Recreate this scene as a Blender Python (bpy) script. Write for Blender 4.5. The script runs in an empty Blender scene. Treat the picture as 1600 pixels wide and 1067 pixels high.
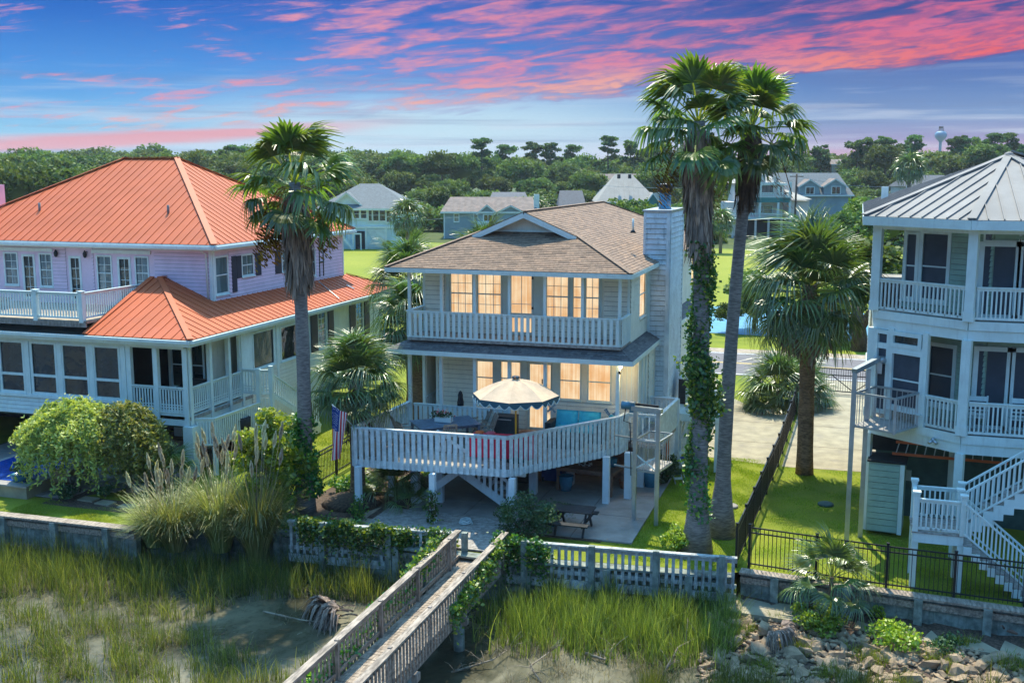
import bpy, math, random
import numpy as np
from mathutils import Vector, Matrix, Quaternion
random.seed(7); rng = np.random.default_rng(7)
scene = bpy.context.scene
COL = scene.collection
rad = math.radians

# ------------------------------------------------------------------ camera, sky, sun, exposure
CZ = 11.4; YAW = rad(17.6); PITCH = math.atan((533.5-265)/1700.)
FW = (-math.sin(YAW), math.cos(YAW)); RT = (math.cos(YAW), math.sin(YAW))
camd = bpy.data.cameras.new('camera'); cam = bpy.data.objects.new('camera', camd); COL.objects.link(cam)
camd.sensor_width = 36; camd.lens = 38.25; camd.clip_start = .3; camd.clip_end = 9000
cam.location = (0, 0, CZ); cam.rotation_euler = (math.pi/2-PITCH, 0, YAW)
scene.camera = cam

SUN_EL = rad(59.5); SUN_ST = 3.2; NISH = 0.15
sund = bpy.data.lights.new('sun', 'SUN'); sun = bpy.data.objects.new('sun', sund); COL.objects.link(sun)
sund.energy = SUN_ST; sund.angle = rad(.55); sund.color = (1, .92, .72)
sdir = Vector((FW[0]*math.cos(SUN_EL), FW[1]*math.cos(SUN_EL), math.sin(SUN_EL)))
sun.rotation_euler = sdir.to_track_quat('Z', 'Y').to_euler()
sun.location = (0, 60, 80)

scene.view_settings.view_transform = 'Standard'; scene.view_settings.look = 'None'
scene.view_settings.exposure = 1.15; scene.view_settings.gamma = 1
scene.view_settings.use_curve_mapping = False
scene.render.engine = 'CYCLES'
scene.cycles.max_bounces = 6; scene.cycles.transparent_max_bounces = 8

def srgb(r, g, b):
    f = lambda c: (c/255/12.92 if c/255 <= .04045 else ((c/255+.055)/1.055)**2.4)
    return (f(r), f(g), f(b), 1)

class NT:
    """tiny helper for writing node graphs"""
    def __init__(s, tree): s.t = tree; s.n = tree.nodes; s.l = tree.links
    def new(s, typ, **kw):
        n = s.n.new(typ)
        for k, v in kw.items(): setattr(n, k, v)
        return n
    def put(s, sock, v):
        if isinstance(v, bpy.types.NodeSocket): s.l.new(v, sock)
        elif v is not None:
            if hasattr(sock.default_value, '__len__') and not hasattr(v, '__len__'): v = (v,)*len(sock.default_value)
            if hasattr(sock.default_value, '__len__') and len(sock.default_value) == 3 and len(v) == 4: v = v[:3]
            sock.default_value = v
    def m(s, op, a, b=None, c=None, clamp=False):
        n = s.new('ShaderNodeMath', operation=op); n.use_clamp = clamp
        s.put(n.inputs[0], a)
        if b is not None: s.put(n.inputs[1], b)
        if c is not None: s.put(n.inputs[2], c)
        return n.outputs[0]
    def vec(s, x, y, z=0.):
        n = s.new('ShaderNodeCombineXYZ'); s.put(n.inputs[0], x); s.put(n.inputs[1], y); s.put(n.inputs[2], z); return n.outputs[0]
    def vm(s, op, a, b):
        n = s.new('ShaderNodeVectorMath', operation=op); s.put(n.inputs[0], a); s.put(n.inputs[1], b)
        return n.outputs['Value'] if op == 'DOT_PRODUCT' else n.outputs[0]
    def noise(s, v, scale=5, detail=4, rough=.55, dist=0, col=False):
        n = s.new('ShaderNodeTexNoise'); s.put(n.inputs['Vector'], v); s.put(n.inputs['Scale'], scale)
        s.put(n.inputs['Detail'], detail); s.put(n.inputs['Roughness'], rough); s.put(n.inputs['Distortion'], dist)
        return n.outputs['Color' if col else 'Fac']
    def ramp(s, f, stops, interp='LINEAR'):
        n = s.new('ShaderNodeValToRGB'); n.color_ramp.interpolation = interp; e = n.color_ramp.elements
        while len(e) < len(stops): e.new(.5)
        for i, (p, c) in enumerate(stops):
            e[i].position = p; e[i].color = c if hasattr(c, '__len__') else (c, c, c, 1)
        s.put(n.inputs[0], f); return n.outputs[0]
    def mix(s, f, a, b, typ='MIX'):
        n = s.new('ShaderNodeMix', data_type='RGBA', blend_type=typ)
        s.put(n.inputs[0], f); s.put(n.inputs[6], a); s.put(n.inputs[7], b); return n.outputs[2]
    def sstep(s, x, lo, hi):
        n = s.new('ShaderNodeMapRange', interpolation_type='SMOOTHSTEP'); s.put(n.inputs[0], x)
        s.put(n.inputs[1], lo); s.put(n.inputs[2], hi); s.put(n.inputs[3], 0.); s.put(n.inputs[4], 1.); return n.outputs[0]

world = bpy.data.worlds.new('World'); scene.world = world; world.use_nodes = True
def build_world():
    w = NT(world.node_tree); w.n.clear()
    out = w.new('ShaderNodeOutputWorld'); bg1 = w.new('ShaderNodeBackground'); bg2 = w.new('ShaderNodeBackground')
    sky = w.new('ShaderNodeTexSky'); sky.sky_type = 'NISHITA'; sky.sun_disc = False
    sky.sun_elevation = SUN_EL; sky.sun_rotation = -YAW; sky.air_density = 1.2; sky.ozone_density = 3.
    sky.altitude = 0
    w.put(bg1.inputs[0], w.mix(1., sky.outputs[0], (.62, 1.10, 1.22, 1), 'MULTIPLY')); bg1.inputs[1].default_value = NISH
    d = w.new('ShaderNodeTexCoord').outputs['Generated']
    u = w.vm('DOT_PRODUCT', d, (RT[0], RT[1], 0)); f = w.vm('DOT_PRODUCT', d, (FW[0], FW[1], 0))
    v = w.vm('DOT_PRODUCT', d, (0, 0, 1))
    U = w.m('ARCTAN2', u, f); V = v
    # clear sky behind the clouds: paler at the horizon, greyer and more violet towards the right (+U)
    p = lambda y: max(0, (265-y)/1700./.30)
    left = w.ramp(w.m('DIVIDE', V, .30), [(0, srgb(196, 190, 212)), (p(240), srgb(170, 205, 228)), (p(205), srgb(135, 198, 236)),
        (p(160), srgb(92, 166, 230)), (p(110), srgb(66, 142, 222)), (p(50), srgb(38, 112, 204)), (p(0), srgb(26, 90, 186)), (1, srgb(22, 74, 160))])
    right = w.ramp(w.m('DIVIDE', V, .30), [(0, srgb(214, 150, 170)), (p(240), srgb(196, 142, 172)), (p(222), srgb(150, 140, 184)),
        (p(190), srgb(122, 152, 198)), (p(150), srgb(92, 128, 188)), (p(100), srgb(66, 100, 176)), (p(30), srgb(40, 70, 150)), (1, srgb(24, 60, 140))])
    base = w.mix(w.sstep(U, -.12, .34), left, right)
    gl = w.m('MULTIPLY', w.m('SUBTRACT', 1, w.sstep(w.m('ABSOLUTE', w.m('ADD', U, .06)), .03, .34)), w.m('SUBTRACT', 1, w.sstep(w.m('ABSOLUTE', w.m('SUBTRACT', V, .036)), .004, .05)))
    base = w.mix(w.m('MULTIPLY', gl, .75), base, srgb(206, 230, 240))
    # thin level layers low in the sky
    lay = w.noise(w.vec(w.m('MULTIPLY', U, 2.2), w.m('MULTIPLY', V, 46), 3.1), 1.6, 5, .6, .3)
    lowmask = w.m('SUBTRACT', 1, w.sstep(V, .03, .11))
    base = w.mix(w.m('MULTIPLY', w.m('MULTIPLY', w.sstep(lay, .47, .66), lowmask), .55), base, srgb(205, 215, 232))
    lay2 = w.noise(w.vec(w.m('MULTIPLY', U, 1.7), w.m('MULTIPLY', V, 60), 9.7), 1.7, 4, .6, .2)
    base = w.mix(w.m('MULTIPLY', w.m('MULTIPLY', w.sstep(lay2, .5, .68), lowmask), .45), base, srgb(104, 122, 168))
    # lit cloud edge: V above a line that climbs to the right
    e = w.m('SUBTRACT', V, w.m('MULTIPLY_ADD', U, .088, .056))
    wob = w.noise(w.vec(w.m('MULTIPLY', U, 4), w.m('MULTIPLY', V, 10), 1.3), 2.2, 3, .5)
    e = w.m('ADD', e, w.m('MULTIPLY', w.m('SUBTRACT', wob, .5), .02))
    T = w.m('ADD', w.m('MULTIPLY', V, 1), w.m('MULTIPLY', U, -.10))
    n1 = w.noise(w.vec(w.m('MULTIPLY', U, 15), w.m('MULTIPLY', T, 105), .6), 1.2, 8, .60, .45)
    n2 = w.noise(w.vec(w.m('MULTIPLY', U, 3.0), w.m('MULTIPLY', T, 22), 5.2), 1.2, 4, .5, .3)
    # how cloudy: more to the right and in the belt just above the edge
    dens = w.m('ADD', w.m('MULTIPLY', w.sstep(U, -.50, .10), .11), w.m('MULTIPLY', w.m('SUBTRACT', n2, .5), .34))
    belt = w.m('MULTIPLY', w.sstep(e, -.004, .010), w.m('SUBTRACT', 1, w.sstep(e, .012, .05)))
    dens = w.m('ADD', dens, w.m('MULTIPLY', belt, w.m('MULTIPLY_ADD', w.sstep(U, -.30, .25), .12, .03)))
    dens = w.m('SUBTRACT', dens, w.m('MULTIPLY', w.m('SUBTRACT', 1, w.sstep(e, -.012, .006)), .34))
    amt = w.m('ADD', n1, dens)
    shade = w.m('MULTIPLY', w.sstep(amt, .42, .66), w.sstep(U, -.42, .25))           # violet body of the cloud
    lit = w.sstep(amt, .555, .75)
    n3 = w.noise(w.vec(w.m('MULTIPLY', U, 5.), w.m('MULTIPLY', T, 50), 8.4), 1.8, 6, .6, .3)
    up = w.sstep(w.m('ADD', e, w.m('MULTIPLY', n3, .03)), .05, .10)
    lit = w.m('MULTIPLY', lit, w.m('SUBTRACT', 1, w.m('MULTIPLY', up, w.m('MULTIPLY', w.sstep(U, -.1, .4), .75))))
    n4 = w.noise(w.vec(w.m('MULTIPLY', U, 42), w.m('MULTIPLY', T, 230), 4.4), 1.3, 4, .6, .3)
    lit = w.m('MULTIPLY', lit, w.m('MULTIPLY_ADD', w.sstep(n4, .36, .60), .5, .5))
    body = w.mix(w.sstep(U, -.1, .42), srgb(140, 120, 186), srgb(84, 74, 146))
    c = w.mix(w.m('MULTIPLY', shade, .80), base, body)
    pink = w.mix(w.sstep(U, -.25, .42), srgb(232, 152, 172), srgb(228, 104, 136))
    peach = w.mix(w.sstep(U, .08, .44), srgb(250, 178, 150), srgb(252, 98, 92))
    litc = w.mix(w.m('SUBTRACT', 1, w.sstep(e, .0, .035)), pink, peach)
    litc = w.mix(w.m('MULTIPLY', w.sstep(n3, .45, .7), .35), litc, srgb(206, 120, 170))
    litc = w.mix(w.m('MULTIPLY', up, w.m('MULTIPLY', w.sstep(U, -.05, .35), .7)), litc, srgb(196, 112, 166))
    c = w.mix(w.m('MULTIPLY', lit, .86), c, litc)
    # long low pink bank on the left
    b = w.m('ABSOLUTE', w.m('SUBTRACT', V, w.m('MULTIPLY_ADD', w.m('ADD', U, .44), .065, .0185)))
    bn = w.noise(w.vec(w.m('MULTIPLY', U, 3.), w.m('MULTIPLY', V, 90), 2.2), 1.3, 6, .55, .2)
    bm = w.m('MULTIPLY', w.m('SUBTRACT', 1, w.sstep(w.m('ADD', b, w.m('MULTIPLY', w.m('SUBTRACT', bn, .5), .016)), .001, .009)), w.m('SUBTRACT', 1, w.sstep(U, -.24, -.06)))
    bm = w.m('MULTIPLY', bm, w.sstep(U, -1.2, -.5))
    c = w.mix(w.m('MULTIPLY', bm, .85), c, srgb(236, 150, 158))
    # warm strip at the horizon on the right
    w.put(bg2.inputs[0], c)
    # exposure-neutral: sky shows at its own brightness
    bg2.inputs[1].default_value = 1/2**scene.view_settings.exposure
    mx = w.new('ShaderNodeMixShader')
    w.put(mx.inputs[0], w.sstep(V, .20, .42)); w.l.new(bg2.outputs[0], mx.inputs[1]); w.l.new(bg1.outputs[0], mx.inputs[2])
    w.l.new(mx.outputs[0], out.inputs[0])
build_world()

# ------------------------------------------------------------------ measuring: a view ray meets a real plane
def ray(px, py):
    a = (px-800)/1700.; b = -(py-533.5)/1700.; c, s = math.cos(PITCH), math.sin(PITCH)
    h = c+b*s; v = -s+b*c
    return (FW[0]*h+RT[0]*a, FW[1]*h+RT[1]*a, v)
def G(px, py, z=0.): d = ray(px, py); t = (z-CZ)/d[2]; return Vector((d[0]*t, d[1]*t, z))
def PY(px, py, y): d = ray(px, py); t = y/d[1]; return Vector((d[0]*t, y, CZ+d[2]*t))
def PX(px, py, x): d = ray(px, py); t = x/d[0]; return Vector((x, d[1]*t, CZ+d[2]*t))
def PD(px, py, D): d = ray(px, py); t = D/(d[0]*FW[0]+d[1]*FW[1]); return Vector((d[0]*t, d[1]*t, CZ+d[2]*t))

# ------------------------------------------------------------------ materials
def pos(t): return t.new('ShaderNodeNewGeometry').outputs['Position']
def mat(name, col, rough=.6, var=.12, scale=3., bump=.0, bscale=30., metal=0., dirt=None, dirtamt=0., spec=.4, streak=False, attr=None, stretch=None):
    m = bpy.data.materials.new(name); m.use_nodes = True; t = NT(m.node_tree); t.n.clear()
    out = t.new('ShaderNodeOutputMaterial'); p = t.new('ShaderNodeBsdfPrincipled'); t.l.new(p.outputs[0], out.inputs[0])
    P = pos(t)
    if stretch: P = t.vm('MULTIPLY', P, stretch)
    c = (*col[:3], 1)
    dk = tuple(x*(1-var*1.6) for x in c[:3])+(1,); lt = tuple(min(1, x*(1+var)) for x in c[:3])+(1,)
    n = t.noise(P, scale, 6, .6)
    cc = t.mix(t.sstep(n, .3, .7), dk, lt)
    if attr:
        a = t.new('ShaderNodeAttribute'); a.attribute_name = attr
        cc = t.mix(1., cc, t.ramp(a.outputs['Fac'], [(0, (.6, .6, .62, 1)), (.5, (1, 1, 1, 1)), (1, (1.35, 1.28, 1.2, 1))]), 'MULTIPLY')
    if dirt is not None:
        Pd = t.vm('MULTIPLY', pos(t), (6, 6, 1.0)) if streak else pos(t)
        dn = t.noise(Pd, 1.4 if streak else 1.1, 7, .65)
        cc = t.mix(t.m('MULTIPLY', t.sstep(dn, .50, .72), dirtamt), cc, (*dirt[:3], 1))
    t.put(p.inputs['Base Color'], cc); p.inputs['Roughness'].default_value = rough; p.inputs['Metallic'].default_value = metal
    p.inputs['Specular IOR Level'].default_value = spec
    if bump:
        b = t.new('ShaderNodeBump'); b.inputs['Strength'].default_value = bump; b.inputs['Distance'].default_value = .02
        t.put(b.inputs['Height'], t.noise(P, bscale, 5, .6)); t.l.new(b.outputs[0], p.inputs['Normal'])
    return m
def leafmat(name, c0, c1, c2=None, trans=.35, rough=.5, gloss=.06):
    """foliage: tint attribute per leaf, random per object"""
    m = bpy.data.materials.new(name); m.use_nodes = True; t = NT(m.node_tree); t.n.clear()
    out = t.new('ShaderNodeOutputMaterial')
    a = t.new('ShaderNodeAttribute'); a.attribute_name = 'tint'
    oi = t.new('ShaderNodeObjectInfo')
    st = [(0, (*c0, 1)), (.6, (*c1, 1))] + ([(1, (*c2, 1))] if c2 else [])
    c = t.ramp(a.outputs['Fac'], st)
    hs = t.new('ShaderNodeHueSaturation'); t.put(hs.inputs['Color'], c)
    t.put(hs.inputs['Hue'], t.m('MULTIPLY_ADD', oi.outputs['Random'], .05, .475))
    t.put(hs.inputs['Value'], t.m('MULTIPLY_ADD', oi.outputs['Random'], .5, .75))
    c = hs.outputs[0]
    d = t.new('ShaderNodeBsdfDiffuse'); t.put(d.inputs[0], c)
    tr = t.new('ShaderNodeBsdfTranslucent'); t.put(tr.inputs[0], t.mix(1., c, (1.3, 1.35, .55, 1), 'MULTIPLY'))
    g = t.new('ShaderNodeBsdfGlossy'); g.inputs['Roughness'].default_value = rough
    m1 = t.new('ShaderNodeMixShader'); m1.inputs[0].default_value = trans; t.l.new(d.outputs[0], m1.inputs[1]); t.l.new(tr.outputs[0], m1.inputs[2])
    m2 = t.new('ShaderNodeMixShader'); m2.inputs[0].default_value = gloss; t.l.new(m1.outputs[0], m2.inputs[1]); t.l.new(g.outputs[0], m2.inputs[2])
    t.l.new(m2.outputs[0], out.inputs[0]); return m

M = {}
M['white'] = mat('white_paint', (.66, .76, .74), .5, .05, 2., .1, 40, dirt=(.42, .44, .42), dirtamt=.30, streak=True)
M['siding'] = mat('cream_siding_paint', (.74, .73, .62), .55, .06, 1.5, .12, 30, dirt=(.45, .46, .43), dirtamt=.35, streak=True)
M['teal_trim'] = mat('pale_green_trim', (.50, .62, .60), .5, .05, 2)
M['pink_siding'] = mat('pale_siding_paint', (.74, .58, .70), .5, .05, 2., .08)
M['chimney_siding'] = mat('weathered_siding', (.60, .68, .72), .6, .1, 2., .2, 20, dirt=(.25, .33, .36), dirtamt=.7, streak=True)
M['post'] = mat('post_paint', (.66, .74, .78), .5, .06, 2., .1, 30, dirt=(.36, .42, .42), dirtamt=.4, streak=True)
M['gap'] = mat('painted_lap_shade', (.20, .21, .20), .9, .1)  # dark colour painted for the shade under each clapboard lap
M['deck_rail'] = mat('rail_paint', (.62, .70, .72), .55, .12, 6., .15, 30, dirt=(.35, .38, .36), dirtamt=.5, streak=True)
M['deck_board'] = mat('deck_board_wood', (.34, .31, .28), .7, .25, 8., .3, 20, attr=None)
M['shingle'] = mat('brown_shingle', (.27, .175, .12), .85, .18, 9., .5, 80, attr='tint')
M['shingle_grey'] = mat('grey_shingle', (.15, .17, .18), .85, .12, 3., .4, 40, attr='tint')
M['dark_shingle'] = mat('dark_shingle', (.10, .105, .12), .85, .15, 3., .4, 40, attr='tint')
M['red_metal'] = mat('terracotta_metal', (.50, .108, .036), .6, .05, .8, .02, 10, spec=.25, dirt=(.50, .13, .08), dirtamt=.25)
M['grey_metal'] = mat('galvalume_metal', (.26, .245, .235), .8, .07, .8, .03, 10, metal=.15, dirt=(.40, .38, .37), dirtamt=.3)
M['white_metal'] = mat('white_roof_metal', (.36, .33, .29), .8, .06, .6)
M['pale_metal'] = mat('weathered_roof_metal', (.20, .155, .135), .85, .15, 1.2, dirt=(.4, .25, .2), dirtamt=.35)
M['black_metal'] = mat('black_metal', (.012, .013, .018), .4, .1, 5)
M['steel'] = mat('galvanised_steel', (.42, .46, .48), .35, .1, 3, metal=.7)
M['flue'] = mat('flue_metal', (.10, .26, .36), .4, .15, 3, metal=.3)
M['wood_grey'] = mat('weathered_wood', (.30, .25, .21), .8, .3, 3., .5, 14, stretch=(4, 4, 1), dirt=(.12, .10, .09), dirtamt=.6)
M['wood_rail'] = mat('weathered_rail_wood', (.36, .29, .23), .8, .35, 2.5, .6, 14, stretch=(6, 1, 6), dirt=(.15, .11, .09), dirtamt=.6)
M['wood_peel'] = mat('peeling_painted_wood', (.44, .46, .45), .75, .25, 5, .4, 20, dirt=(.16, .12, .10), dirtamt=.95, streak=True)
M['wood_green'] = mat('algae_wood', (.22, .25, .22), .8, .3, 4, .4, 12, dirt=(.08, .12, .10), dirtamt=.7, streak=True)
M['teak'] = mat('silvered_teak', (.32, .27, .22), .7, .2, 8)
M['brown_wood'] = mat('brown_table_wood', (.24, .13, .09), .6, .2, 6)
M['pool_blue'] = mat('blue_tile', (.01, .06, .32), .25, .15, 6)
M['concrete'] = mat('concrete', (.33, .285, .195), .85, .14, 1.5, .3, 25, dirt=(.24, .21, .18), dirtamt=.5)
M['patio'] = mat('patio_concrete', (.30, .28, .26), .8, .12, 1.5, .2, 25, dirt=(.2, .18, .16), dirtamt=.4)
M['asphalt'] = mat('asphalt', (.155, .14, .145), .85, .1, 3., .2, 60)
M['line_white'] = mat('road_line_white', (.7, .7, .68), .6, .1)
M['line_yellow'] = mat('road_line_yellow', (.62, .42, .10), .6, .1)
M['mulch'] = mat('mulch', (.10, .065, .045), .95, .4, 12, .8, 30)
M['sand'] = mat('sandy_soil', (.38, .30, .22), .95, .2, 3, .4, 30)
M['teal_cloth'] = mat('turquoise_cushion', (.05, .50, .62), .8, .06, 8, .15, 60)
M['umbrella'] = mat('beige_canvas', (.60, .44, .30), .8, .06, 5, .15, 90)
M['umb_trim'] = mat('navy_valance', (.03, .10, .14), .8, .05)
M['red_cloth'] = mat('red_cloth', (.62, .02, .08), .8, .15, 6)
M['wicker'] = mat('dark_wicker', (.03, .045, .05), .7, .3, 60, .6, 90)
M['orange'] = mat('orange_plastic', (.62, .13, .04), .45, .1)
M['yellow'] = mat('yellow_plastic', (.7, .4, .03), .45, .1)
M['blue'] = mat('blue_plastic', (.02, .07, .30), .45, .1)
M['blue_glaze'] = mat('blue_glazed_pot', (.05, .22, .34), .25, .15, 3)
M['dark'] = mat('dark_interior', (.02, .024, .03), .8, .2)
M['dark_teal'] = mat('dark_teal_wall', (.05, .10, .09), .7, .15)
M['shutter'] = mat('navy_shutter', (.018, .024, .05), .5, .08)
M['green_siding'] = mat('sage_siding', (.30, .44, .36), .55, .08, 2., .1, 30, dirt=(.12, .16, .12), dirtamt=.35)
M['grey_blue_wall'] = mat('grey_blue_siding', (.24, .34, .38), .6, .08, .5)
M['pale_blue_wall'] = mat('pale_blue_siding', (.52, .70, .76), .6, .06, .5)
M['cream_wall'] = mat('cream_wall', (.66, .60, .56), .6, .06, .5)
M['teal_wall'] = mat('teal_wall', (.04, .22, .22), .6, .06, .5)
M['screen'] = mat('insect_screen', (.05, .065, .09), .6, .1, 3)
M['trunk_grey'] = mat('palm_trunk_bark', (.235, .205, .19), .9, .3, 5, .8, 8, stretch=(1, 1, 5), dirt=(.12, .10, .09), dirtamt=.5)
M['trunk_brown'] = mat('sabal_bark', (.23, .14, .085), .9, .35, 7, .9, 9, stretch=(1, 1, 3))
M['bark'] = mat('tree_bark', (.09, .065, .05), .9, .3, 5, .6, 10)
M['twig'] = mat('dead_twig', (.32, .26, .19), .9, .3, 8)
M['rock'] = mat('riprap_stone', (.34, .24, .15), .85, .3, 2.2, .7, 9, dirt=(.2, .15, .11), dirtamt=.5)
M['skin_cloth'] = mat('terracotta_pot', (.38, .13, .07), .7, .1)
M['cooler'] = mat('white_plastic', (.6, .66, .66), .4, .05)
M['tower'] = mat('water_tower_paint', (.10, .26, .40), .5, .08, .1)
M['thatch'] = mat('dead_frond', (.30, .215, .165), .95, .35, 3., .6, 12, stretch=(3, 3, .6), attr='tint')
M['thatch_dark'] = mat('dark_dead_frond', (.11, .07, .05), .95, .3, 3., .4, 12, attr='tint')
M['fruit'] = leafmat('dry_fruit', (.10, .05, .02), (.26, .13, .035), (.42, .24, .06), .3, .6, .0)
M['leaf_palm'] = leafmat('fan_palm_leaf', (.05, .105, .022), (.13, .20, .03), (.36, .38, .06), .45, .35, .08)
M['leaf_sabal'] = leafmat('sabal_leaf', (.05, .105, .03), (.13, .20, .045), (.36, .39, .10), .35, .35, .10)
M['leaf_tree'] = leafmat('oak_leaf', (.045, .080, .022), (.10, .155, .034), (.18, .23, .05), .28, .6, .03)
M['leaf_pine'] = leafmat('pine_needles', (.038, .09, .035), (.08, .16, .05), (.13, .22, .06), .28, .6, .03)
M['leaf_ivy'] = leafmat('ivy_leaf', (.03, .11, .02), (.07, .20, .03), (.34, .42, .04), .35, .4, .06)
M['leaf_yellow'] = leafmat('shrub_leaf', (.09, .16, .02), (.25, .34, .03), (.50, .52, .05), .4, .4, .05)
M['leaf_weep'] = leafmat('weeping_leaf', (.09, .15, .04), (.26, .32, .07), (.55, .54, .13), .3, .5, .05)
M['leaf_bush'] = leafmat('bush_leaf', (.03, .075, .03), (.06, .12, .05), (.10, .18, .07), .3, .5, .04)
M['marsh'] = leafmat('marsh_grass_blade', (.055, .075, .03), (.17, .215, .035), (.46, .45, .12), .4, .5, .03)
M['lawn_blade'] = leafmat('lawn_blade', (.10, .17, .015), (.25, .33, .02), (.42, .44, .05), .4, .5, .03)
M['pampas'] = leafmat('pampas_blade', (.13, .16, .04), (.30, .32, .09), (.58, .54, .24), .3, .4, .06)
M['plume'] = leafmat('pampas_plume', (.62, .50, .33), (.74, .62, .46), (.85, .76, .62), .15, .9, .0)
M['dry'] = leafmat('dry_stalk', (.22, .17, .12), (.40, .33, .25), (.6, .52, .42), .3, .8, .0)
M['flower'] = leafmat('flower_petal', (.5, .05, .12), (.7, .2, .3), (.8, .5, .55), .3, .8, .0)

def lit_window(name='lit_curtained_pane', warm=(1., .60, .25), st=.45):
    m = bpy.data.materials.new(name); m.use_nodes = True; t = NT(m.node_tree); t.n.clear()
    out = t.new('ShaderNodeOutputMaterial'); p = t.new('ShaderNodeBsdfPrincipled'); t.l.new(p.outputs[0], out.inputs[0])
    P = pos(t)
    folds = t.noise(t.vm('MULTIPLY', P, (16, 16, .35)), 1., 3, .6)
    soft = t.noise(P, 1.6, 3, .5)
    f = t.m('ADD', t.m('MULTIPLY', folds, .55), t.m('MULTIPLY', soft, .45))
    c = t.mix(t.sstep(f, .32, .68), (.74, .38, .15, 1), (1., .80, .52, 1))
    t.put(p.inputs['Emission Color'], c); p.inputs['Emission Strength'].default_value = st
    t.put(p.inputs['Base Color'], (.25, .16, .08, 1)); p.inputs['Roughness'].default_value = .08
    p.inputs['Specular IOR Level'].default_value = .5
    return m
M['lit'] = lit_window()
def glass_dark(name, c, rough=.04):
    m = bpy.data.materials.new(name); m.use_nodes = True; t = NT(m.node_tree); t.n.clear()
    out = t.new('ShaderNodeOutputMaterial'); p = t.new('ShaderNodeBsdfPrincipled'); t.l.new(p.outputs[0], out.inputs[0])
    P = pos(t); n = t.noise(t.vm('MULTIPLY', P, (5, 5, .5)), 1., 4, .6)
    t.put(p.inputs['Base Color'], t.mix(t.sstep(n, .42, .62), (*[x*.5 for x in c], 1), (*c, 1)))
    p.inputs['Roughness'].default_value = rough; p.inputs['Specular IOR Level'].default_value = 1.
    b = t.new('ShaderNodeBump'); b.inputs['Strength'].default_value = .25; b.inputs['Distance'].default_value = .05
    t.put(b.inputs['Height'], t.noise(P, 1.5, 2)); t.l.new(b.outputs[0], p.inputs['Normal'])
    return m
M['glass'] = glass_dark('window_glass', (.018, .035, .04))
M['glass_curtain'] = glass_dark('curtained_glass', (.16, .24, .27))
def emis(name, c, st):
    m = bpy.data.materials.new(name); m.use_nodes = True; t = NT(m.node_tree); t.n.clear()
    out = t.new('ShaderNodeOutputMaterial'); e = t.new('ShaderNodeEmission'); e.inputs[0].default_value = (*c, 1); e.inputs[1].default_value = st
    t.l.new(e.outputs[0], out.inputs[0]); return m
M['bulb'] = emis('warm_bulb', (1, .8, .45), 12)

def ground_mat(name, c0, c1, c2, s1=.5, s2=14, bump=.5):
    m = bpy.data.materials.new(name); m.use_nodes = True; t = NT(m.node_tree); t.n.clear()
    out = t.new('ShaderNodeOutputMaterial'); p = t.new('ShaderNodeBsdfPrincipled'); t.l.new(p.outputs[0], out.inputs[0])
    P = pos(t); a = t.noise(P, s1, 5, .6, .5); b = t.noise(P, s2, 5, .7)
    c = t.mix(t.sstep(a, .3, .7), (*c0, 1), (*c1, 1)); c = t.mix(t.m('MULTIPLY', t.sstep(b, .45, .7), .6), c, (*c2, 1))
    t.put(p.inputs['Base Color'], c); p.inputs['Roughness'].default_value = .9; p.inputs['Specular IOR Level'].default_value = .15
    bm = t.new('ShaderNodeBump'); bm.inputs['Strength'].default_value = bump; bm.inputs['Distance'].default_value = .04
    t.put(bm.inputs['Height'], b); t.l.new(bm.outputs[0], p.inputs['Normal']); return m
M['lawn'] = ground_mat('lawn_turf', (.155, .195, .018), (.245, .265, .025), (.075, .115, .015), .6, 22)
M['field'] = ground_mat('mown_field', (.21, .24, .025), (.27, .28, .035), (.14, .18, .02), .07, 3, .2)
M['scrub'] = ground_mat('scrub_ground', (.05, .075, .02), (.09, .11, .03), (.03, .045, .015), .2, 3)
def water_mat():
    m = bpy.data.materials.new('muddy_water'); m.use_nodes = True; t = NT(m.node_tree); t.n.clear()
    out = t.new('ShaderNodeOutputMaterial'); p = t.new('ShaderNodeBsdfPrincipled'); t.l.new(p.outputs[0], out.inputs[0])
    P = pos(t); n = t.noise(t.vm('MULTIPLY', P, (1, .6, 1)), .5, 6, .6, .6); n2 = t.noise(P, 5, 6, .65)
    c = t.mix(t.sstep(n, .35, .65), (.045, .042, .026, 1), (.155, .138, .085, 1)); c = t.mix(t.m('MULTIPLY', t.sstep(n2, .48, .62), .6), c, (.045, .045, .025, 1))
    t.put(p.inputs['Base Color'], c); t.put(p.inputs['Roughness'], t.m('MULTIPLY_ADD', n, .9, -.16, clamp=True)); p.inputs['Specular IOR Level'].default_value = .4
    b = t.new('ShaderNodeBump'); b.inputs['Strength'].default_value = .35; b.inputs['Distance'].default_value = .015
    t.put(b.inputs['Height'], t.noise(t.vm('MULTIPLY', P, (1, 2.2, 1)), 7, 5, .6)); t.l.new(b.outputs[0], p.inputs['Normal']); return m
M['water'] = water_mat()
M['pond'] = mat('pond_water', (.06, .26, .42), .5, .1, 1., .1, 3)

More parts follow.
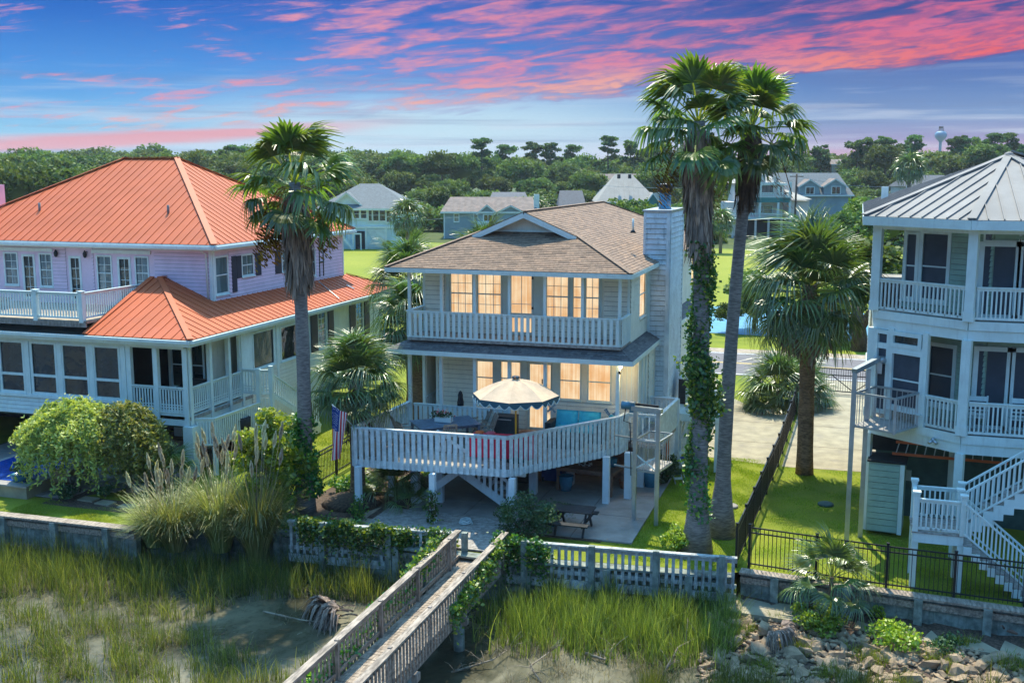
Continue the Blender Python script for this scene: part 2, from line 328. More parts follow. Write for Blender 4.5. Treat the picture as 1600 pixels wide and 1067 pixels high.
# ------------------------------------------------------------------ mesh helpers
ORI = {}     # world position of every object's origin (nothing below is rotated as a parent unless copied whole)
def tag(o, label=None, cat=None, group=None, kind=None):
    if label: o['label'] = label
    if cat: o['category'] = cat
    if group: o['group'] = group
    if kind: o['kind'] = kind
    return o
def thing(name, label, cat, loc=(0, 0, 0), rz=0, group=None):
    o = bpy.data.objects.new(name, None); COL.objects.link(o); o.location = loc; o.rotation_euler = (0, 0, rz)
    o.empty_display_size = .3; ORI[o.name] = Vector(loc); tag(o, label, cat, group); return o
def link(name, me, parent=None, loc=(0, 0, 0), rot=(0, 0, 0), scale=(1, 1, 1)):
    o = bpy.data.objects.new(name, me); COL.objects.link(o); o.location = loc; o.rotation_euler = rot; o.scale = scale
    if parent: o.parent = parent
    return o
class MB:
    def __init__(s): s.v = []; s.f = []; s.mi = []; s.t = []; s.sm = []
    def add(s, vs, fs, mi=0, tint=.5, smooth=False):
        b = len(s.v); s.v += [tuple(v) for v in vs]; s.f += [tuple(b+i for i in f) for f in fs]; s.mi += [mi]*len(fs); s.t += [tint]*len(vs); s.sm += [smooth]*len(fs)
        return s
    def box(s, c, d, rz=0, mi=0, R=None):
        x, y, z = d[0]/2, d[1]/2, d[2]/2; R = R or Matrix.Rotation(rz, 3, 'Z'); c = Vector(c)
        vs = [c+R@Vector((i*x, j*y, k*z)) for i in (-1, 1) for j in (-1, 1) for k in (-1, 1)]
        return s.add(vs, [(0, 1, 3, 2), (4, 6, 7, 5), (0, 4, 5, 1), (2, 3, 7, 6), (0, 2, 6, 4), (1, 5, 7, 3)], mi)
    def beam(s, p, q, w, h, mi=0, roll=0):
        p = Vector(p); q = Vector(q); d = q-p; L = d.length
        if L < 1e-6: return s
        R = frame(d); R = R@Matrix.Rotation(roll, 3, 'X')
        return s.box((p+q)/2, (L, w, h), mi=mi, R=R)
    def quad(s, *vs, mi=0, tint=.5): return s.add(vs, [tuple(range(len(vs)))], mi, tint)
    def prism(s, poly, n, mi=0):
        """poly: list of 3d points, extruded by vector n"""
        n = Vector(n); k = len(poly); a = [Vector(p) for p in poly]; b = [p+n for p in a]
        fs = [tuple(range(k))[::-1], tuple(range(k, 2*k))]+[(i, (i+1) % k, k+(i+1) % k, k+i) for i in range(k)]
        return s.add(a+b, fs, mi)
    def tube(s, pts, rs, n=8, mi=0, caps=True, tint=.5, smooth=True):
        pts = [Vector(p) for p in pts]; rs = rs if hasattr(rs, '__len__') else [rs]*len(pts); vs = []; fs = []
        up = Vector((0, 0, 1)); prev = None
        for i, p in enumerate(pts):
            d = (pts[min(i+1, len(pts)-1)]-pts[max(i-1, 0)]).normalized()
            if prev is None: a = d.orthogonal().normalized()
            else: a = (prev-d*prev.dot(d)).normalized()
            prev = a; b = d.cross(a)
            for k in range(n):
                t = 2*math.pi*k/n; vs.append(p+(a*math.cos(t)+b*math.sin(t))*rs[i])
        for i in range(len(pts)-1):
            for k in range(n): fs.append((i*n+k, i*n+(k+1) % n, (i+1)*n+(k+1) % n, (i+1)*n+k))
        s.add(vs, fs, mi, tint, smooth)
        if caps:
            b = len(s.v)-len(vs); s.f += [tuple(b+k for k in range(n))[::-1], tuple(b+(len(pts)-1)*n+k for k in range(n))]; s.mi += [mi]*2; s.sm += [False]*2
        return s
    def lathe(s, c, prof, n=16, mi=0, smooth=True):
        c = Vector(c); vs = []; fs = []
        for r, z in prof:
            for k in range(n): t = 2*math.pi*k/n; vs.append(c+Vector((r*math.cos(t), r*math.sin(t), z)))
        for i in range(len(prof)-1):
            for k in range(n): fs.append((i*n+k, i*n+(k+1) % n, (i+1)*n+(k+1) % n, (i+1)*n+k))
        s.add(vs, fs, mi, .5, smooth)
        b = len(s.v)-len(vs); s.f += [tuple(b+k for k in range(n))[::-1], tuple(b+(len(prof)-1)*n+k for k in range(n))]; s.mi += [mi]*2; s.sm += [False]*2
        return s
    def mesh(s, name, mats, off=(0, 0, 0)):
        me = bpy.data.meshes.new(name); o = Vector(off)
        me.from_pydata([(v[0]-o.x, v[1]-o.y, v[2]-o.z) for v in s.v], [], s.f)
        mats = mats if isinstance(mats, (list, tuple)) else [mats]
        for m in mats: me.materials.append(M[m] if isinstance(m, str) else m)
        me.polygons.foreach_set('material_index', s.mi); me.polygons.foreach_set('use_smooth', s.sm)
        a = me.attributes.new('tint', 'FLOAT', 'POINT'); a.data.foreach_set('value', s.t)
        me.update(); return me
def frame(d):
    """rotation whose X axis runs along d and Z stays as upright as it can"""
    x = d.normalized(); z = Vector((0, 0, 1)); 
    if abs(x.z) > .999: y = Vector((0, 1, 0))
    else: y = z.cross(x).normalized()
    z = x.cross(y); return Matrix((x, y, z)).transposed()
def part(name, mb, mats, parent=None, **kw):
    off = ORI.get(parent.name, Vector()) if parent else Vector()
    o = link(name, mb.mesh(name, mats, off), parent); ORI[o.name] = off; tag(o, **kw); return o
def solo(name, mb, mats, base, **kw):
    o = link(name, mb.mesh(name, mats, base), None, base); ORI[o.name] = Vector(base); tag(o, **kw); return o
def struct(name, mb, mats, **kw):
    o = part(name, mb, mats); o['kind'] = kw.pop('kind', 'structure'); tag(o, **kw); return o
_cube = {}
def cube(m):
    if m not in _cube: _cube[m] = MB().box((0, 0, 0), (1, 1, 1)).mesh('block_'+m, m)
    return _cube[m]
def pbox(name, parent, c, d, m, rz=0, R=None):
    """one box-shaped part that shares its mesh with its like"""
    c = Vector(c)-(ORI.get(parent.name, Vector()) if parent else Vector())
    o = bpy.data.objects.new(name, cube(m)); COL.objects.link(o)
    if parent: o.parent = parent
    o.location = c; o.scale = d; o.rotation_euler = R.to_euler() if R else (0, 0, rz)
    ORI[o.name] = ORI.get(parent.name, Vector()) if parent else Vector(); return o
def pbeam(name, parent, p, q, w, h, m, roll=0):
    p = Vector(p); q = Vector(q); R = frame(q-p)@Matrix.Rotation(roll, 3, 'X')
    return pbox(name, parent, (p+q)/2, ((q-p).length, w, h), m, R=R)
def cyl(name, parent, p, q, r, m, n=8): return part(name, MB().tube([p, q], r, n), m, parent)
def copy_tree(o, parent=None):
    c = o.copy(); COL.objects.link(c); c.parent = parent
    for ch in o.children: copy_tree(ch, c)
    return c

def railing(parent, p, q, top, bot, n, m, bw=.09, bd=.03, capw=.13, caph=.04, face=0, name='railing', drop=0., subrail=True, bname='baluster', both=True):
    """p, q: floor points; rails are one part, every baluster a sub-part. drop: balusters hang that far below the low rail"""
    p = Vector(p); q = Vector(q); up = Vector((0, 0, 1)); d = (q-p).normalized(); nrm = Vector((d.y, -d.x, 0)).normalized()
    mb = MB(); mb.beam(p+up*(top-caph/2), q+up*(top-caph/2), capw, caph)
    if subrail: mb.beam(p+up*(top-caph-.03), q+up*(top-caph-.03), .035, .09)
    r = part(name, mb, m, parent)
    if both: pbeam('bottom_rail', r, p+up*(bot+.03), q+up*(bot+.03), .045, .07, m)
    for i in range(n):
        c = p+(q-p)*((i+.5)/n)+nrm*face; c.z += (top-caph+bot-drop)/2
        pbox(bname, r, c, (bw, bd, top-caph-bot+drop-.004), m, rz=math.atan2(d.y, d.x))
    return r

# clipping of a 2d convex-ish polygon
def clip(poly, a, b, c):
    """keep a*x+b*y<=c"""
    out = []
    for i in range(len(poly)):
        p, q = poly[i], poly[(i+1) % len(poly)]; dp = a*p[0]+b*p[1]-c; dq = a*q[0]+b*q[1]-c
        if dp <= 0: out.append(p)
        if dp*dq < 0: t = dp/(dp-dq); out.append((p[0]+(q[0]-p[0])*t, p[1]+(q[1]-p[1])*t))
    return out
def plane_axes(poly, eave):
    o = Vector(poly[0]); u = Vector(eave).normalized(); n = None
    for i in range(1, len(poly)-1):
        n = (Vector(poly[i])-o).cross(Vector(poly[i+1])-o)
        if n.length > 1e-4: break
    n.normalize(); n = -n if n.z < 0 else n; v = n.cross(u).normalized()
    if v.z < 0: v = -v
    return o, u, v, n
def metal_roof(parent, poly, eave, w, m, rib=.024, ribw=.03, name='roof_panel', th=.02):
    o, u, v, n = plane_axes(poly, eave); P = [((Vector(p)-o).dot(u), (Vector(p)-o).dot(v)) for p in poly]
    x0 = min(p[0] for p in P); x1 = max(p[0] for p in P); k = max(1, round((x1-x0)/w)); w = (x1-x0)/k
    for i in range(k):
        a, b = x0+i*w, x0+(i+1)*w
        c = clip(clip(P, 1, 0, b), -1, 0, -a)
        if len(c) < 3: continue
        to3 = lambda p, h=0: o+u*p[0]+v*p[1]+n*h
        mb = MB(); mb.prism([to3(p, -th) for p in c], n*th)
        # rib along the left edge
        s = clip(clip(P, 1, 0, a+ribw), -1, 0, -a)
        if len(s) >= 3: mb.prism([to3(p, .0005) for p in s], n*rib)
        part(name, mb, m, parent)
def shingle_roof(parent, poly, eave, m, exp=.145, tabw=.36, name='shingles', seed=0, th=.03):
    r = random.Random(seed); o, u, v, n = plane_axes(poly, eave); P = [((Vector(p)-o).dot(u), (Vector(p)-o).dot(v)) for p in poly]
    y0 = min(p[1] for p in P); y1 = max(p[1] for p in P); mb = MB()
    to3 = lambda x, y, h: o+u*x+v*y+n*h
    mb.prism([to3(p[0], p[1], -th) for p in P], n*(th-.004))
    y = y0
    while y < y1-1e-3:
        yt = min(y+exp, y1)
        lo = clip(clip(P, 0, 1, yt), 0, -1, -y)
        if len(lo) >= 3:
            # slice the course into tabs, each cut to the roof outline
            xa = min(p[0] for p in lo); xb = max(p[0] for p in lo); x = xa-r.random()*tabw
            while x < xb:
                ww = tabw*r.uniform(.55, 1.25); c = clip(clip(lo, 1, 0, x+ww-.006), -1, 0, -x)
                if len(c) >= 3:
                    tint = min(1, max(0, r.gauss(.5, .20))); h0 = .010+r.random()*.006
                    top = [to3(px, py, .002+h0*(1-(py-y)/exp)) for px, py in c]
                    mb.add(top, [tuple(range(len(c)))], 0, tint)
                    # butt edge
                    low = [p for p in c if abs(p[1]-y) < 1e-4]
                    if len(low) >= 2:
                        l0 = min(low); l1 = max(low)
                        mb.add([to3(l0[0], y, -.003), to3(l1[0], y, -.003), to3(l1[0], y, .002+h0), to3(l0[0], y, .002+h0)], [(0, 1, 2, 3)], 0, 0.)
                x += ww
        y = yt
    pr = part(name, mb, m, parent); pr['kind'] = 'stuff'; return pr
def ridge_cap(parent, p, q, m, w=.22, h=.03, name='ridge_cap'): return pbeam(name, parent, p, q, w, h, m)

# walls: a local frame on a vertical plane
class Wall:
    def __init__(s, parent, a, b, nside=1):
        """a->b along the foot as seen from outside with a on the left; n points outwards"""
        s.p = parent; s.a = Vector((a[0], a[1], 0)); s.b = Vector((b[0], b[1], 0)); s.u = (s.b-s.a).normalized(); s.L = (s.b-s.a).length
        s.n = Vector((s.u.y, -s.u.x, 0)); s.rz = math.atan2(s.u.y, s.u.x)
    def at(s, x, z, d=0.): return s.a+s.u*x+s.n*d+Vector((0, 0, z))
    def hit(s, px, py):
        """where the view ray through a point of the photograph meets this wall: (x along, z)"""
        r = Vector(ray(px, py)); c = Vector((0, 0, CZ)); t = (s.a-c).dot(s.n)/r.dot(s.n); q = c+r*t
        return (q-s.a).dot(s.u), q.z
    def box(s, name, x0, x1, z0, z1, m, d0=0., d1=.03, parent=None):
        return pbox(name, parent or s.p, s.at((x0+x1)/2, (z0+z1)/2, (d0+d1)/2), (x1-x0, d1-d0, z1-z0), m, rz=s.rz)
    def slab(s, z0, z1, m, holes=(), x0=0., x1=None, th=.12, name='wall'):
        x1 = s.L if x1 is None else x1; xs = sorted({x0, x1, *[min(max(h[i], x0), x1) for h in holes for i in (0, 1)]}); zs = sorted({z0, z1, *[min(max(h[i], z0), z1) for h in holes for i in (2, 3)]})
        mb = MB()
        for i in range(len(xs)-1):
            j = 0
            while j < len(zs)-1:
                ok = lambda jj: not any(h[0] < (xs[i]+xs[i+1])/2 < h[1] and h[2] < (zs[jj]+zs[jj+1])/2 < h[3] for h in holes)
                if not ok(j): j += 1; continue
                k = j
                while k+1 < len(zs)-1 and ok(k+1): k += 1
                mb.box(s.at((xs[i]+xs[i+1])/2, (zs[j]+zs[k+1])/2, -th/2), (xs[i+1]-xs[i], th, zs[k+1]-zs[j]), s.rz); j = k+1
        return part(name, mb, m, s.p)
    def boards(s, z0, z1, m, holes=(), x0=0., x1=None, course=.19, name='clapboard'):
        x1 = s.L if x1 is None else x1; n = max(1, round((z1-z0)/course)); c = (z1-z0)/n; bk = MB()
        for i in range(n):
            za, zb = z0+i*c, z0+(i+1)*c; cuts = [(x0, x1)]
            for h in holes:
                if h[2] < zb-.02 and h[3] > za+.02:
                    nc = []
                    for a, b in cuts:
                        if h[1] <= a or h[0] >= b: nc.append((a, b)); continue
                        if h[0] > a: nc.append((a, h[0]))
                        if h[1] < b: nc.append((h[1], b))
                    cuts = nc
            for a, b in cuts:
                if b-a < .04: continue
                R = Matrix.Rotation(s.rz, 3, 'Z')@Matrix.Rotation(rad(-7), 3, 'X'); bk.quad(s.at(a, za, .006), s.at(b, za, .006), s.at(b, zb, .006), s.at(a, zb, .006))
                pbox(name, s.p, s.at((a+b)/2, (za+zb)/2, .022), (b-a, .018, c*.915), m, R=R)
        if bk.v: part('lap_shade_backing', bk, 'gap', s.p)['kind'] = 'stuff'  # dark sheet behind the boards paints the shade line between courses
    def window(s, x0, x1, z0, z1, fm, pm, nx=1, nz=1, sash=True, fw=.07, d=.03, name='window', depth=.05, sill=True):
        """frame mesh > panes (one per light) and muntins; opening x0..x1, z0..z1"""
        mb = MB(); a = s.rz
        for xa, xb, za, zb in ((x0-fw, x0, z0-fw, z1+fw), (x1, x1+fw, z0-fw, z1+fw), (x0, x1, z1, z1+fw), (x0, x1, z0-fw, z0)):
            mb.box(s.at((xa+xb)/2, (za+zb)/2, d/2-depth/2), (xb-xa, d+depth, zb-za), a)
        if sill: mb.box(s.at((x0+x1)/2, z0-fw-.02, d+.02), (x1-x0+2*fw+.06, .08, .04), a)
        halves = [(z0, (z0+z1)/2-.02), ((z0+z1)/2+.02, z1)] if sash else [(z0, z1)]
        if sash: mb.box(s.at((x0+x1)/2, (z0+z1)/2, -.012), (x1-x0, .05, .045), a)
        f = part(name, mb, fm, s.p)
        for za, zb in halves:
            for i in range(nx):
                for j in range(nz):
                    xa = x0+(x1-x0)*i/nx; xb = x0+(x1-x0)*(i+1)/nx; ya = za+(zb-za)*j/nz; yb = za+(zb-za)*(j+1)/nz; g = .009 if nx*nz > 1 else 0
                    pbox('pane', f, s.at((xa+xb)/2, (ya+yb)/2, -.03), (xb-xa-2*g, .012, yb-ya-2*g), pm, rz=a)
            if nx*nz > 1:
                mm = MB()
                for i in range(1, nx): mm.box(s.at(x0+(x1-x0)*i/nx, (za+zb)/2, -.02), (.022, .02, zb-za), a)
                for j in range(1, nz): mm.box(s.at((x0+x1)/2, za+(zb-za)*j/nz, -.018), (x1-x0, .02, .022), a)
                part('muntin', mm, fm, f)
        return f

# ------------------------------------------------------------------ foliage helpers (numpy)
def npmesh(name, V, F, mats, tint=None, mi=None, smooth=False):
    me = bpy.data.meshes.new(name); V = np.asarray(V, np.float32).reshape(-1, 3); F = np.asarray(F, np.int32)
    me.vertices.add(len(V)); me.vertices.foreach_set('co', V.ravel()); k = F.shape[1]
    me.loops.add(F.size); me.loops.foreach_set('vertex_index', F.ravel()); me.polygons.add(len(F))
    me.polygons.foreach_set('loop_start', np.arange(len(F), dtype=np.int32)*k); me.polygons.foreach_set('loop_total', np.full(len(F), k, np.int32))
    mats = mats if isinstance(mats, (list, tuple)) else [mats]
    for m in mats: me.materials.append(M[m] if isinstance(m, str) else m)
    if mi is not None: me.polygons.foreach_set('material_index', np.asarray(mi, np.int32))
    me.update(calc_edges=True)
    if tint is not None: a = me.attributes.new('tint', 'FLOAT', 'POINT'); a.data.foreach_set('value', np.asarray(tint, np.float32))
    return me
def leaves(P, size, rg, up=.25, aspect=1.6, tint=None):
    """rhombus leaves at points P; size scalar or array. returns V,F,tint"""
    n = len(P); a = rg.normal(size=(n, 3)); a /= np.linalg.norm(a, axis=1)[:, None]
    nrm = rg.normal(size=(n, 3)); nrm[:, 2] = np.abs(nrm[:, 2])+up; b = np.cross(nrm, a); b /= np.linalg.norm(b, axis=1)[:, None]+1e-9
    s = (size*rg.uniform(.6, 1.3, n))[:, None]; a = a*s*aspect*.5; b = b*s*.5
    V = np.stack([P-a, P+b, P+a, P-b], 1).reshape(-1, 3); F = np.arange(4*n).reshape(n, 4)
    t = rg.uniform(0, 1, n) if tint is None else np.clip(tint+rg.normal(0, .15, n), 0, 1)
    return V, F, np.repeat(t, 4)
def clumpy(rg, n, k, r, flat=.8, cr=.32, shell=.75, base=0.):
    """leaf centres in k clumps spread over an ellipsoid shell"""
    d = rg.normal(size=(k, 3)); d[:, 2] = np.where(d[:, 2] < base*1.0-.4, -d[:, 2], d[:, 2]); d /= np.linalg.norm(d, axis=1)[:, None]
    cc = d*(rg.uniform(shell, 1., k)[:, None])*np.array([r, r, r*flat])
    ci = rg.integers(0, k, n); e = rg.normal(size=(n, 3)); e /= np.linalg.norm(e, axis=1)[:, None]; e[:, 2] = np.abs(e[:, 2])*rg.choice([1, -.35], n)
    sz = rg.uniform(.6, 1.25, k)*cr*r
    P = cc[ci]+e*(sz[ci]*rg.uniform(.55, 1., n))[:, None]
    return P, cc, ci, rg.uniform(.15, .85, k)[ci]

# ------------------------------------------------------------------ ground, water, roads
def sheet(name, pts, z, m, kind='structure', label=None):
    mb = MB(); mb.add([(p[0], p[1], z if len(p) < 3 else p[2]) for p in pts], [tuple(range(len(pts)))]); return struct(name, mb, m, kind=kind)
WZ = -1.3
front = [(-2100, 28.25), (-40, 28.2), (-21.7, 28.25), (-20.6, 29.0), (-18., 29.85), (-14, 29.75), (-10.4, 29.6), (-3.0, 30.3), (-2.6, 30.45), (3.2, 29.9), (9, 29.3), (40, 27), (2100, 27)]
struct('ground', MB().add([(x, y, 0) for x, y in front]+[(2100, 2100, 0), (-2100, 2100, 0)], [tuple(range(len(front)+2))]), 'lawn')
sheet('water', [(-2100, -600), (2100, -600), (2100, 90), (-2100, 90)], WZ, 'water')
sheet('field', [(-60, 76), (-10, 76), (-8, 100), (60, 100), (60, 160), (-100, 156), (-95, 120)], .008, 'field')
sheet('field', [(-80, 60), (-19, 60), (-14, 76), (-12, 96), (-90, 96)], .012, 'field')
sheet('scrub', [(-400, 156), (400, 166), (900, 2090), (-1200, 2090)], .010, 'scrub')
# road across behind the houses
def along(y0, y1, z, name, m, xs=(-220, 220), sl=.31, label=None):
    sheet(name, [(xs[0], y0+xs[0]*sl*0-0), (xs[1], y0), (xs[1], y1), (xs[0], y1)], z, m)
along(61.0, 68.6, .020, 'road', 'asphalt')
along(68.6, 70.2, .016, 'verge', 'sand')
along(61.25, 61.40, .024, 'road_edge_line', 'line_white'); along(68.25, 68.40, .024, 'road_edge_line', 'line_white')
along(64.72, 64.84, .024, 'road_centre_line', 'line_yellow'); along(64.96, 65.08, .024, 'road_centre_line', 'line_yellow')
sheet('driveway', [(-7.2, 43.2), (-2.65, 42.3), (-2.5, 53.2), (-4.4, 52.6), (-5.6, 54.6), (-6.2, 57.5), (-7.6, 60.98), (-12, 60.98), (-12, 55), (-9.4, 46)], .012, 'concrete')
sheet('driveway', [(-2.4, 42.25), (0.35, 42.4), (2.6, 42.4), (2.6, 60.98), (-1.9, 60.98), (-2.3, 53)], .012, 'concrete')
for y in (45.8, 49.6, 53.4, 57.2): sheet('joint', [(-2.35, y), (2.55, y), (2.55, y+.03), (-2.35, y+.03)], .016, 'mulch')
for y in (45.8, 49.6): sheet('joint', [(-9.2, y), (-2.7, y), (-2.7, y+.03), (-9.2, y+.03)], .016, 'mulch')
# patio slab under the house: single pours with open joints
pat = struct('patio', MB().box((-11.1, 36.55, .02), (7.9, 9.9, .04)), 'mulch')
for i in range(4):
    for j in range(4):
        pbox('slab', pat, (-14.05+1.965*(i+.5)-.98+.98, 31.7+2.48*(j+.5), .035), (1.94, 2.45, .05), 'patio')
walk = struct('boardwalk_landing', MB().box((-12.5, 31.2, .02), (4.6, 3.1, .03)), 'dark')
for i in range(21): pbox('plank', walk, (-12.5, 29.75+.145*i*1.0, .05), (4.55, .135, .03), 'deck_board')
sheet('mulch_bed', [(-17.9, 31.2), (-16.6, 30.6), (-15.2, 31.0), (-14.9, 32.2), (-14.6, 36), (-17.4, 40), (-17.8, 35)], .008, 'mulch')
sheet('soil_path', [(-15.0, 30.6), (-14.2, 30.9), (-14.3, 33.4), (-14.8, 33.6), (-15.4, 32)], .014, 'sand')
mn = MB(); 
mn.lathe((-16.25, 32.9, 0), [(1.05, 0), (.9, .16), (.6, .3), (.25, .36), (.02, .37)], 18); struct('mulch_mound', mn, 'mulch')
# shoreline under the bulkheads and the rocky bank on the right
bank = MB(); N = 26
vs = []; 
for i in range(N+1):
    x = -3.4+12*i/N
    for j, (y, z) in enumerate(((30.4, -.66), (29.3, -.78), (28.2, -.98), (27.0, -1.18), (25.4, -1.42))):
        vs.append((x+.15*math.sin(i*2.3+j), y-(x+3)*.07+.2*math.sin(i*1.7+j*2), z+.05*math.sin(i*3.1+j*1.3)))
bank.add(vs, [(i*5+j, i*5+j+1, (i+1)*5+j+1, (i+1)*5+j) for i in range(N) for j in range(4)], smooth=True)
bankO = struct('rock_bank', bank, 'mulch')
# stepping stones and terrace in front of the left house
st = struct('stepping_path', MB().box((-24.2, 30.2, .006), (4.6, 1.1, .008)), 'mulch')
for x, y in ((-25.2, 30.5), (-24.35, 30.32), (-23.35, 30.22), (-22.4, 30.05)): pbox('stone', st, (x, y, .03), (.62, .42, .05), 'concrete', rz=random.uniform(-.1, .1))
ter = struct('terrace', MB().add([(-29.2, 30.25, .004), (-26.0, 30.25, .004), (-23.9, 33.6, .004), (-23.9, 40, .004), (-34, 40, .004), (-34, 33.0, .004)], [(0, 1, 2, 3, 4, 5)]), 'mulch')
for i in range(9):
    for j in range(7):
        x = -33.6+i*1.12; y = 30.6+j*1.2
        if x > -26.4+(y-30.6)*.65: continue
        if y < 33 and x < -29: continue
        pbox('paver', ter, (x+.35, y+.3, .018), (1.08, 1.16, .03), 'patio')

# ------------------------------------------------------------------ CENTRAL HOUSE
H = thing('beach_house', 'central cream clapboard beach house on stilts with brown shingle roof and lit windows', 'house', (-12.6, 45, 0))
FY = 41.3; XL = -16.93; XR = -8.3; XR2 = -7.95; BK = 60.
SC = .914; F1W = 1.9; F1 = 1.006; GZ = -1.07; F2 = 4.82; E1 = 4.36; E2 = 7.6
wf = Wall(H, (XL, FY), (XR, FY))                      # upper front
fx = lambda x: x-XL
U = [(-15.71, -14.79, 5.62, 7.25), (-14.54, -13.57, 5.62, 7.25), (-11.65, -10.79, 5.62, 7.25), (-10.57, -10.18, 5.62, 7.25), (-10.05, -9.55, 5.62, 7.25)]
door = (-13.14, -12.28, 4.95, 7.22)
hol = [(fx(a), fx(b), c, d) for a, b, c, d in U+[door]]
wf.slab(F2, 7.46, 'siding', hol)
for x0, x1 in ((0, fx(-15.9)), (fx(-9.42), wf.L)): wf.boards(F2, 7.46, 'siding', x0=x0+.09, x1=x1-.09)
wf.boards(F2, 5.48, 'siding', holes=[(fx(door[0])-.1, fx(door[1])+.1, 4, 8)], x0=fx(-15.9), x1=fx(-9.42))
for x0, x1 in ((fx(-14.79)+.03, fx(-14.54)-.03), (fx(-13.57)+.08, fx(-13.14)-.1), (fx(-12.28)+.1, fx(-11.65)-.08), (fx(-10.79)+.08, fx(-10.57)-.03), (fx(-9.55)+.07, fx(-9.42)), (fx(-15.9), fx(-15.71)-.07)):
    wf.box('trim_board', x0, x1, 5.5, 7.45, 'teal_trim', .0, .045)
for a, b, c, d in U: wf.window(fx(a), fx(b), c, d, 'teal_trim', 'lit', nx=3 if b-a > .6 else 1 if b-a < .45 else 2, nz=2, fw=.055)
dd = wf.window(fx(door[0]), fx(door[1]), door[2], door[3], 'teal_trim', 'lit', nx=2, nz=2, sash=False, fw=.09, sill=False, name='door')
wf.box('rail', fx(door[0]), fx(door[1]), 5.55, 5.72, 'teal_trim', -.03, .0, parent=dd)
for z in (7.1, 5.9): wf.box('hinge', fx(-12.27), fx(-12.2), z, z+.09, 'black_metal', .03, .06, parent=dd)
wf.box('corner_board', 0, .1, F2, 7.46, 'white', 0, .05); wf.box('corner_board', wf.L-.1, wf.L, F2, 7.46, 'white', 0, .05)
# upper right wall, ahead of and beyond the chimney
CHY = 45.0; CHX0, CHX1 = -8.52, -7.42; CHD = 3.4
wr = Wall(H, (XR, FY), (XR, BK))
sw = [(1.82, 3.02, 5.50, 7.28), (57.3-FY, 58.7-FY, 5.5, 7.2)]
wr.slab(F2-.3, 7.46, 'siding', sw); wr.boards(F2-.1, 7.46, 'siding', holes=[(a-.06, b+.06, c-.06, d+.06) for a, b, c, d in sw], x0=.05, x1=CHY-FY)
wr.boards(F2-.1, 7.46, 'siding', holes=[(a-.06, b+.06, c-.06, d+.06) for a, b, c, d in sw], x0=CHY+CHD-FY, x1=wr.L)
for a, b, c, d in sw: wr.window(a, b, c, d, 'white', 'lit', nx=1, nz=1, fw=.05)
wr.box('corner_board', CHY-FY-.14, CHY-FY-.02, F2-.3, 7.46, 'white', 0, .05)
wl = Wall(H, (XL, BK), (XL, FY)); wl.slab(GZ, 7.46, 'siding'); wl.boards(GZ, 7.46, 'siding', x1=wl.L-.05, course=.28)
wb = Wall(H, (XR, BK), (XL, BK)); wb.slab(GZ, 7.46, 'siding')
# lower storey
LX = -16.39; l = lambda x: x-LX
w1 = Wall(H, (LX, FY), (XR2, FY))
LW = [(-14.58, -13.92, 2.35, 3.68), (-13.55, -12.75, 2.35, 3.71), (-11.07, -10.26, 2.36, 3.82), (-9.91, -9.04, 2.36, 3.84)]
ld = (-12.34, -11.75, F1+.08, 3.68); sl = (-11.65, -11.47, F1+.08, 3.68)
w1.slab(F1-.1, E1-.1, 'siding', [(l(a), l(b), c, d) for a, b, c, d in LW+[ld, sl]])
w1.boards(F1, E1-.12, 'siding', x0=.1, x1=l(-14.75)); w1.boards(F1, 2.25, 'siding', x0=l(-14.75), x1=l(-12.5)); w1.boards(F1, 2.25, 'siding', x0=l(-11.3), x1=l(-8.1))
for a, b in ((-14.75, -14.64), (-13.86, -13.61), (-12.69, -12.45), (-11.4, -11.13), (-10.2, -9.97), (-8.98, -8.1)):
    w1.box('trim_board', l(a), l(b), 2.27, E1-.14, 'teal_trim' if b < -10 else 'siding', 0, .04)
for a in (-8.78, -8.58, -8.38, -8.2): w1.box('batten', l(a), l(a)+.03, 2.27, E1-.15, 'white', .04, .055)
for a, b, c, d in LW: w1.window(l(a), l(b), c, d, 'teal_trim', 'lit', nx=1, nz=1, fw=.06)
dd = w1.window(l(ld[0]), l(ld[1]), ld[2], ld[3], 'teal_trim', 'lit', nx=1, nz=1, fw=.08, sill=False, name='door')
w1.box('handle', l(-11.83), l(-11.79), 2.9, 3.1, 'black_metal', .03, .07, parent=dd)
w1.window(l(sl[0]), l(sl[1]), sl[2], sl[3], 'teal_trim', 'lit', fw=.03, sill=False, name='sidelight')
w1.box('corner_board', 0, .1, F1, E1-.1, 'white', 0, .05)
w2 = Wall(H, (XR2, FY), (XR2, BK)); w2.slab(F1-.1, E1-.05, 'siding')
w2.boards(F1-.05, E1-.08, 'siding', x0=CHY+CHD-FY, x1=w2.L)
for i in range(5): w2.box('trim_board', .05+i*.75, .17+i*.75, F1, E1-.1, 'white', 0, .035)
w2.boards(F1, E1-.1, 'siding', x0=2.2, x1=CHY-FY, course=.22)
w3 = Wall(H, (LX, BK), (LX, FY)); w3.slab(F1-.1, E1-.1, 'siding')
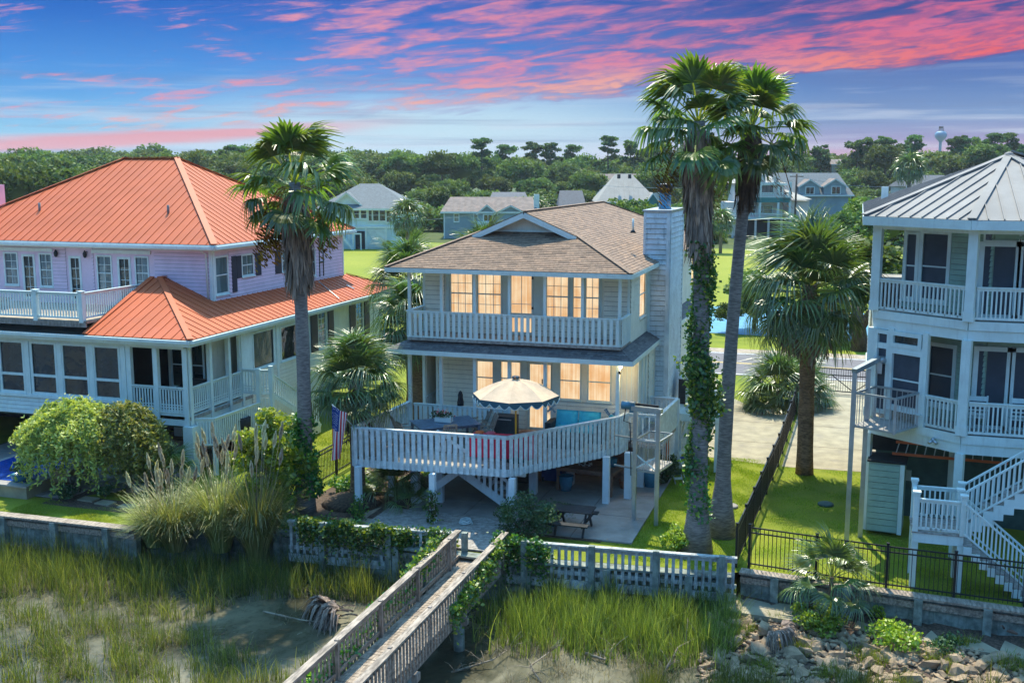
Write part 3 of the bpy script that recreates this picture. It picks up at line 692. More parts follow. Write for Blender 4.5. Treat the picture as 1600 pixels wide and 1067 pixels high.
# chimney: clapboard chase, corner boards, flue
ch = part('chimney', MB().box(((CHX0+CHX1)/2, CHY+CHD/2, 6.1), (CHX1-CHX0, CHD, 7.2)), 'chimney_siding', H)
ch2 = part('chimney_foot', MB().box(((XR-.2+CHX1)/2, CHY+CHD/2, .75), (CHX1-XR+.2, CHD-.02, 3.7)), 'chimney_siding', H)
cw = Wall(H, (CHX0, CHY), (CHX1, CHY))
for nm, w, x1, z0 in (('f', cw, cw.L, 7.9), ('f2', Wall(H, (XR, CHY), (CHX1, CHY)), CHX1-XR, GZ), ('s', Wall(H, (CHX1, CHY), (CHX1, CHY+CHD)), CHD, GZ)):
    z1 = 9.62 if nm != 'f2' else 7.9
    n = round((z1-z0)/.215)
    bk = MB().quad(w.at(.1, z0, .006), w.at(x1-.1, z0, .006), w.at(x1-.1, z1, .006), w.at(.1, z1, .006)); part('lap_shade_backing', bk, 'gap', ch)  # same painted shade lines behind the chimney boards
    for i in range(n):
        c = (z1-z0)/n; R = Matrix.Rotation(w.rz, 3, 'Z')@Matrix.Rotation(rad(-11), 3, 'X')
        pbox('clapboard', ch, w.at((.1+x1-.1)/2, z0+(i+.5)*c, .02), (x1-.2, .018, c*.92), 'chimney_siding', R=R)
    pbox('corner_board', ch, w.at(.05, (z0+z1)/2, .028), (.1, .055, z1-z0), 'chimney_siding' if nm != 'f2' else 'white', rz=w.rz)
    pbox('corner_board', ch, w.at(x1-.07, (z0+z1)/2, .03), (.14, .05, z1-z0), 'chimney_siding', rz=w.rz)
pbox('cap', ch, ((CHX0+CHX1)/2, CHY+CHD/2, 9.71), (CHX1-CHX0+.12, CHD+.12, .07), 'steel')
fl = MB(); fl.lathe((-7.93, CHY+1.6, 9.74), [(.30, 0), (.26, .05), (.26, .62), (.24, .64), (.24, .74)], 18); part('flue', fl, 'flue', ch)
fc = MB(); fc.lathe((-7.93, CHY+1.6, 10.46), [(.33, 0), (.34, .02), (.34, .28), (.30, .33), (.05, .36)], 18); part('flue_cowl', fc, 'black_metal', ch)
# upper roof: front hip with a small gable, two long slopes, back hip
EX0, EX1, EY = -17.72, -7.85, 39.3; XM = (EX0+EX1)/2; sl_ = .432; YB = BK+.8; RZ = E2+sl_*(XM-EX0)
GY = 42.3; gx = GY-EY; gz = E2+sl_*gx
RB = YB-(XM-EX0)
shingle_roof(H, [(EX0, EY, E2), (EX1, EY, E2), (EX1-gx, GY, gz), (EX0+gx, GY, gz)], (1, 0, 0), 'shingle', seed=1)
shingle_roof(H, [(EX1, EY, E2), (EX1, YB, E2), (XM, RB, RZ), (XM, GY, RZ), (EX1-gx, GY, gz)], (0, 1, 0), 'shingle', seed=2)
shingle_roof(H, [(EX0, EY, E2), (EX0, YB, E2), (XM, RB, RZ), (XM, GY, RZ), (EX0+gx, GY, gz)], (0, 1, 0), 'shingle', seed=3, tabw=.9)
shingle_roof(H, [(EX0, YB, E2), (EX1, YB, E2), (XM, RB, RZ)], (1, 0, 0), 'shingle', seed=4, tabw=.9)
# gable end, its overhang and rake boards
go = .45; g0 = Vector((EX0+gx, GY, gz)); g1 = Vector((EX1-gx, GY, gz)); gp = Vector((XM, GY, RZ))
part('gable', MB().prism([g0+Vector((.1, -.01, -.02)), g1+Vector((-.1, -.01, -.02)), gp+Vector((0, -.01, -.06))], (0, .08, 0)), 'siding', H)
for s, a in ((1, g0), (-1, g1)):
    o_ = Vector((0, -go, 0)); ext = Vector((-s*.22, 0, -.22*sl_))
    shingle_roof(H, [a+o_+ext, a+ext+Vector((0, .0, 0)), gp, gp+o_] if s > 0 else [a+ext, a+o_+ext, gp+o_, gp], (0, 1, 0), 'shingle', seed=7+s, th=.05)
    pbeam('rake_board', H, a+o_+ext+Vector((0, -.015, -.14)), gp+o_+Vector((0, -.015, -.14)), .035, .20, 'white')
pbox('gable_sill', H, (XM, GY-.05, gz+.05), (g1.x-g0.x-.3, .05, .07), 'white')
for p, q in (((EX0, EY, E2), g0), ((EX1, EY, E2), g1), ((XM, GY-go, RZ), (XM, RB, RZ)), ((EX0, YB, E2), (XM, RB, RZ)), ((EX1, YB, E2), (XM, RB, RZ))):
    ridge_cap(H, Vector(p)+Vector((0, 0, .03)), Vector(q)+Vector((0, 0, .03)), 'shingle', .2, .03)
for p, q in (((EX0, EY, 0), (EX1, EY, 0)), ((EX1, EY, 0), (EX1, YB, 0)), ((EX1, YB, 0), (EX0, YB, 0)), ((EX0, YB, 0), (EX0, EY, 0))):
    p = Vector((p[0], p[1], E2-.10)); q = Vector((q[0], q[1], E2-.10)); n_ = (q-p).normalized(); n_ = Vector((n_.y, -n_.x, 0))*.012
    pbeam('fascia', H, p+n_, q+n_, .025, .17, 'white')
part('soffit', MB().box((XM, (EY+YB)/2, 7.475), (EX1-EX0-.06, YB-EY-.06, .03)), 'white', H)
vp = MB(); b0 = PY(989, 361, 44.2); vp.tube([b0, b0+Vector((0, 0, .5))], .04, 8); part('vent_pipe', vp, 'white', H)
vp = MB(); vp.lathe(b0-Vector((0, 0, .08)), [(.13, 0), (.06, .12)], 10); part('vent_collar', vp, 'black_metal', H)
# skirt roof between the storeys
SX0, SX1, SY = -17.72, -7.75, 39.22; sr = .55; top = 4.36
def skirt(pts, ev, seed): shingle_roof(H, pts, ev, 'dark_shingle' if False else 'shingle_skirt', seed=seed)
M['shingle_skirt'] = mat('slate_shingle', (.16, .15, .15), .85, .18, 9., .5, 80, attr='tint')
BY = 39.62
shingle_roof(H, [(SX0, SY, top), (SX1, SY, top), (SX1-.62, SY+.62, top+.34), (SX0+.78, SY+.62, top+.34)], (1, 0, 0), 'shingle_skirt', seed=11)
shingle_roof(H, [(SX1, SY, top), (SX1, CHY+.1, top), (XR, CHY+.1, top+.32), (XR, SY+.62, top+.34), (SX1-.62, SY+.62, top+.34)], (0, 1, 0), 'shingle_skirt', seed=12)
shingle_roof(H, [(SX1, CHY+CHD, top), (SX1, BK, top), (XR, BK, top+.34), (XR, CHY+CHD, top+.34)], (0, 1, 0), 'shingle_skirt', seed=13)
shingle_roof(H, [(SX0, SY, top), (SX0, BK, top), (SX0+.78, BK, top+.34), (SX0+.78, SY+.62, top+.34)], (0, 1, 0), 'shingle_skirt', seed=14, tabw=.9)
for p, q in (((SX0, SY), (SX1, SY)), ((SX1, SY), (SX1, CHY)), ((SX1, CHY+CHD), (SX1, BK)), ((SX0, BK), (SX0, SY))):
    p = Vector((*p, top-.09)); q = Vector((*q, top-.09)); n_ = (q-p).normalized(); n_ = Vector((n_.y, -n_.x, 0))*.012
    pbeam('fascia', H, p+n_, q+n_, .025, .18, 'white')
part('porch_ceiling', MB().box(((SX0+SX1)/2, (SY+FY)/2, top-.13), (SX1-SX0-.08, FY-SY-.06, .03)), 'white', H)
part('balcony_floor', MB().box(((XL+XR)/2, (BY+FY)/2, F2-.06), (XR-XL+.0, FY-BY+.1, .10)), 'deck_board', H)
# balcony posts and railing
PXs = [-16.87, -15.5, -14.12, -12.7, -11.28, -9.8, -8.37]
for x in PXs: pbox('porch_post', H, (x, 39.72, (F2+7.46)/2), (.11, .11, 7.46-F2), 'white')
railing(H, (XL, BY, F2), (XR, BY, F2), 1.06, .0, 37, 'white', bw=.125, bd=.03, capw=.14, face=.045, name='balcony_railing')
railing(H, (XL, FY, F2), (XL, BY, F2), 1.06, .0, 7, 'white', bw=.12, bd=.03, capw=.14, face=.045, name='balcony_railing')
railing(H, (XR, BY, F2), (XR, FY, F2), 1.06, .0, 7, 'white', bw=.12, bd=.03, capw=.14, face=.045, name='balcony_railing')
railing(H, (-16.8, 41.2, F1), (-16.8, 43.2, F1), 1.12, .1, 9, 'deck_rail', bw=.11, name='porch_railing')
railing(H, (-16.75, 39.72, F1), (-12.75, 39.72, F1), 1.12, .08, 19, 'white', bw=.13, bd=.03, capw=.14, face=.05, name='porch_railing')
railing(H, (-12.75, 39.72, F1), (-12.75, 40.9, F1), 1.12, .08, 6, 'white', bw=.12, bd=.03, capw=.14, face=.05, name='porch_railing')
for x in (-16.9, -15.55, -14.13, -12.7, -11.25, -8.4): pbox('porch_post', H, (x, 39.72, (F1+E1-.12)/2), (.13, .13, E1-.12-F1), 'white')
pbox('porch_post', H, (-16.9, 41.25, (F1+E1-.12)/2), (.13, .13, E1-.12-F1), 'white')
# enclosed store under the house
ws = Wall(H, (-16.4, 42.2), (XR2, 42.2)); ws.slab(GZ, F1-.1, 'brown_wood'); ws2 = Wall(H, (XR2+.02, 39.6), (XR2+.02, BK)); ws2.slab(GZ, F1-.1, 'siding', x0=2.2); ws2.boards(GZ+.1, F1-.15, 'siding', x0=2.3)
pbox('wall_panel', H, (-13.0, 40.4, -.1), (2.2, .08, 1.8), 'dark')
# porch lamp by the right-hand post
sc = MB(); sc.lathe((-8.32, 39.62, 3.78), [(.02, 0), (.045, .03), (.05, .1), (.03, .14)], 8); lo = part('porch_lamp', sc, 'black_metal', H)
bl = MB(); bl.lathe((-8.26, 39.60, 4.02), [(.01, 0), (.04, .03), (.045, .07), (.01, .11)], 8); part('bulb', bl, 'bulb', lo)
pl = bpy.data.lights.new('porch_light', 'POINT'); plo = bpy.data.objects.new('porch_light', pl); COL.objects.link(plo); plo.location = (-8.1, 39.75, 4.02); pl.energy = 22; pl.color = (1, .72, .36); pl.shadow_soft_size = .06
# awning roller over the porch door
pbeam('awning_roller', H, (-14.2, 39.9, 4.12), (-11.95, 39.9, 4.10), .1, .1, 'brown_wood')

plo.location = Vector((0, 0, CZ))+(Vector((-8.1, 39.75, 4.02))-Vector((0, 0, CZ)))*SC
H.location = Vector((0, 0, CZ))+(Vector((-12.6, 45, 0))-Vector((0, 0, CZ)))*SC; H.scale = (SC, SC, SC)
ORI[H.name] = H.location.copy()
F1 = F1W

# ------------------------------------------------------------------ the raised deck in front
Hh = H; H = thing('raised_deck', 'raised white-railed timber deck with angled front on stilts before the beach house', 'deck', (-12, 35, 0))
# ------- deck: outline measured at rail height
DK = [Vector(p) for p in ((-15.68, 31.95, F1), (-10.38, 32.25, F1), (-7.62, 36.1, F1), (-7.45, 36.85, F1))]

outline = [DK[0], DK[1], DK[2], DK[3], Vector((-7.3, 37.75, F1)), Vector((-15.42, 37.75, F1))]
RT3 = 1.08
# deck boards, each cut to the outline
P2 = [(p.x, p.y) for p in outline]; y = 32.05; 
while y < 37.7:
    c = clip(clip(P2, 0, 1, y+.136), 0, -1, -y)
    if len(c) > 2: part('deck_board', MB().prism([(a, b, F1-.04) for a, b in c], (0, 0, .04)), 'deck_board', H)
    y += .145
jo = MB()
for x in np.arange(-15.4, -8, .6): jo.box((x, 35.2 if x < -10 else 36.4, F1-.14), (.045, 5.0 if x < -10 else 2.2, .18))
part('joists', jo, 'post', H)
bm = MB(); 
for y in (33.0, 34.8, 37.2): bm.box((-11.5 if y > 36 else -12.6, y, F1-.32), (7.6 if y > 36 else 5.2, .14, .2))
part('beams', bm, 'post', H)
def drail(p, q, n, **k): return railing(H, p, q, RT3, -.12, n, 'deck_rail', bw=.125, bd=.03, capw=.15, caph=.045, face=.06, drop=.14, name='deck_railing', **k)
for a, b, n in ((DK[0], DK[1], 26), (DK[1], DK[2], 24), (DK[2], DK[3], 5), (Vector((-15.47, 36.35, F1)), DK[0], 22)):
    drail(a, b, n); pbeam('rim_board', H, a+Vector((0, 0, -.14)), b+Vector((0, 0, -.14)), .05, .24, 'deck_rail')
# stilts
for x, y, w in ((-15.42, 31.75, .19), (-12.75, 31.7, .19), (-10.13, 31.95, .19), (-14.15, 33.6, .26), (-13.32, 33.85, .2), (-10.56, 35.8, .26), (-10.8, 34.4, .12), (-7.85, 35.45, .22), (-7.25, 36.25, .24), (-7.1, 37.8, .26), (-13.4, 36.9, .26), (-15.35, 36.4, .22), (-15.3, 34.2, .2), (-9.6, 37.3, .26), (-11.8, 37.5, .26)):
    pbox('stilt', H, (x, y, (F1-.2)/2), (w, w, F1-.2), 'post')
pbeam('brace', H, (-14.1, 33.45, .12), (-12.05, 33.45, 1.7), .05, .24, 'post')
# stair under the deck, going down to the right
S0 = Vector((-13.4, 34.2, 1.75)); S1 = Vector((-10.75, 34.2, .12))
for dy in (-.45, .45): pbeam('stringer', H, S0+Vector((0, dy, 0)), S1+Vector((0, dy, 0)), .05, .28, 'post')
for i in range(9):
    t = (i+.5)/9; p = S0.lerp(S1, t); pbox('tread', H, (p.x, p.y, p.z+.06), (.28, .88, .035), 'deck_board')
rl = part('stair_railing', MB().beam(S0+Vector((0, -.47, .85)), S1+Vector((0, -.47, .85)), .06, .1), 'post', H)
for i in range(13):
    p = S0.lerp(S1, (i+.5)/13); pbox('baluster', rl, (p.x, p.y-.49, p.z+.45), (.10, .03, .82), 'post')
# side landing behind the lift
land = part('landing', MB().box((-6.75, 38.4, F1-.09), (1.15, 3.2, .12)), 'deck_board', H)
railing(H, (-7.45, 36.9, F1), (-6.32, 36.9, F1), 1.05, .1, 5, 'deck_rail', bw=.05, bd=.04, capw=.1, name='landing_railing')
railing(H, (-6.32, 36.9, F1), (-6.15, 39.9, F1), 1.05, .0, 20, 'deck_rail', bw=.12, bd=.03, capw=.13, name='landing_railing')
railing(H, (-7.2, 39.95, F1), (-6.15, 39.95, F1), 1.05, .1, 6, 'deck_rail', bw=.12, bd=.03, capw=.13, name='landing_railing')
for x, y in ((-6.35, 36.9), (-6.15, 39.9)): pbox('landing_post', H, (x, y, F1/2+.5), (.14, .14, F1+1.05), 'post')
H = Hh

# ------------------------------------------------------------------ LEFT HOUSE (terracotta metal roofs)
L = thing('red_roofed_house', 'large white house with terracotta standing-seam metal roofs left of the beach house', 'house', (-30, 43, 0))
FYL = 34.1; XLc = -23.4; LE = 5.28; LF = 2.35; UY = 38.4; UX = -24.96; BF = 5.75; UE = 8.42
XW = -41.
# main roof
EXr, EYf, EYb = -24.5, 37.9, 50.7; EXl = -39.4; RYm = 44.3; RXr = -30.45; RXl = -33.3; RZm = 11.93
metal_roof(L, [(EXl, EYf, UE), (EXr, EYf, UE), (RXr, RYm, RZm), (RXl, RYm, RZm)], (1, 0, 0), .41, 'red_metal')
metal_roof(L, [(EXr, EYf, UE), (EXr, EYb, UE), (RXr, RYm, RZm)], (0, 1, 0), .41, 'red_metal')
metal_roof(L, [(EXl, EYb, UE), (EXr, EYb, UE), (RXr, RYm, RZm), (RXl, RYm, RZm)], (1, 0, 0), .9, 'red_metal')
metal_roof(L, [(EXl, EYf, UE), (EXl, EYb, UE), (RXl, RYm, RZm)], (0, 1, 0), .9, 'red_metal')
for p, q in (((EXr, EYf, UE), (RXr, RYm, RZm)), ((EXr, EYb, UE), (RXr, RYm, RZm)), ((RXr, RYm, RZm), (RXl, RYm, RZm)), ((EXl, EYf, UE), (RXl, RYm, RZm)), ((EXl, EYb, UE), (RXl, RYm, RZm))):
    pbeam('ridge_cap', L, Vector(p)+Vector((0, 0, .035)), Vector(q)+Vector((0, 0, .035)), .26, .03, 'red_metal')
for x, y in ((62, 323), (263, 327)):
    b = Wall(L, (EXl, EYf), (EXr, EYf)); r_ = Vector(ray(x, y+6)); n_ = Vector((0, -(RZm-UE)/(RYm-EYf), 1)); t_ = (Vector((0, EYf, UE))-Vector((0, 0, CZ))).dot(n_)/r_.dot(n_); q = Vector((0, 0, CZ))+r_*t_
    part('vent_pipe', MB().tube([q-Vector((0, 0, .05)), q+Vector((0, 0, .34))], .055, 8), 'grey_metal', L)
pts = [(EXl, EYf), (EXr, EYf), (EXr, EYb), (EXl, EYb), (EXl, EYf)]
for i in range(4):
    p = Vector((*pts[i], UE-.13)); q = Vector((*pts[i+1], UE-.13)); n_ = (q-p).normalized(); n_ = Vector((n_.y, -n_.x, 0))*.03
    pbeam('gutter', L, p+n_*2, q+n_*2, .11, .12, 'white'); pbeam('fascia', L, p-n_*.4, q-n_*.4, .025, .22, 'white')
part('soffit', MB().box(((EXl+EXr)/2, (EYf+EYb)/2, UE-.24), (EXr-EXl-.1, EYb-EYf-.1, .03)), 'white', L)
# upper walls
XLw = -38.9
uf = Wall(L, (XLw, UY), (UX, UY)); g = lambda x: x-XLw
uw = [(-35.3, -34.68, 6.5, 7.8), (-33.44, -32.88, 6.48, 7.8), (-30.5, -29.86, 6.4, 7.78), (-28.6, -28.04, 6.5, 7.78), (-37.6, -37.0, 6.5, 7.8)]
ud = [(-34.3, -33.82, 5.95, 7.7), (-31.86, -31.44, 5.95, 7.68), (-29.42, -28.96, 5.95, 7.7), (-36.6, -36.1, 5.95, 7.7)]
uh = [(g(a), g(b), c, d) for a, b, c, d in uw+ud]
uf.slab(BF-.2, UE-.25, 'pink_siding', uh)
uf.boards(BF, UE-.25, 'pink_siding', x0=g(-27.7), x1=uf.L-.1, course=.15)
for a, b in ((-33.0, -32.1), (-31.0, -30.7)): uf.boards(BF, UE-.25, 'pink_siding', x0=g(a)+.2, x1=g(b), course=.15)
for a, b in ((-35.6, -32.75), (-30.75, -27.85)): 
    uf.box('header_board', g(a), g(b), 7.93, 8.08, 'white', 0, .07)
for a, b, c, d in uw: uf.window(g(a), g(b), c, d, 'white', 'glass_curtain', nx=2, nz=2, fw=.07)
for a, b, c, d in ud:
    f = uf.window(g(a), g(b), c, d, 'white', 'glass', nx=2, nz=4, sash=False, fw=.10, sill=False, name='door')
for x in (-32.5, -31.02):
    lm = MB(); c = uf.at(g(x), 7.72, .14); lm.lathe(c, [(.03, 0), (.07, .05), (.09, .18), (.05, .26), (.01, .32)], 8); lm.beam(uf.at(g(x), 7.95, 0), uf.at(g(x), 7.98, .14), .03, .03); part('wall_lantern', lm, 'black_metal', L)
us = Wall(L, (UX, UY), (UX, 50.2))
sws = [(.22, 1.08, 6.38, 7.82), (2.25, 3.1, 6.95, 7.76), (5.65, 6.5, 6.85, 7.72), (8.05, 8.75, 6.4, 7.6)]
us.slab(5.2, UE-.25, 'pink_siding', sws)
us.boards(5.85, UE-.25, 'pink_siding', holes=[(a-.1, b+.1, c-.1, d+.1) for a, b, c, d in sws], x0=.1, x1=us.L-.1, course=.16)
for a, b, c, d in sws: us.window(a, b, c, d, 'white', 'glass_curtain', nx=1 if a < 1 else 2, nz=1, fw=.08)
for a, b, c, d in ((1.38, 1.74, 6.3, 7.82), (1.76, 2.12, 6.85, 7.8), (3.27, 3.72, 6.83, 7.8), (4.95, 5.5, 6.75, 7.8), (7.6, 7.95, 6.3, 7.6)):
    sh = us.box('shutter', a, b, c, d, 'shutter', .02, .06)
for x in (9.15, 9.55): us.box('shutter_stile', x, x+.06, 6.25, 7.75, 'black_metal', .02, .06)
for z in (6.9, 7.68): us.box('shutter_rail', 9.15, 9.61, z, z+.08, 'black_metal', .06, .07)
for w_, x in ((uf, uf.L-.12), (us, .0), (us, us.L-.12)): w_.box('corner_board', x, x+.12, 5.7, UE-.25, 'white', 0, .05)
dp = MB(); dp.tube([uf.at(uf.L-.3, 8.15, .35), uf.at(uf.L-.22, 8.0, .1), uf.at(uf.L-.2, 5.9, .08)], .04, 8); part('downspout', dp, 'white', L)
ub = Wall(L, (UX, 50.2), (XLw, 50.2)); ub.slab(0.2, UE-.25, 'siding'); ul = Wall(L, (XLw, 50.2), (XLw, UY)); ul.slab(.2, UE-.25, 'siding')
# lower roof: wraps the right side, rises to a small hip in front; the balcony cuts it on the left
PXk, PYk, PZ = -27.2, 38.0, 7.02; EL = -22.96; EF = 33.7; EBk = 52.6; cx_ = -27.55
s_ = (PZ-LE)/(PXk-EL)*-1
zat = lambda x: LE+(EL-x)*s_
metal_roof(L, [(cx_, EF, LE), (EL, EF, LE), (PXk, PYk, PZ), (cx_, PYk, PZ)], (1, 0, 0), .42, 'red_metal')
metal_roof(L, [(EL, EF, LE), (EL, UY+.02, LE), (UX, UY+.02, zat(UX)), (PXk, UY+.02, PZ), (PXk, PYk, PZ)], (0, 1, 0), .42, 'red_metal')
metal_roof(L, [(EL, UY+.02, LE), (EL, EBk, LE), (UX, EBk-2., zat(UX)), (UX, UY+.02, zat(UX))], (0, 1, 0), .42, 'red_metal')
metal_roof(L, [(EL, EBk, LE), (-39, EBk, LE), (-39, 50.2, zat(UX)), (UX, EBk-2., zat(UX))], (1, 0, 0), .9, 'red_metal')
for p, q in (((EL, EF, LE), (PXk, PYk, PZ)), ((cx_, EF, LE), (cx_, PYk, PZ)), ((PXk, PYk, PZ), (PXk, UY, PZ)), ((EL, EBk, LE), (UX, EBk-2, zat(UX)))):
    pbeam('ridge_cap', L, Vector(p)+Vector((0, 0, .035)), Vector(q)+Vector((0, 0, .035)), .22, .03, 'red_metal')
for p, q in (((-41, EF), (EL, EF)), ((EL, EF), (EL, EBk)), ((EL, EBk), (-39, EBk))):
    p = Vector((*p, LE-.10)); q = Vector((*q, LE-.10)); n_ = (q-p).normalized(); n_ = Vector((n_.y, -n_.x, 0))*.03
    pbeam('gutter', L, p+n_*2, q+n_*2, .12, .12, 'white'); pbeam('fascia', L, p-n_*.5+Vector((0, 0, -.06)), q-n_*.5+Vector((0, 0, -.06)), .03, .24, 'white')
part('porch_ceiling', MB().box((-31.9, 36.1, LE-.22), (17.4, 4.6, .03)), 'white', L); part('porch_ceiling', MB().box((-24.2, 45.4, LE-.22), (2.3, 14.2, .03)), 'white', L)
pb_ = MB(); q = Vector((-23.9, 46.6, zat(-23.9))); pb_.beam(q+Vector((-.9, .6, .38)), q+Vector((.75, -.55, -.26)), .04, .03); part('roof_cable', pb_, 'steel', L)
q = Vector((-24.0, 48.6, zat(-24.0)+.04)); part('snow_guard', MB().beam(q, q+Vector((.45, -.1, -.16)), .06, .05), 'steel', L)
# balcony
part('balcony_floor', MB().box((-34.3, 36.2, BF-.06), (13.3, 4.5, .1)), 'sand', L)
part('balcony_edge', MB().box((-34.3, 33.95, BF-.15), (13.3, .06, .2)), 'wood_grey', L)
for a, b, n in ((-41, -37.4, 24), (-37.4, -33.6, 24), (-33.6, -29.95, 24), (-29.95, -27.85, 20)):
    n = int(abs(b-a)/.125)
    railing(L, (a, 34.0, BF), (b, 34.0, BF), 1.05, .06, n, 'white', bw=.05, bd=.04, capw=.12, name='balcony_railing')
railing(L, (-27.85, 34.0, BF), (-27.75, 38.2, BF), 1.05, .06, 32, 'white', bw=.05, bd=.04, capw=.12, name='balcony_railing')
for x, y in ((-33.6, 34.), (-29.95, 34.), (-27.85, 34.)): 
    pbox('newel', L, (x, y, BF+.5), (.18, .18, 1.16), 'white'); pbox('newel_cap', L, (x, y, BF+1.1), (.24, .24, .05), 'white')
rp = MB(); rp.lathe((-33.9, 36.0, BF+.35), [(.75, 0), (.75, .03)], 16); rp.tube([(-33.9, 36, BF), (-33.9, 36, BF+.35)], .05, 6); tb = solo('patio_table', rp, 'black_metal', (-33.9, 36, BF), label='round dark patio table on the balcony of the red-roofed house', cat='table')
# main floor, front: large fixed windows then the screened porch
lf = Wall(L, (XW, FYL), (XLc, FYL)); k = lambda x: x-XW
big = [(a, b, 2.84, 4.74) for a, b in ((-39.6, -38.6), (-38.1, -37.1), (-36.5, -35.45), (-34.95, -33.9), (-33.4, -32.35), (-31.88, -30.85), (-30.37, -29.32), (-28.92, -27.86), (-27.46, -26.42))]
lf.slab(1.93, LE-.25, 'white', [(k(a), k(b), c, d) for a, b, c, d in big]+[(k(-25.95), k(-23.6), 2.45, 4.82)])
for a, b, c, d in big:
    f = lf.window(k(a), k(b), c, d, 'white', 'glass', nx=1, nz=1, sash=False, fw=.09, depth=.1)
    lf.box('mullion', k(a), k(b), 3.45, 3.55, 'white', -.03, .03, parent=f)
    lf.box('pilaster', k(b)+.12, k(b)+.34, 2.7, 4.95, 'white', 0, .05)
lf.box('header_board', k(-41), k(-23.5), 4.84, 5.03, 'white', .0, .06)
lf.box('sill_board', k(-41), k(-26.1), 2.62, 2.72, 'white', .0, .10)
lf.boards(1.95, 2.6, 'white', x1=k(-26.1), course=.16)
# screened porch corner
for x in (-25.95, -24.78, -23.5): lf.box('porch_post', k(x)-.1, k(x)+.1, 1.93, 4.9, 'white', -.12, .05)
def lattice_rail(a, b, n, z=LF, name='porch_railing'):
    r = railing(L, (*a, z), (*b, z), 1.05, .05, n, 'white', bw=.05, bd=.035, capw=.10, name=name)
    m_ = MB()
    for zz in (.16, .26, .36): m_.beam((*a, z+zz), (*b, z+zz), .02, .035)
    part('lattice_rail', m_, 'white', r); return r
lattice_rail((-25.85, FYL), (-24.86, FYL), 8); lattice_rail((-24.7, FYL), (-23.6, FYL), 9)
ls = Wall(L, (XLc, FYL), (XLc, 52))
wins = [(38.72-FYL, 40.3-FYL, 3.33, 4.75), (40.97-FYL, 42.4-FYL, 3.3, 4.68), (44.37-FYL, 45.1-FYL, 3.3, 4.87), (48.33-FYL, 49.05-FYL, 3.3, 4.87)]
ls.slab(1.0, LE-.3, 'white', wins+[(.15, 3.55, 2.3, 4.9)], x1=17.2)
ls.boards(1.9, 3.2, 'siding', x0=4.4, x1=9.3, course=.16)
for a, b, c, d in wins[:2]: ls.window(a, b, c, d, 'white', 'glass', sash=False, fw=.07)
for a, b, c, d in wins[2:]: ls.window(a, b, c, d, 'white', 'glass_curtain', nx=2, nz=3, fw=.08)
for a, b in ((43.62-FYL, 44.25-FYL), (45.3-FYL, 45.85-FYL), (47.6-FYL, 48.22-FYL), (49.25-FYL, 49.8-FYL)): ls.box('shutter', a, b, 3.2, 4.9, 'shutter', .02, .06)
for x in (.1, 1.45, 2.75, 3.7, 6.5, 8.6, 16.3, 17.1): ls.box('porch_post', x-.08, x+.08, 1.95, LE-.25, 'white', -.1, .06)
for a, b, n in ((.2, 1.37, 9), (1.53, 2.67, 9), (2.83, 3.6, 6)): lattice_rail((XLc, FYL+a), (XLc, FYL+b), n)
part('porch_floor', MB().box((-24.7, 36.3, LF-.12), (2.7, 4.4, .12)), 'deck_board', L)
pi = Wall(L, (-26.0, 36.6), (-24.2, 36.6)); pi.slab(LF, LE-.3, 'siding', [(.2, .75, 2.9, 4.6), (1.1, 1.6, 2.9, 4.6)])
pi.window(.2, .75, 2.9, 4.6, 'white', 'glass'); pi.window(1.1, 1.6, 2.9, 4.6, 'white', 'glass')
pi2 = Wall(L, (-24.2, 36.6), (-24.2, 40.6)); pi2.slab(LF, LE-.3, 'siding')
part('porch_sofa', MB().box((-24.3, 35.9, LF+.35), (1.5, .8, .7)).box((-24.3, 36.2, LF+.7), (1.5, .2, .5)), 'dark', L)
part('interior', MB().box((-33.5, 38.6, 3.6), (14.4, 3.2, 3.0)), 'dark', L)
# under the house
for x in (-30.07, -35, -39.5): pbox('pier', L, (x, FYL-.05, .97), (.32, .32, 1.94), 'white')
pbox('pier', L, (XLc-.02, FYL+.06, .97), (.42, .42, 1.94), 'white'); pbox('pier', L, (-26.2, FYL+.2, .97), (.2, .3, 1.94), 'white')
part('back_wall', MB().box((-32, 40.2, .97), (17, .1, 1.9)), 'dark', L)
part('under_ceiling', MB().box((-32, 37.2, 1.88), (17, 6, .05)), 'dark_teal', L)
for i in range(5): pbox('panel_board', L, (-25.9+i*.42, 36.9, 1.1), (.38, .03, 1.6), 'white')
part('bar', MB().box((-25.0, 35.3, .55), (2.4, .6, 1.1)), 'brown_wood', L)
# side platform with the tub, skirt walls and stair
Q = [Vector(p) for p in ((-23.45, 34.35, 1.2), (-22.7, 34.6, 1.2), (-22.55, 37.7, 1.2))]
part('side_platform', MB().prism([(-23.35, 34.5, 1.06), (-22.72, 34.7, 1.06), (-22.58, 39.4, 1.06), (-23.35, 39.4, 1.06)], (0, 0, .12)), 'deck_board', L)
railing(L, Q[0], Q[1], 1.0, -.05, 7, 'white', bw=.05, bd=.04, capw=.1, name='platform_railing'); railing(L, Q[1], Q[2], 1.0, -.05, 24, 'white', bw=.05, bd=.04, capw=.1, name='platform_railing')
for p in Q: pbox('stilt', L, (p.x, p.y, .55), (.14, .14, 1.1), 'white')
tb = MB(); tb.lathe((-23.02, 36.6, 1.2), [(.55, 0), (.58, .55), (.5, .62), (.45, .56), (.0, .55)], 20); part('hot_tub', tb, 'dark', L)
A0 = Vector((-22.6, 37.7, 0)); A1 = Vector((-22.15, 37.9, 0)); A2 = Vector((-22.0, 41.6, 0))
pbox('newel', L, (A0.x, A0.y, 2.05), (.16, .16, 3.0), 'white'); pbox('newel', L, (A1.x, A1.y, 2.1), (.16, .16, 3.1), 'white')
lattice_rail((A0.x, A0.y), (A1.x, A1.y), 4, z=2.45); lattice_rail((-23.4, 37.75), (A0.x, A0.y), 6, z=2.45)
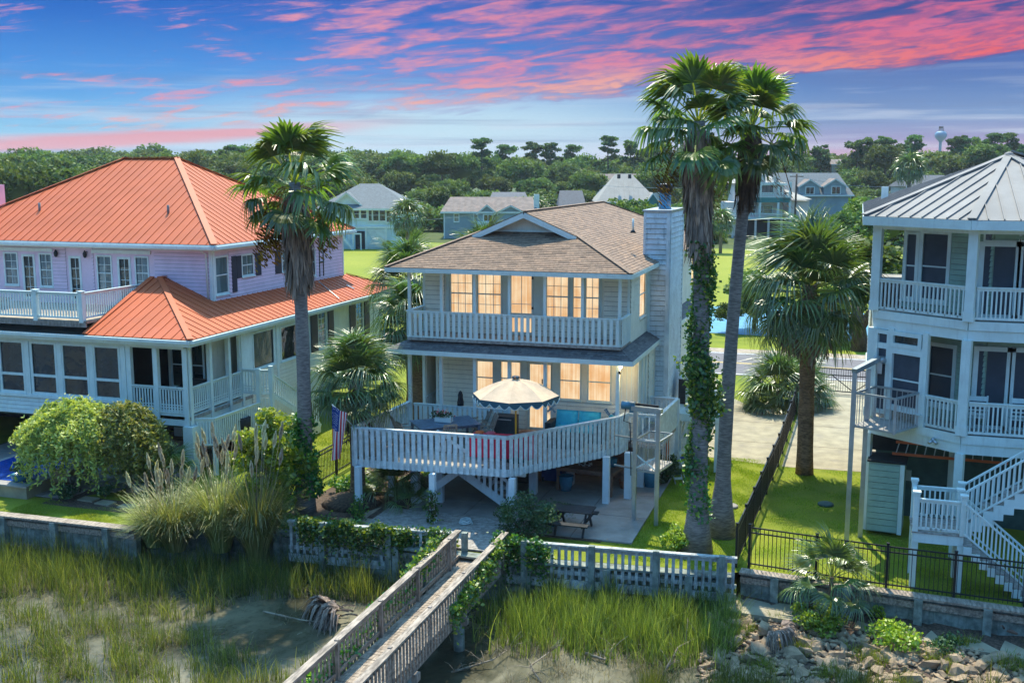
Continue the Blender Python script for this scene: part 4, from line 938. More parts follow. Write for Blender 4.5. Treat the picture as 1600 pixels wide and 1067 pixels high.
def skirt_wall(p, q, zp, zq, n, m='green_siding'):
    for i in range(n):
        t = (i+.5)/n; c = p.lerp(q, t); z = zp+(zq-zp)*t; d = (q-p); pbox('skirt_board', L, (c.x, c.y, z/2+.05), (d.length/n*.82, .03, z-.1), 'siding', rz=math.atan2(d.y, d.x))
skirt_wall(A0+Vector((.05, -.05, 0)), A1+Vector((0, -.05, 0)), 2.35, 2.35, 4)
skirt_wall(A1+Vector((.05, 0, 0)), A2+Vector((.05, 0, 0)), 2.35, .3, 26)
pbeam('stringer', L, (A1.x+.03, A1.y, 2.35), (A2.x+.03, A2.y, .3), .06, .3, 'white')
sr_ = part('stair_railing', MB().beam((A1.x, A1.y, 3.35), (A2.x, A2.y, 1.25), .1, .05).beam((A1.x, A1.y, 2.6), (A2.x, A2.y, .5), .05, .05), 'white', L)
for i in range(24): t = (i+.5)/24; c = A1.lerp(A2, t); pbox('baluster', sr_, (c.x, c.y, 2.95-2.1*t), (.04, .04, .75), 'white')
pbox('meter_box', L, (A1.x+.13, A1.y+.1, 1.3), (.12, .4, .55), 'steel')
part('chimney', MB().box((-38.75, 41.5, 9.3), (.9, .9, 2.8)), 'pink_siding', L)

# ------------------------------------------------------------------ RIGHT HOUSE (grey metal roof)
R_ = thing('grey_roofed_house', 'white and sage house with grey metal roof and two porch levels at right', 'house', (4.6, 39, 0))
C1 = (3.16, 33.6); C0 = (.6, 35.55); C2 = (6.6, 33.6); C3 = (9.2, 35.55); YBR = 48
EZ = 10.0; ov = .42
e0, e1, e2, e3 = (.14, 35.25), (3.02, 33.12), (6.75, 33.12), (9.65, 35.25); pk = Vector((4.45, 38.2, 11.84)); pk2 = Vector((5.2, 44, 11.84))
pk2 = Vector((4.9, 43, 11.84))
metal_roof(R_, [(*e0, EZ), (*e1, EZ), pk], Vector((e1[0]-e0[0], e1[1]-e0[1], 0)), .40, 'grey_metal', rib=.045)
metal_roof(R_, [(*e1, EZ), (*e2, EZ), pk], (1, 0, 0), .40, 'grey_metal', rib=.045)
metal_roof(R_, [(*e2, EZ), (*e3, EZ), pk], Vector((e3[0]-e2[0], e3[1]-e2[1], 0)), .40, 'grey_metal', rib=.045)
metal_roof(R_, [(*e0, EZ), (e0[0], YBR+.4, EZ), pk2, pk], (0, 1, 0), .40, 'grey_metal', rib=.045)
metal_roof(R_, [(*e3, EZ), (e3[0], YBR+.4, EZ), pk2, pk], (0, 1, 0), .40, 'grey_metal', rib=.045)
metal_roof(R_, [(e0[0], YBR+.4, EZ), (e3[0], YBR+.4, EZ), pk2], (1, 0, 0), .8, 'grey_metal')
for e in (e0, e1, e2, e3): pbeam('ridge_cap', R_, Vector((*e, EZ+.04)), pk+Vector((0, 0, .04)), .24, .04, 'grey_metal')
part('roof_cap', MB().lathe(pk, [(.2, -.05), (.12, .08), (.02, .12)], 12), 'grey_metal', R_)
part('roof_vent', MB().box((.9, 44.5, 10.5), (.25, .25, .5)), 'white', R_)
ring = [e0, e1, e2, e3, (e3[0], YBR+.4), (e0[0], YBR+.4)]
for i in range(6):
    p = Vector((*ring[i], EZ-.15)); q = Vector((*ring[(i+1) % 6], EZ-.15)); pbeam('fascia', R_, p, q, .05, .26, 'white')
part('soffit', MB().prism([(a, b, EZ-.26) for a, b in ring], (0, 0, .02)), 'white', R_)
body = [C0, C1, C2, C3, (9.2, YBR), (.6, YBR)]
F2r, F1r = 7.08, 3.72
def inset(pl, d):
    c = Vector((4.9, 41)); return [tuple(Vector(p)+(c-Vector(p)).normalized()*d) for p in pl]
for i, (z, nm) in enumerate(((F2r, 'upper_floor'), (F1r, 'lower_floor'))):
    part(nm, MB().prism([(a, b, z-.14) for a, b in body], (0, 0, .12)), 'deck_board', R_)
    for j in range(6):
        p = Vector((*body[j], 0)); q = Vector((*body[(j+1) % 6], 0)); o_ = Vector(((q-p).y, -(q-p).x, 0)).normalized()
        for zz, h, d in (((z-.13), .26, .03), ((z-.42), .30, -.01)): pbeam('band_board', R_, p+Vector((0, 0, zz))+o_*d, q+Vector((0, 0, zz))+o_*d, .05, h, 'white')
pbeam('frieze', R_, (*C0, EZ-.33), (*C1, EZ-.33), .10, .16, 'white'); pbeam('frieze', R_, (*C1, EZ-.33), (*C2, EZ-.33), .10, .16, 'white')
ang = math.atan2(C1[1]-C0[1], C1[0]-C0[0])
for c, a in ((C0, ang/2), (C1, ang/2), (C2, -ang/2), (C3, -ang/2)):
    for z0, z1 in ((F1r, F2r-.55), (F2r, EZ-.28), (0, F1r-.55)): pbox('porch_post', R_, (*c, (z0+z1)/2), (.26 if z0 else .24, .24, z1-z0), 'white', rz=a)
    if c in (C0, C1):
        for z0 in (F1r, F2r): pbox('post_base', R_, (*c, z0+.14), (.30, .28, .28), 'white', rz=a)
V3 = lambda c, z: Vector((c[0], c[1], z))
u01 = (Vector(C1)-Vector(C0)).normalized()
for z in (F2r, ):
    a = V3(C0, z)+Vector((*u01, 0))*.15; b = V3(C1, z)-Vector((*u01, 0))*.15; railing(R_, a, b, 1.0, .06, 21, 'white', bw=.045, bd=.045, capw=.11, name='porch_railing')
a = V3(C0, F1r)+Vector((*u01, 0))*1.85; b = V3(C1, F1r)-Vector((*u01, 0))*.15; railing(R_, a, b, 1.0, .06, 9, 'white', bw=.045, bd=.045, capw=.11, name='porch_railing')
for z in (F2r, F1r): railing(R_, (C1[0]+.15, C1[1], z), (C2[0]-.15, C2[1], z), 1.0, .06, 26, 'white', bw=.045, bd=.045, capw=.11, name='porch_railing')
pbox('newel', R_, (*(Vector(C0)+u01*1.75), F1r+.5), (.12, .12, 1.1), 'white', rz=ang)
# recessed walls behind the porches
ins = 1.35
nC = Vector((u01.y, -u01.x)); W0 = Vector(C0)-nC*ins; W1 = Vector(C1)-nC*ins+u01*-.0
x_w1 = W1.x-.35; yb_ = C1[1]+ins+.35; W1 = Vector((x_w1+.2, (W0+(u01*((x_w1+.2-W0.x)/u01.x))).y)); yb_ = W1.y
for z0, z1, m_, lvl in ((F2r, EZ-.28, 'green_siding', 2), (F1r, F2r-.5, 'green_siding', 1)):
    wv = Wall(R_, W0, W1); H_ = []
    bx = []
    for (pa, pb_) in (((1399, 365), (1429, 433)), ((1444, 365), (1478, 436))) if lvl == 2 else (((1412, 563), (1436, 612)), ((1455, 540), (1486, 612))):
        xa, za = wv.hit(*pa); xb, _ = wv.hit(*pb_); bx.append((max(.1, xa), xb, z0+.35 if lvl == 2 else z0+.5, za))
    wv.slab(z0, z1, m_, bx); wv.boards(z0, z1, m_, holes=[(a-.14, b+.14, c-.14, d+.14) for a, b, c, d in bx], course=.17)
    for a, b, c, d in bx:
        wv.window(a, b, c, min(d, z1-.2) if lvl == 2 else d, 'white', 'screen', nx=1, nz=1, fw=.12)
        if lvl == 2: wv.window(a, b, d+.12, z1-.06, 'white', 'glass', sash=False, fw=.05, sill=False, name='transom')
    wz = Wall(R_, W1, (7.6, yb_)); dx = []
    for (pa, pb_) in (((1539, 385), (1587, 450)), ((1596, 385), (1640, 450))) if lvl == 2 else (((1530, 548), (1574, 625)), ((1582, 550), (1628, 625))):
        xa, za = wz.hit(*pa); xb, _ = wz.hit(*pb_); dx.append((xa, xb, z0+.08, za))
    wz.slab(z0, z1, m_, dx); wz.boards(z0, z1, m_, holes=[(a-.2, b+.2, c-.2, d+.2) for a, b, c, d in dx], course=.17)
    for a, b, c, d in dx:
        wz.window(a, b, c, d, 'white', 'screen', sash=False, fw=.14, sill=False, name='door')
        if lvl == 2 and z1-.08 > d+.2: wz.window(a, b, d+.18, z1-.08, 'white', 'glass', sash=False, fw=.05, sill=False, name='transom')
    lw_ = Wall(R_, (C0[0]+.02, YBR), (C0[0]+.02, W0.y)); lw_.slab(z0, z1, 'siding'); lw_.boards(z0, z1, 'siding', course=.17)
part('core', MB().box((5.4, 43, 6.9), (6.6, 8.5, 6.0)), 'dark', R_)
# cased screen bays on the lower porch, left part
wv = Wall(R_, C0, C1)
for pa, pb_, m_ in (((1374, 520), (1382, 640), 'screen'), ((1397, 523), (1436, 541), 'glass')):
    xa, za = wv.hit(*pa); xb, zb = wv.hit(*pb_); wv.window(xa, xb, zb, za, 'white', m_, sash=False, fw=.12, sill=False, d=.08, depth=.16)
xa, za = wv.hit(1396, 551); xb, zb = wv.hit(1437, 612)
wv.window(xa, xb, F1r+.5, za, 'white', 'screen', fw=.12, d=.08, depth=.16)
for x in (1390, 1444): xx, _ = wv.hit(x, 600); wv.box('casing', xx-.09, xx+.09, F1r, F2r-.5, 'white', -.06, .07)
wv.box('casing', 0.13, wv.hit(1444, 600)[0], wv.hit(1400, 546)[1]-.02, wv.hit(1400, 541)[1]+.05, 'white', -.05, .06)
# ground level: sage wall, shed, ladder under the porch
gw = Wall(R_, (.9, 37.4), (9, 36.4)); gw.slab(0, F1r-.55, 'dark_teal')
pbox('corner_board', R_, (3.3, 37.05, 1.6), (.3, .06, 3.1), 'white')
mb = Wall(R_, (.66, 35.0), (1.72, 34.9)); mb.slab(.12, 2.35, 'green_siding', th=1.0, name='shed'); mb.boards(.15, 2.3, 'green_siding', x0=.02, x1=mb.L-.14, course=.19)
mb.box('corner_board', mb.L-.13, mb.L, .1, 2.35, 'white', 0, .05); mb.box('shed_roof', -.05, mb.L+.05, 2.36, 2.42, 'dark', -1.05, .06)
ob = Wall(R_, (.62, 36.2), (1.9, 36.2)); ob.slab(2.45, 3.1, 'dark')
pbox('meter_box', R_, (1.95, 36.9, 1.5), (.16, .1, .35), 'steel')
fl_ = MB(); q = wv.at(wv.hit(1462, 678)[0], F1r-.3, .12); fl_.lathe(q, [(.06, -.04), (.07, .02), (.02, .08)], 8); fl_.tube([q, q+Vector((-.12, -.12, -.08))], .05, 8); fl_.tube([q, q+Vector((.1, -.14, -.08))], .05, 8); part('flood_light', fl_, 'steel', R_)
# stair and landing
S_ = thing('outdoor_stair', 'white dog-leg timber stair with landing in front of the grey-roofed house', 'stair', (3.0, 31.3, 0))
LZ = 1.62
part('landing_frame', MB().box((2.45, 31.25, LZ-.16), (1.3, 1.35, .26)), 'white', S_); part('landing_deck', MB().box((2.45, 31.25, LZ), (1.36, 1.4, .04)), 'deck_board', S_)
for x, y in ((1.88, 30.72), (3.04, 30.66), (1.88, 31.85), (3.04, 31.85)):
    pbox('stilt', S_, (x, y, (LZ-.28)/2), (.17, .17, LZ-.28), 'white')
def newel(x, y, z0, h=1.15):
    pbox('newel', S_, (x, y, z0+h/2), (.14, .14, h), 'white'); pbox('newel_cap', S_, (x, y, z0+h+.02), (.21, .21, .05), 'white'); pbox('newel_neck', S_, (x, y, z0+h-.06), (.17, .17, .03), 'white')
for x, y in ((1.86, 30.62), (3.06, 30.6), (1.86, 31.88), (3.02, 31.2), (3.1, 31.9)): newel(x, y, LZ, 1.1)
railing(S_, (1.94, 30.62, LZ), (2.98, 30.6, LZ), .95, .08, 8, 'white', bw=.045, bd=.045, capw=.1, name='landing_railing')
railing(S_, (1.94, 31.88, LZ), (3.02, 31.9, LZ), .95, .08, 8, 'white', bw=.045, bd=.045, capw=.1, name='landing_railing')
railing(S_, (1.86, 30.7, LZ), (1.86, 31.8, LZ), .95, .08, 8, 'white', bw=.045, bd=.045, capw=.1, name='landing_railing')
def flight(a, b, n, w, side=1):
    a = Vector(a); b = Vector(b)
    for yy in (-w/2, w/2):
        o_ = Vector((0, yy, 0)); dz = (b.z-a.z)/n; dx = (b.x-a.x)/n
        prof = []
        st_ = MB()
        # saw-tooth stringer
        for i in range(n):
            x0 = a.x+dx*i; z0 = a.z+dz*i; z1 = z0+dz
            st_.prism([(x0, a.y+yy-.02, min(z0, z1)-.26), (x0+dx, a.y+yy-.02, min(z0, z1)-.26+(dz if False else 0)), (x0+dx, a.y+yy-.02, max(z0, z1)-.03 if dz > 0 else z1-.03), (x0, a.y+yy-.02, max(z0, z1)-.03 if dz > 0 else z1-.03)], (0, .04, 0))
        part('stringer', st_, 'white', S_)
        r = part('stair_railing', MB().beam(a+o_+Vector((0, 0, .98)), b+o_+Vector((0, 0, .98)), .09, .045).beam(a+o_+Vector((0, 0, .16)), b+o_+Vector((0, 0, .16)), .045, .045), 'white', S_)
        m_ = n*2
        for i in range(m_):
            t = (i+.5)/m_; c = a.lerp(b, t)+o_; pbox('baluster', r, (c.x, c.y, c.z+.57), (.04, .04, .80), 'white')
    for i in range(n):
        t = (i+.5)/n; c = a.lerp(b, t); dx = abs(b.x-a.x)/n; pbox('tread', S_, (c.x, c.y, a.z+(b.z-a.z)*(i+(1 if b.z > a.z else 1))/n), (dx*1.1, w-.04, .035), 'deck_board')
flight((3.1, 31.55, LZ+.05), (5.9, 31.55, F1r), 11, .75)
flight((3.1, 30.85, LZ-.05), (5.0, 30.85, 0.0), 9, .8)

# ------------------------------------------------------------------ bulkheads and waterside fences
def bulkhead(name, label, pts, m, m2, top=.02, bot=WZ-.3, step=.3, cap=.26):
    b = thing(name, label, 'bulkhead', (*pts[0], 0))
    for i in range(len(pts)-1):
        p = Vector((*pts[i], 0)); q = Vector((*pts[i+1], 0)); w = Wall(b, p, q)
        w.slab(bot, top-.03, m2, th=.2, name='sheeting')
        n = max(1, int(w.L/step))
        for j in range(n):
            zt = top-.05
            w.box('plank', w.L*j/n+.006, w.L*(j+1)/n-.006, bot, zt, m2, .0, .035+.012*random.random())
        w.box('waler', 0, w.L, top-.32, top-.14, m, .05, .13); w.box('waler', 0, w.L, -.95, -.8, m, .05, .12)
        k = max(1, round(w.L/2.2))
        for j in range(k):
            x = w.L*(j+.5)/k; w.box('pile', x-.11, x+.11, bot, top-.02, m2, .05, .27)
        w.box('cap_board', -.02, w.L+.02, top-.03, top+.03, m, -cap*.6, cap*.9)
    return b
bulkhead('timber_bulkhead', 'weathered timber bulkhead in front of the red-roofed house', [(-33, 27.95), (-27.5, 28.05), (-21.5, 28.15)], 'wood_rail', 'wood_green', top=.10)
bulkhead('timber_bulkhead', 'low algae-stained timber bulkhead under the peeling picket fence', [(-21.5, 28.9), (-18.2, 29.62), (-14, 29.5), (-10.0, 29.35), (-3.0, 30.05)], 'wood_green', 'wood_green', top=.0)
BR = [tuple(G(1158, 893)[:2]), tuple(G(1384, 925)[:2]), tuple(G(1600, 956)[:2]), (11, 28.8)]
bulkhead('timber_bulkhead', 'brown timber bulkhead below the black metal fence by the rocks', BR, 'wood_rail', 'wood_green', top=.04, bot=-1.0)
led = struct('concrete_ledge', MB(), 'concrete') if False else None
cl = MB(); cl.prism([(-3.15, 29.15, -.86), (-.8, 28.95, -.86), (-.4, 30.0, -.86), (-3.0, 30.25, -.86)], (0, 0, .18)); struct('concrete_ledge', cl, 'concrete')
cl = MB(); cl.prism([(-.6, 29.3, -.86), (4.8, 28.4, -.86), (9, 27.6, -.86), (9, 28.7, -.86), (4.9, 29.45, -.86), (-.5, 29.95, -.86)], (0, 0, .12)); struct('concrete_ledge', cl, 'concrete')

def picket_fence(name, label, pts, top, bot, m, gap=.205, posts=(), cat='fence'):
    f = thing(name, label, cat, (*pts[0], 0))
    for i in range(len(pts)-1):
        p = Vector((*pts[i], 0)); q = Vector((*pts[i+1], 0)); w = Wall(f, p, q)
        w.box('top_rail', 0, w.L, top-.05, top, m, -.1, .08); w.box('rail', 0, w.L, top-.17, top-.06, m, -.03, .01); w.box('rail', 0, w.L, bot+.12, bot+.24, m, -.03, .01); w.box('kick_board', 0, w.L, bot-.28, bot-.02, m, .0, .04)
        n = int(w.L/gap)
        for j in range(n):
            if random.random() < .03: continue
            x = w.L*(j+.5)/n+random.uniform(-.012, .012); tl = random.uniform(-.02, .02)
            w.box('picket', x-.045, x+.045, bot+random.uniform(-.03, .03), top-.055, m, .012, .045)
        for x in (posts[i] if i < len(posts) else ()): w.box('post', x-.085, x+.085, WZ+.2, top+.07, 'wood_green', .05, .22)
    return f
fr0 = G(792, 843, .62); fr1 = G(1152, 871, .62); fl0 = G(450, 812, .55); fl1 = G(716, 832, .55)
picket_fence('waterside_fence', 'peeling grey picket fence along the bulkhead right of the boardwalk', [fr0[:2], fr1[:2]], .62, -.42, 'wood_peel', posts=[(.55, 2.55, 4.4, 6.25)])
picket_fence('waterside_fence', 'ivy-covered peeling picket fence along the bulkhead left of the boardwalk', [fl0[:2], G(570, 822, .55)[:2], fl1[:2]], .55, -.5, 'wood_peel', posts=[(1.2, 3.4), (.8, 3.2)])

# ------------------------------------------------------------------ boardwalk over the marsh
B = thing('boardwalk', 'weathered grey boardwalk with picket railings crossing the marsh to the house', 'boardwalk', (-10.2, 24, 0))
bxl, bxr = -10.92, -9.52; yT = 29.6; yE = 9.0; fz = -.12
n = int((yT-yE)/.15)
for i in range(n):
    y = yT-(i+.5)*.15; pbox('plank', B, ((bxl+bxr)/2, y, fz-.02+random.uniform(-.006, .006)), (bxr-bxl-.06, .138, .04), 'wood_rail')
for x in (bxl+.05, bxr-.05): pbox('stringer', B, (x, (yT+yE)/2, fz-.16), (.06, yT-yE, .22), 'wood_grey')
def brail(x, y0, y1, sd):
    L_ = y1-y0; p = Vector((x, y0, 0)); q = Vector((x, y1, 0)); r = part('railing', MB().beam((x, y0, .80), (x, y1, .80), .19, .05).beam((x, y0, .70), (x, y1, .70), .04, .12).beam((x, y0, .0), (x, y1, .0), .04, .10), 'wood_rail', B)
    k = int(L_/.19)
    for i in range(k):
        if random.random() < .02: continue
        y = y0+(i+.5)*.19; pbox('picket', r, (x+sd*.055, y, .27+random.uniform(-.02, .02)), (.03, .085, 1.02), 'wood_rail', rz=random.uniform(-.03, .03))
    for y in np.arange(y0+.1, y1, 2.4): pbox('post', r, (x-sd*.04, y, .3), (.09, .09, 1.1), 'wood_grey')
brail(bxl, yE, 29.15, -1); brail(bxr, yE, 29.4, 1)
for y in (25.8, 22.4, 19.0, 15.6):
    for x in (bxl+.1, bxr-.15):
        cyl('pile', B, (x, y, WZ-.6), (x, y, fz-.26), .15, 'wood_green', 10)
    pbox('cross_beam', B, ((bxl+bxr)/2, y, fz-.34), (bxr-bxl+.2, .2, .2), 'wood_grey')

# ------------------------------------------------------------------ black metal fences and gate
def metal_fence(name, label, pts, h=1.22, gap=.115, postgap=2.0, cat='fence', z=0.04):
    f = thing(name, label, cat, (*pts[0], 0))
    for i in range(len(pts)-1):
        w = Wall(f, pts[i], pts[i+1])
        for zz in (h-.02, h-.17, .12): w.box('rail', 0, w.L, z+zz-.018, z+zz+.018, 'black_metal', -.018, .018)
        n = int(w.L/gap)
        for j in range(n): x = w.L*(j+.5)/n; w.box('bar', x-.009, x+.009, z+.03, z+h, 'black_metal', -.009, .009)
        k = max(1, round(w.L/postgap))
        for j in range(k+1):
            x = w.L*j/k; w.box('post', x-.035, x+.035, z-.04, z+h+.06, 'black_metal', -.035, .035); w.box('post_cap', x-.045, x+.045, z+h+.06, z+h+.085, 'black_metal', -.045, .045)
    return f
c0 = G(1170, 888)[:2]
metal_fence('metal_fence', 'black metal picket fence on the bulkhead above the rocks', [c0, G(1384, 921)[:2], G(1600, 950)[:2], (10.5, 29.2)])
metal_fence('metal_fence', 'black metal fence running back between the two yards to the gate', [G(1150, 886)[:2], (-2.55, 42.2), (-2.35, 56.9)], gap=.13)
metal_fence('metal_fence', 'black metal fence beside the ivy-wrapped palm and the left stair', [(-17.7, 30.6), (-18.35, 34), (-18.45, 42)], gap=.12)
gt = thing('driveway_gate', 'black metal sliding gate with diagonal braces across the right driveway', 'gate', (-.9, 57.4, 0))
ga = Wall(gt, (-2.2, 57.5), (2.5, 57.1))
for zz in (.12, .95, 1.28): ga.box('rail', 0, ga.L, zz, zz+.05, 'black_metal', -.02, .02)
for j in range(40): x = ga.L*(j+.5)/40; ga.box('bar', x-.01, x+.01, .13, 1.3, 'black_metal', -.01, .01)
for a, b, c, d in ((.15, .15, 1.2, 1.0), (1.2, 1.0, 2.35, .15), (2.35, .15, 3.5, 1.0), (3.5, 1.0, 4.6, .15)): pbeam('brace', gt, ga.at(a, b, -.03), ga.at(c, d, -.03), .02, .045, 'black_metal')
for x in (0, ga.L): ga.box('post', x-.06, x+.06, 0, 1.5, 'black_metal', -.06, .06)

# ------------------------------------------------------------------ cargo lifts
lf1 = thing('cargo_lift', 'galvanised cargo lift frame with motor beside the deck of the beach house', 'lift', (-6.2, 34.5, 0))
la = (-6.95, 35.0); lb = (-6.1, 34.4)
pl1, pl2 = G(990, 815)[:2], G(1025, 821)[:2]
zt = 11.4-(628-265)*pl1[1]/1700*.96
ht = PY(987, 642, pl1[1]).z; ht = PY(990, 640, pl1[1]).z
for p in (pl1, pl2): pbox('mast', lf1, (*p, ht/2), (.12, .12, ht), 'steel')
pA = Vector((*pl1, 0)); pB = Vector((*pl2, 0)); up = lambda p, z: p+Vector((0, 0, z))
pbeam('crosshead', lf1, up(pA, ht+.05)-(pB-pA)*.15, up(pB, ht+.05)+(pB-pA)*.15, .2, .14, 'steel')
pbeam('drum', lf1, up(pA, ht+.19), up(pB, ht+.19), .07, .07, 'black_metal')
mo = MB(); q = up(pA, ht+.12)-(pB-pA)*.35; mo.tube([q-Vector((.2, 0, 0)), q+Vector((.12, 0, 0))], .13, 10); mo.box(q+Vector((.15, 0, -.05)), (.16, .2, .34)); part('motor', mo, 'flue', lf1)
cb = MB(); pts = [q+Vector((-.05, -.1, -.1)), q+Vector((-.1, -.12, -.5)), q+Vector((.1, -.1, -.55)), q+Vector((.14, -.1, -1.4)), q+Vector((.16, -.1, -2.3))]; cb.tube(pts, .02, 6); part('cable', cb, 'black_metal', lf1)
lo_ = [pA, pB, pB+Vector((.25, 1.35, 0)), pA+Vector((.25, 1.35, 0))]
zf = F1-.15
pf = part('lift_platform', MB().prism([up(p, zf) for p in lo_], (0, 0, .06)), 'deck_board', lf1)
for z in (zf, zf+1.0):
    for i in range(4): pbeam('cage_rail', lf1, up(lo_[i], z), up(lo_[(i+1) % 4], z), .05, .05, 'steel')
for i in range(4):
    a, b = lo_[i], lo_[(i+1) % 4]
    for j in range(1, 6 if i % 2 else 5): c = a.lerp(b, j/(6 if i % 2 else 5)); pbox('cage_bar', lf1, up(c, zf+.5), (.018, .018, .98), 'steel')
pbeam('cross_brace', lf1, up(pA, zf+.05), up(pB, zf+.55), .02, .04, 'white'); pbeam('cross_brace', lf1, up(pB, zf+.05), up(pA, zf+.55), .02, .04, 'white')
for z in (zf+.02, zf+1.02): pbeam('tie_bar', lf1, up(pA, z)+Vector((-.75, .35, 0)), up(pB, z), .05, .05, 'steel')

lf2 = thing('cargo_lift', 'galvanised cargo lift with railed platform on the corner of the grey-roofed house', 'lift', (.4, 34.3, 0))
q4 = [G(1338, 613, 4.75), G(1399, 622, 4.75), G(1437, 612, 4.75), G(1377, 603, 4.75)]
lA = Vector((.10, 33.9, 0)); lB = Vector((.50, 34.6, 0))
q4 = [Vector((.14, 33.85, 0)), Vector((1.28, 33.25, 0)), Vector((1.98, 34.45, 0)), Vector((.75, 35.1, 0))]
for p, h in ((lA, 5.35), (lB, 5.35)): pbox('mast', lf2, (p.x, p.y, h/2), (.14, .14, h), 'steel')
pbeam('crosshead', lf2, up(lA, 5.4)-Vector((.02, .05, 0)), up(lB, 5.5)+Vector((.3, .6, .1)), .16, .14, 'steel')
mo = MB(); q = up(lB, 5.55)+Vector((.32, .65, .0)); mo.tube([q-Vector((.18, .0, 0)), q+Vector((.2, 0, 0))], .13, 10); mo.box(q+Vector((0, .0, -.25)), (.16, .2, .34)); part('motor', mo, 'steel', lf2)
part('lift_platform', MB().prism([up(p, F1r-.02) for p in q4], (0, 0, .06)), 'patio', lf2)
for i in range(4):
    a, b = q4[i], q4[(i+1) % 4]
    for z in (F1r, F1r+1.02): pbeam('cage_rail', lf2, up(a, z), up(b, z), .07, .06, 'steel')
    pbox('cage_post', lf2, up(a, F1r+.5), (.08, .08, 1.1), 'steel')
    for j in range(1, 8): c = a.lerp(b, j/8); pbox('cage_bar', lf2, up(c, F1r+.5), (.02, .02, 1.0), 'steel')

# ------------------------------------------------------------------ furniture on the deck
um = thing('patio_umbrella', 'beige patio umbrella with scalloped navy and white trim on the deck', 'umbrella', (-10.4, 33.2, F1))
uc = Vector((-10.4, 33.2, 0)); UZ = 4.68; uz = 4.16; ur = 1.42
part('pole', MB().tube([(uc.x, uc.y, F1), (uc.x, uc.y, UZ)], .028, 8), 'yellow', um)
part('base', MB().lathe((uc.x, uc.y, F1), [(.3, 0), (.3, .06), (.08, .12), (.05, .3)], 16), 'dark', um)
N8 = 8; rim = [uc+Vector((ur*math.cos(math.pi*2*(i+.2)/N8), ur*math.sin(math.pi*2*(i+.2)/N8), uz)) for i in range(N8)]
apex = uc+Vector((0, 0, UZ))
for i in range(N8):
    a, b = rim[i], rim[(i+1) % N8]; mb = MB(); rows = 5; g_ = []
    for r in range(rows+1):
        for c in range(5):
            e = a.lerp(b, c/4); p = apex.lerp(e, r/rows); sag = -.07*math.sin(math.pi*r/rows)*math.sin(math.pi*c/4)*(.5+r/rows); p.z += .10*math.sin(math.pi*r/rows)+sag; p = p-Vector((0, 0, .02*math.sin(math.pi*c/4)*(r/rows))); g_.append(p)
    mb.add(g_, [(r*5+c, r*5+c+1, (r+1)*5+c+1, (r+1)*5+c) for r in range(rows) for c in range(4)], smooth=True)
    part('canopy_panel', mb, 'umbrella', um)
    v = MB(); vv = []; K = 24
    for c in range(K+1): 
        e = a.lerp(b, c/K); sc_ = abs(math.sin(math.pi*3*c/K)); vv += [e+Vector((0, 0, .0)), e-Vector((0, 0, .10+.13*sc_))]
    v.add(vv, [(2*c, 2*c+2, 2*c+3, 2*c+1) for c in range(K)]); va = part('valance', v, 'umb_trim', um)
    out_ = ((a+b)/2-uc); out_.z = 0; out_.normalize()
    t_ = MB(); t_.tube([a.lerp(b, c/K)-Vector((0, 0, .10+.13*abs(math.sin(math.pi*3*c/K))))+out_*.008 for c in range(K+1)], .012, 5); part('piping', t_, 'white', va)
    pbeam('rib', um, apex+Vector((0, 0, -.06)), a+Vector((0, 0, -.02)), .02, .02, 'yellow')
for i in range(8):
    t = i*math.pi/4; fm_ = MB(); fm_.lathe(apex+Vector((.08*math.cos(t), .08*math.sin(t), .0)), [(.02, 0), (.06, .03), (.05, .08), (.01, .1)], 6); part('cap_ornament', fm_, 'umb_trim' if i % 2 else 'brown_wood', um)
# dining table
def table(name, label, c, d, h, m, rz=0, slats=0, leg=.08, cat='table'):
    t = thing(name, label, cat, c); R3 = Matrix.Rotation(rz, 3, 'Z'); C_ = Vector(c)
    if slats:
        w = d[1]/slats
        for i in range(slats): pbox('slat', t, C_+R3@Vector((0, -d[1]/2+(i+.5)*w, h-.02)), (d[0], w-.008, .03), m, rz=rz)
        part('apron', MB().box(C_+Vector((0, 0, h-.08)), (d[0]-.15, d[1]-.15, .08), rz), m, t)
    else: part('tabletop', MB().box(C_+Vector((0, 0, h-.03)), (d[0], d[1], .06), rz), m, t); part('apron', MB().box(C_+Vector((0, 0, h-.10)), (d[0]-.08, d[1]-.08, .09), rz), m, t)
    for i in (-1, 1):
        for j in (-1, 1): pbox('leg', t, C_+R3@Vector((i*(d[0]/2-leg), j*(d[1]/2-leg), (h-.04)/2)), (leg, leg, h-.06), m, rz=rz)
    return t
dt = Vector((-13.55, 35.6, F1)); drz = rad(62)
table('dining_table', 'blue-grey weathered slatted dining table on the left of the deck', dt, (2.1, 1.25, 0), .76, 'deck_table', drz, slats=12) if False else None
M['deck_table'] = mat('blue_grey_table_wood', (.10, .16, .24), .4, .25, 8)
dt = Vector((-13.5, 34.8, F1)); drz = rad(38)
table('dining_table', 'blue-grey weathered slatted dining table on the left of the deck', dt, (2.2, 1.45, 0), .76, 'deck_table', drz, slats=12)
